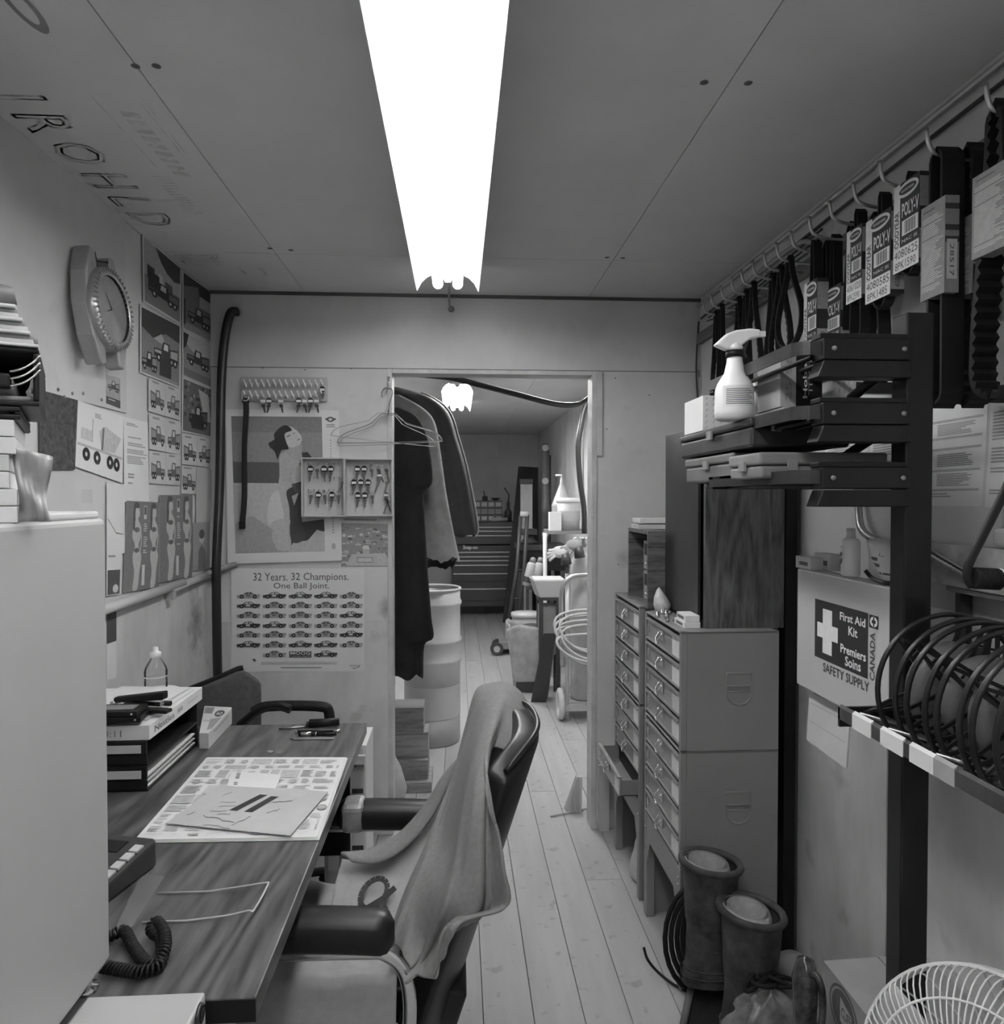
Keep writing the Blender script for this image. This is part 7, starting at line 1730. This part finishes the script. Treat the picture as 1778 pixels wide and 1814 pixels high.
# tool chest at the end
TY = 8.75
ta, tb_ = aty(800,1090,TY), aty(921,1090,TY)
M_tc = mat('tool_chest_paint', .06, .35, var=.08)
M_tr = mat('bright_trim', .75, .25, .5)
tc_ = T('tool_chest', 'dark roller tool chest with bright drawer trims against the end wall', 'tool chest', ((ta.x+tb_.x)/2, TY+.25, 0))
zz8 = lambda py: aty(860, py, TY).z
z_mid, z_top = zz8(965), zz8(925)
MB().box((ta.x, TY, .12), (tb_.x, TY+.5, z_mid-.01)).build('roller_body', M_tc, tc_, bevel=.006)
MB().box((ta.x+.02, TY+.04, z_mid), (tb_.x, TY+.46, z_top)).build('top_chest', M_tc, tc_, bevel=.006)
for x in (ta.x+.06, tb_.x-.06): 
    for y in (TY+.06, TY+.42): MB().cyl((x-.02,y,.06), (x+.02,y,.06), .06, n=16).build('castor', M_black, tc_)
for py in (978, 986, 993, 1001, 1016, 1043): MB().box((ta.x+.02, TY-.012, zz8(py)-.008), (tb_.x-.02, TY, zz8(py)+.004)).build('drawer_trim', M_tr, tc_)
for py in (934, 941, 949): MB().box((ta.x+.04, TY+.028, zz8(py)-.007), (tb_.x-.02, TY+.04, zz8(py)+.003)).build('drawer_trim', M_tr, tc_)
for py in (1030, 1064): MB().box((ta.x+.01, TY-.004, zz8(py)-.003), (tb_.x-.01, TY, zz8(py)+.003)).build('drawer_gap', M_ink, tc_)
s = Sheet(aty(820,966,TY-.006), aty(846,966,TY-.006), aty(846,975,TY-.006), aty(820,975,TY-.006)); s.text('Snap-on', 0,0,1,1,.7,True); s.mb.build('lettering', s.mats, tc_)
# small-parts organiser and tins on the chest
oy = TY+.15; oa, ob = aty(826,919,oy), aty(889,887,oy)
og = T('parts_organiser', 'small drawer organiser standing on the tool chest', 'organiser', ((oa.x+ob.x)/2, oy+.08, z_top))
oz = z_top+.001
MB().box((oa.x, oy, oz), (ob.x, oy+.16, ob.z)).build('frame', M_dgrey, og)
for i2 in range(5):
    for j in range(3):
        x = lerp(oa.x, ob.x, (i2+.06)/5); x2 = lerp(oa.x, ob.x, (i2+.94)/5); z_ = lerp(oz, ob.z, (j+.1)/3); z2 = lerp(oz, ob.z, (j+.85)/3)
        d_ = MB().box((x, oy-.006, z_), (x2, oy, z2)).build('drawer', M_mgrey, og); 
        if j != 1: MB().box((x+.008, oy-.009, z_+.012), (x2-.008, oy-.006, z2-.01)).build('label', M_paper2 if j == 0 else M_lgrey, d_)
q = aty(859,884,oy+.05); tn = T('oil_can', 'little dark oil can with spout on the parts organiser', 'oil can', (q.x, oy+.08, ob.z+.001))
MB().lathe([(.035,0),(.035,.05),(.01,.06)], (q.x,oy+.08,ob.z+.001), n=14).build('can', M_dgrey, tn); MB().tube([(q.x,oy+.08,ob.z+.055),(q.x-.02,oy+.07,ob.z+.12)], .006, 8).build('spout', M_dgrey, tn)
q = aty(878,884,oy+.05); MBo = MB().lathe([(.02,0),(.03,.004),(.06,.03),(.062,.034),(.05,.03),(0,.008)], (q.x,oy+.08,ob.z+.001), n=18); tag(MBo.build('bowl', M_dgrey), 'small dark bowl on the parts organiser', 'bowl')
q = aty(900,925,TY+.2); gg = T('grease_gun', 'dark pump can with bent spout on the tool chest', 'grease gun', (q.x, TY+.2, z_top+.001))
MB().lathe([(.045,0),(.045,.12),(.02,.16),(.02,.24),(.008,.25)], (q.x,TY+.2,z_top+.001), n=16).build('body', M_dgrey, gg); MB().tube([(q.x,TY+.2,z_top+.24),(q.x+.01,TY+.2,z_top+.33),(q.x-.05,TY+.19,z_top+.42)], .008, 8).build('spout', M_dgrey, gg)
a_, b_ = aty(871,919,TY+.1), aty(899,915,TY+.1); tq = MB().tube([V((a_.x,TY+.1,z_top+.028)), V((b_.x,TY+.1,z_top+.032))], .026, 12); tag(tq.build('torch', M_lgrey), 'pale torch lying on the tool chest', 'torch')
# things along the right wall, far to near
tag(MB().hexa([V((aty(890,1060,8.3).x,8.3,0)), V((aty(949,1060,8.3).x,8.3,0)), V((aty(952,1060,8.45).x,8.45,0)), V((aty(893,1060,8.45).x,8.45,0)), aty(918,826,8.6), aty(953,828,8.6), aty(953,828,8.66), aty(918,826,8.66)]).build('black_board', M_black), 'tall black board leaning beside the tool chest', 'board')
pk_ = T('wrapped_plank', 'pale wrapped plank standing upright before the black board', 'plank', V((aty(936,975,7.9).x, 7.93, 0)))
a_, b_ = aty(922,848,7.9), aty(943,963,7.9)
MB().box((a_.x, 7.9, .001), (b_.x+.0, 7.96, a_.z-.06)).build('plank', mat('wrapped_pale', .45, .5, var=.25, stretch=(1,1,.3)), pk_, bevel=.004)
MB().box((a_.x-.008, 7.89, a_.z-.06), (b_.x+.004, 7.97, a_.z)).build('dark_end', M_dgrey, pk_, bevel=.006)
hy_ = 7.75; ha, hb_ = aty(957,960,hy_), aty(975,786,hy_); hx_ = (ha.x+hb_.x)/2; hr = (hb_.x-ha.x)/2*.8
hd_ = T('hydraulic_ram', 'tall rusty hydraulic ram standing in the far right corner', 'hydraulic ram', (hx_, hy_, 0))
M_ram = mat('ram_grey', .14, .45, .2, var=.3)
MB().lathe([(hr,0),(hr,1.28),(hr*1.15,1.29),(hr*1.15,1.36),(hr,1.37),(hr,hb_.z-.08),(hr*.6,hb_.z-.06),(hr*.6,hb_.z)], (hx_,hy_,0), n=20).build('barrel', M_ram, hd_)
for z_ in (1.05, 1.62, hb_.z-.05): MB().lathe([(.035,-.02),(.035,.02)], (hx_-.01,hy_-hr-.01,z_), (0,1,0), n=14).build('port', M_lgrey, hd_)
MB().tube([(hx_+hr*1.1,hy_,.4),(hx_+hr*1.1,hy_,1.9)], .012, 8).build('pipe', M_dgrey, hd_)
# dark workbench with clutter
wy = 6.98; wa, wb_ = aty(918,966,wy), aty(1000,966,wy)
wk = T('workbench', 'dark steel bench with drawer behind the white basin', 'bench', ((wa.x+1.06)/2, wy+.25, 0))
MB().box((wa.x, wy, wa.z-.05), (1.07, wy+.5, wa.z)).build('top', M_dgrey, wk); MB().box((wa.x+.02, wy+.02, wa.z-.25), (1.05, wy+.48, wa.z-.052)).build('drawer', M_black, wk); 
for x in (wa.x+.03, 1.03):
    for y in (wy+.04, wy+.46): MB().box((x-.025,y-.025,0),(x+.025,y+.025,wa.z-.25)).build('leg', M_dgrey, wk)
MB().box((wa.x+.03, wy+.05, .18), (1.03, wy+.45, .22)).build('lower_shelf', M_dgrey, wk)
vs_ = T('vise', 'dark bench vise on the steel bench below the wrapped plank', 'vise', (wa.x+.12, wy+.2, wa.z+.001))
MB().lathe([(.09,0),(.09,.02),(.05,.05),(.05,.09)], (wa.x+.12,wy+.2,wa.z+.001), n=16).build('base', M_dgrey, vs_); MB().box((wa.x+.04,wy+.12,wa.z+.09),(wa.x+.20,wy+.3,wa.z+.15)).build('jaw', M_dgrey, vs_, bevel=.01)
for k, (px, lab_) in enumerate(((939,'left pale aerosol can tilted under the bench edge'), (952,'right pale aerosol can tilted under the bench edge'))):
    c_ = V((aty(px,1012,6.3).x, 6.3, aty(px,1012,6.3).z)); r = T('aerosol_can', lab_, 'aerosol can', c_-V((0,0,.13)), 'aerosol cans')
    d = V((.25, 0, 1)).normalized(); MB().lathe([(.042,-.13),(.042,.06),(.03,.08)], c_, d, n=16).build('body', M_white, r); MB().lathe([(.028,.08),(.024,.12),(0,.13)], c_, d, n=14).build('cap', M_mgrey, r)
    MB().lathe([(.043,-.10),(.043,-.05)], c_, d, n=16, caps=False).build('band', M_dgrey, r)
pq_ = aty(965,944,6.2); pp = MB().tube([pq_, V((pq_.x+.005,6.2,.0))], .018, 12); tag(pp.build('white_pipe', M_wpaint), 'white plastic pipe standing upright by the bench', 'pipe')
# hand truck
ht = T('hand_truck', 'dark hand truck leaning by the tool chest', 'hand truck', atz(890,1150,0))
b0 = atz(884,1152,0); hyy = b0.y
MB().tube([aty(922,912,hyy+.12), aty(915,1010,hyy+.08), aty(900,1110,hyy+.03)], .02, 8).build('rail', M_dgrey, ht); MB().tube([aty(934,912,hyy+.12), aty(928,1010,hyy+.08), aty(915,1115,hyy+.03)], .02, 8).build('rail', M_dgrey, ht)
MB().tube([aty(921,911,hyy+.12), aty(935,911,hyy+.12)], .03, 8).build('grip', M_lgrey, ht)
for py in (960, 1010, 1060): MB().tube([aty(lerp(920,902,(py-912)/198),py,lerp(hyy+.12,hyy+.03,(py-912)/198)), aty(lerp(934,916,(py-912)/198),py,lerp(hyy+.12,hyy+.03,(py-912)/198))], .012, 8).build('rung', M_dgrey, ht)
for px, py in ((900,1118),(912,1122)):
    c_ = aty(px, py, hyy+.02); MB().tube([c_+V((0,.1*math.cos(t*.4),.1*math.sin(t*.4))) for t in range(16)], .022, 8, closed=True).build('wheel', M_lgrey, ht)
MB().box((b0.x, hyy-.12, .002), (b0.x+.28, hyy+.06, .02)).build('toe_plate', M_dgrey, ht)
fj = T('floor_jack', 'small floor jack with round wheels sticking out from the clutter', 'jack', atz(880,1162,0))
c_ = atz(880,1162,0)
MB().box((c_.x+.02,c_.y+.02,.05),(c_.x+.3,c_.y+.16,.13)).build('frame', M_mgrey, fj, bevel=.01)
for dx, dy in ((0,0),(.02,.16)): MB().cyl(c_+V((dx,dy,.062)), c_+V((dx,dy+.04,.062)), .06, n=18).build('wheel', M_dgrey, fj); MB().cyl(c_+V((dx,dy-.004,.062)), c_+V((dx,dy,.062)), .03, n=14).build('hub', M_lgrey, fj)
# lidded pail
pc = atz(932,1118,0); ac_ = T('can_rack', 'low dark rack holding the two aerosol cans', 'rack', (aty(945,1040,6.3).x, 6.3, 0))
zr_ = aty(945,1012,6.3).z-.135
MB().box((aty(932,1040,6.3).x, 6.24, zr_-.02), (aty(962,1040,6.3).x, 6.37, zr_)).build('shelf', M_dgrey, ac_)
for px in (934, 960): MB().box((aty(px,1040,6.3).x-.012, 6.29, 0), (aty(px,1040,6.3).x+.012, 6.32, zr_-.02)).build('leg', M_dgrey, ac_)
pl_ = T('pail', 'pail with white lid standing behind the paper sack', 'pail', (.60, 5.95, 0)); c_ = V((aty(932,1095,5.95).x, 5.95, 0)); zl = aty(932,1085,5.95).z
MB().lathe([(.10,0),(.12,zl-.03)], c_, n=24).build('body', M_lgrey, pl_); MB().lathe([(.128,zl-.03),(.128,zl),(0,zl+.006)], c_, n=24).build('lid', M_white, pl_)
pl_.location = c_
for ch_ in pl_.children: ch_.location = ch_.location-V((c_.x-.60, 0, 0))
# paper sack
sc = atz(938,1228,0); sx0, sx1 = aty(900,1120,sc.y).x, aty(978,1120,sc.y).x; shh = aty(940,1112,sc.y).z
m = MB()
def sackf(u, v):
    a_ = 2*math.pi*u; w_ = lerp(.13, (sx1-sx0)/2, v**.8); d_ = lerp(.10, .13, v); f_ = 1+.10*v*(math.sin(5*a_+2)+.6*math.sin(8*a_))
    c, s2 = math.cos(a_), math.sin(a_); cc = abs(c)**.6*(1 if c > 0 else -1); ss = abs(s2)**.6*(1 if s2 > 0 else -1)
    return V(((sx0+sx1)/2+w_*cc*f_+.02*(1-v), sc.y+.13+d_*ss*f_, shh*v*(1+.08*math.sin(3*a_+1)*max(0,v-.5))))
m.grid(sackf, 48, 18); sk = T('paper_sack', 'open paper sack standing on the floor behind the armchair', 'sack', (sc.x, sc.y+.13, 0)); m.build('sack', mat('sack_paper', .36, .8, var=.25, scale=10), sk, solid=.004)
MB().box((sc.x-.10, sc.y+.005, .01), (sc.x+.10, sc.y+.02, .08)).build('base_label', M_dgrey, sk)
MB().ball((sc.x+.03, sc.y+.14, shh*.86), .11, (1.2,.8,.7)).build('contents', M_dgrey, sk)
# white basin on a crate
by_ = 5.12; ba, bb = aty(945,1028,by_), aty(1003,1060,by_)
bs = T('white_basin', 'shallow white basin on a stand beside the gas cylinder', 'basin', ((ba.x+bb.x)/2, by_+.12, bb.z))
x0, x1, z0, z1 = ba.x, bb.x, bb.z, ba.z
MB().hexa([V((x0+.05,by_+.03,z0)), V((x1-.03,by_+.03,z0)), V((x1-.03,by_+.22,z0)), V((x0+.03,by_+.22,z0)), V((x0+.0,by_,z1)), V((x1,by_,z1)), V((x1,by_+.26,z1)), V((x0-.01,by_+.26,z1))]).build('bowl', M_white, bs, bevel=.008)
MB().box((x0+.01,by_+.01,z1), (x1-.01,by_+.25,z1+.004)).build('rim', M_wpaint, bs)
st_ = MB().box((x0+.04,by_+.05,0),(x1-.03,by_+.22,z0-.001)); 
sd_ = T('basin_stand', 'dark narrow stand under the white basin', 'stand', ((x0+x1)/2, by_+.13, 0)); 
for xx in (x0+.06, x1-.05):
    for yy in (by_+.06, by_+.2): MB().box((xx-.015,yy-.015,0),(xx+.015,yy+.015,z0-.02)).build('leg', M_dgrey, sd_)
MB().box((x0+.04,by_+.04,z0-.02),(x1-.03,by_+.22,z0-.001)).build('top', M_dgrey, sd_)
MB().box((x0+.05,by_+.08,.3),(x1-.04,by_+.2,z0-.06)).build('panel', M_mgrey, sd_)
# leaning dark board
tag(MB().hexa([atz(940,1244,.001), atz(966,1244,.001), atz(970,1236,.001), atz(944,1236,.001)]+[aty(963,1122,4.86), aty(985,1122,4.86), aty(986,1122,4.90), aty(964,1122,4.90)]).build('leaning_board', M_dgrey), 'dark narrow board leaning against the cylinder cart', 'board')
# gas cylinder on a white cart with coiled hose
gc = atz(1030, 1268, 0); gy_ = gc.y+.02; gR = aty(1052,1150,gy_).x-aty(1031,1150,gy_).x; gR = .085; gx = aty(1010,1150,gy_).x+gR
gz = aty(1030,985,gy_).z; zb0 = .115
cy = T('gas_cylinder', 'pale gas cylinder standing on the white cart by the right jamb', 'gas cylinder', (gx, gy_, zb0))
MB().lathe([(gR*.9,zb0),(gR,zb0+.01),(gR,gz-.06),(gR*.9,gz-.02),(gR*.6,gz+.02),(gR*.35,gz+.035),(gR*.35,gz+.06)], (gx,gy_,0), n=32).build('body', mat('cylinder_pale', .5, .4, .1, var=.12, scale=6), cy)
MB().lathe([(.018,gz+.06),(.018,gz+.11),(.03,gz+.11),(.03,gz+.125),(0,gz+.125)], (gx,gy_,0), n=14).build('valve', M_steel, cy)
for dx in (-.05, .03): MB().lathe([(.032,0),(.032,.018),(.028,.02)], (gx+dx,gy_-.04,gz+.10), (0,-1,0), n=18).build('gauge', M_chrome, cy)
ct_ = T('cylinder_cart', 'white tubular cart carrying the gas cylinder', 'cart', (gx, gy_, 0))
M_cart = mat('cart_white', .6, .5, var=.15, spots=.25)
cx0 = aty(1000,1200,gy_).x; cx1 = gx+gR+.06
for xx in (cx0, cx1): MB().tube([(xx, gy_-.10, .0), (xx, gy_-.10, .95)], .014, 10).build('upright', M_cart, ct_)
MB().box((cx0-.015, gy_-.115, .06), (cx1+.01, gy_-.09, .10)).build('front_bar', M_cart, ct_); MB().box((cx0, gy_-.09, .10), (cx1, gy_+.12, .113)).build('platform', M_cart, ct_)
MB().tube(smooth_path([(cx0-.03,gy_-.11,.35),(cx0-.04,gy_-.11,.7),(cx0-.035,gy_-.12,.86),(cx0+.02,gy_-.12,.93),(cx0+.10,gy_-.12,.945),(cx1,gy_-.12,.945)], 6), .015, 10).build('handle', M_steel, ct_)
for xx in (cx0-.04, cx1+.03): MB().tube([(xx, gy_-.08+.085*math.cos(t*.4), .1+.085*math.sin(t*.4)) for t in range(16)], .02, 8, closed=True).build('wheel', M_cart, ct_)
hc_ = T('coiled_hose', 'pale coiled air hose hung on the cylinder cart', 'hose', (gx, gy_-.18, .5)); rnd = random.Random(5)
M_hose = mat('pale_hose', .5, .45, var=.1)
for k in range(9):
    rx, rz = .20-.008*(k % 4)+rnd.uniform(-.01,.01), .20-.02*(k % 5)+rnd.uniform(-.01,.01); yy = gy_-.15-.014*k; cz_ = .60+rnd.uniform(-.02,.02)-.03*(k % 3)
    MB().tube([(gx-.01+rx*math.cos(t*.2094), yy+.03*math.sin(t*.2094), cz_+rz*.62*math.sin(t*.2094)+.02*math.cos(t*.4)) for t in range(30)], .0085, 8, closed=True).build('turn', M_hose, hc_)
# work gloves on the cylinder top, bucket shelf above
for k, (px, py, lab_) in enumerate(((992,978,'pale work glove draped left of the cylinder valve'), (1016,966,'dark-cuffed work glove over the cylinder valve'))):
    c_ = aty(px, py, gy_-.12); r = T('work_glove', lab_, 'glove', c_-V((0,0,.06)))
    MB().ball(c_, .05, (1.1,.45,.8), 14, 8).build('palm', (M_paper2, mat('glove_grey', .3, .8))[k], r)
    for j in range(4): a_ = math.radians(150+22*j+30*k); MB().tube([c_+V((.03*math.cos(a_),0,.02*math.sin(a_))), c_+V((.09*math.cos(a_),-.01,.06*math.sin(a_)-.02))], [.014,.010], 8).build('finger', (M_paper2, mat('glove_grey', .3))[k], r)
    MB().tube([c_+V((.03,0,-.01)), c_+V((.04,0,-.08))], [.03,.036], 10).build('cuff', M_dgrey, r)
sy = 5.6; zsf = aty(1000,940,sy).z
sh = T('wall_shelf', 'small shelf holding buckets on the far right wall', 'shelf', (1.0, sy+.15, zsf-.02))
MB().box((aty(972,940,sy).x, sy-.05, zsf-.025), (XA-.006, sy+.35, zsf)).build('board', M_mgrey, sh)
MB().box((XA-.03, sy+.1, zsf-.25), (XA-.006, sy+.13, zsf-.026)).build('bracket', M_dgrey, sh)
c_ = V((aty(1008,905,sy+.05).x, sy+.08, zsf+.001)); rr = .095; hbk = aty(1008,882,sy).z-zsf
bk = T('bucket', 'white lidded bucket on the far wall shelf', 'bucket', c_); MB().lathe([(rr*.9,0),(rr,hbk-.03)], c_, n=28).build('body', M_white, bk); MB().lathe([(rr*1.06,hbk-.035),(rr*1.06,hbk),(0,hbk)], c_, n=28).build('lid', M_wpaint, bk)
MB().lathe([(rr*.955,hbk*.3),(rr*.98,hbk*.6)], c_, n=28, caps=False).build('label', M_lgrey, bk)
c_ = V((aty(994,905,sy+.28).x, sy+.27, zsf+.001)); hj = aty(996,842,sy+.27).z-zsf
jg2 = T('funnel_jug', 'white jug with funnel-shaped top behind the bucket', 'jug', c_); MB().lathe([(.075,0),(.08,.01),(.08,hj*.42),(.085,hj*.44),(.075,hj*.48),(.03,hj*.75),(.012,hj*.85),(.010,hj*.96)], c_, n=24).build('body', M_white, jg2); MB().tube([c_+V((0,0,hj*.95)), c_+V((0,0,hj)), c_+V((-.05,0,hj*1.0))], .008, 8).build('spout', M_wpaint, jg2)
c_ = aty(986,922,sy-.0); tag(MB().box((aty(973,922,sy).x, sy-.04, zsf+.001), (aty(993,922,sy).x, sy+.07, aty(985,907,sy).z)).build('white_carton', M_paper), 'square white carton left of the bucket on the far shelf', 'box')
c_ = V((XA-.075, 4.9, 0)); 
# broom foot and stick by the right jamb
m = MB().tube([atz(975,1446,.006), atz(1040,1432,.006)], .004, 6); tag(m.build('stick', M_lgrey), 'thin stick lying on the floor by the right jamb', 'stick')
br_ = T('broom_head', 'worn straw bristle head standing inside the right jamb', 'broom head', (.545, 3.27, 0))
MB().hexa([V((.50,3.25,.0)), V((.565,3.25,.0)), V((.565,3.30,.0)), V((.49,3.30,.0)), V((.545,3.26,.16)), V((.57,3.26,.16)), V((.57,3.29,.16)), V((.545,3.29,.16))]).build('bristles', mat('straw', .4, .9, var=.4, scale=40, stretch=(1,1,.05)), br_)
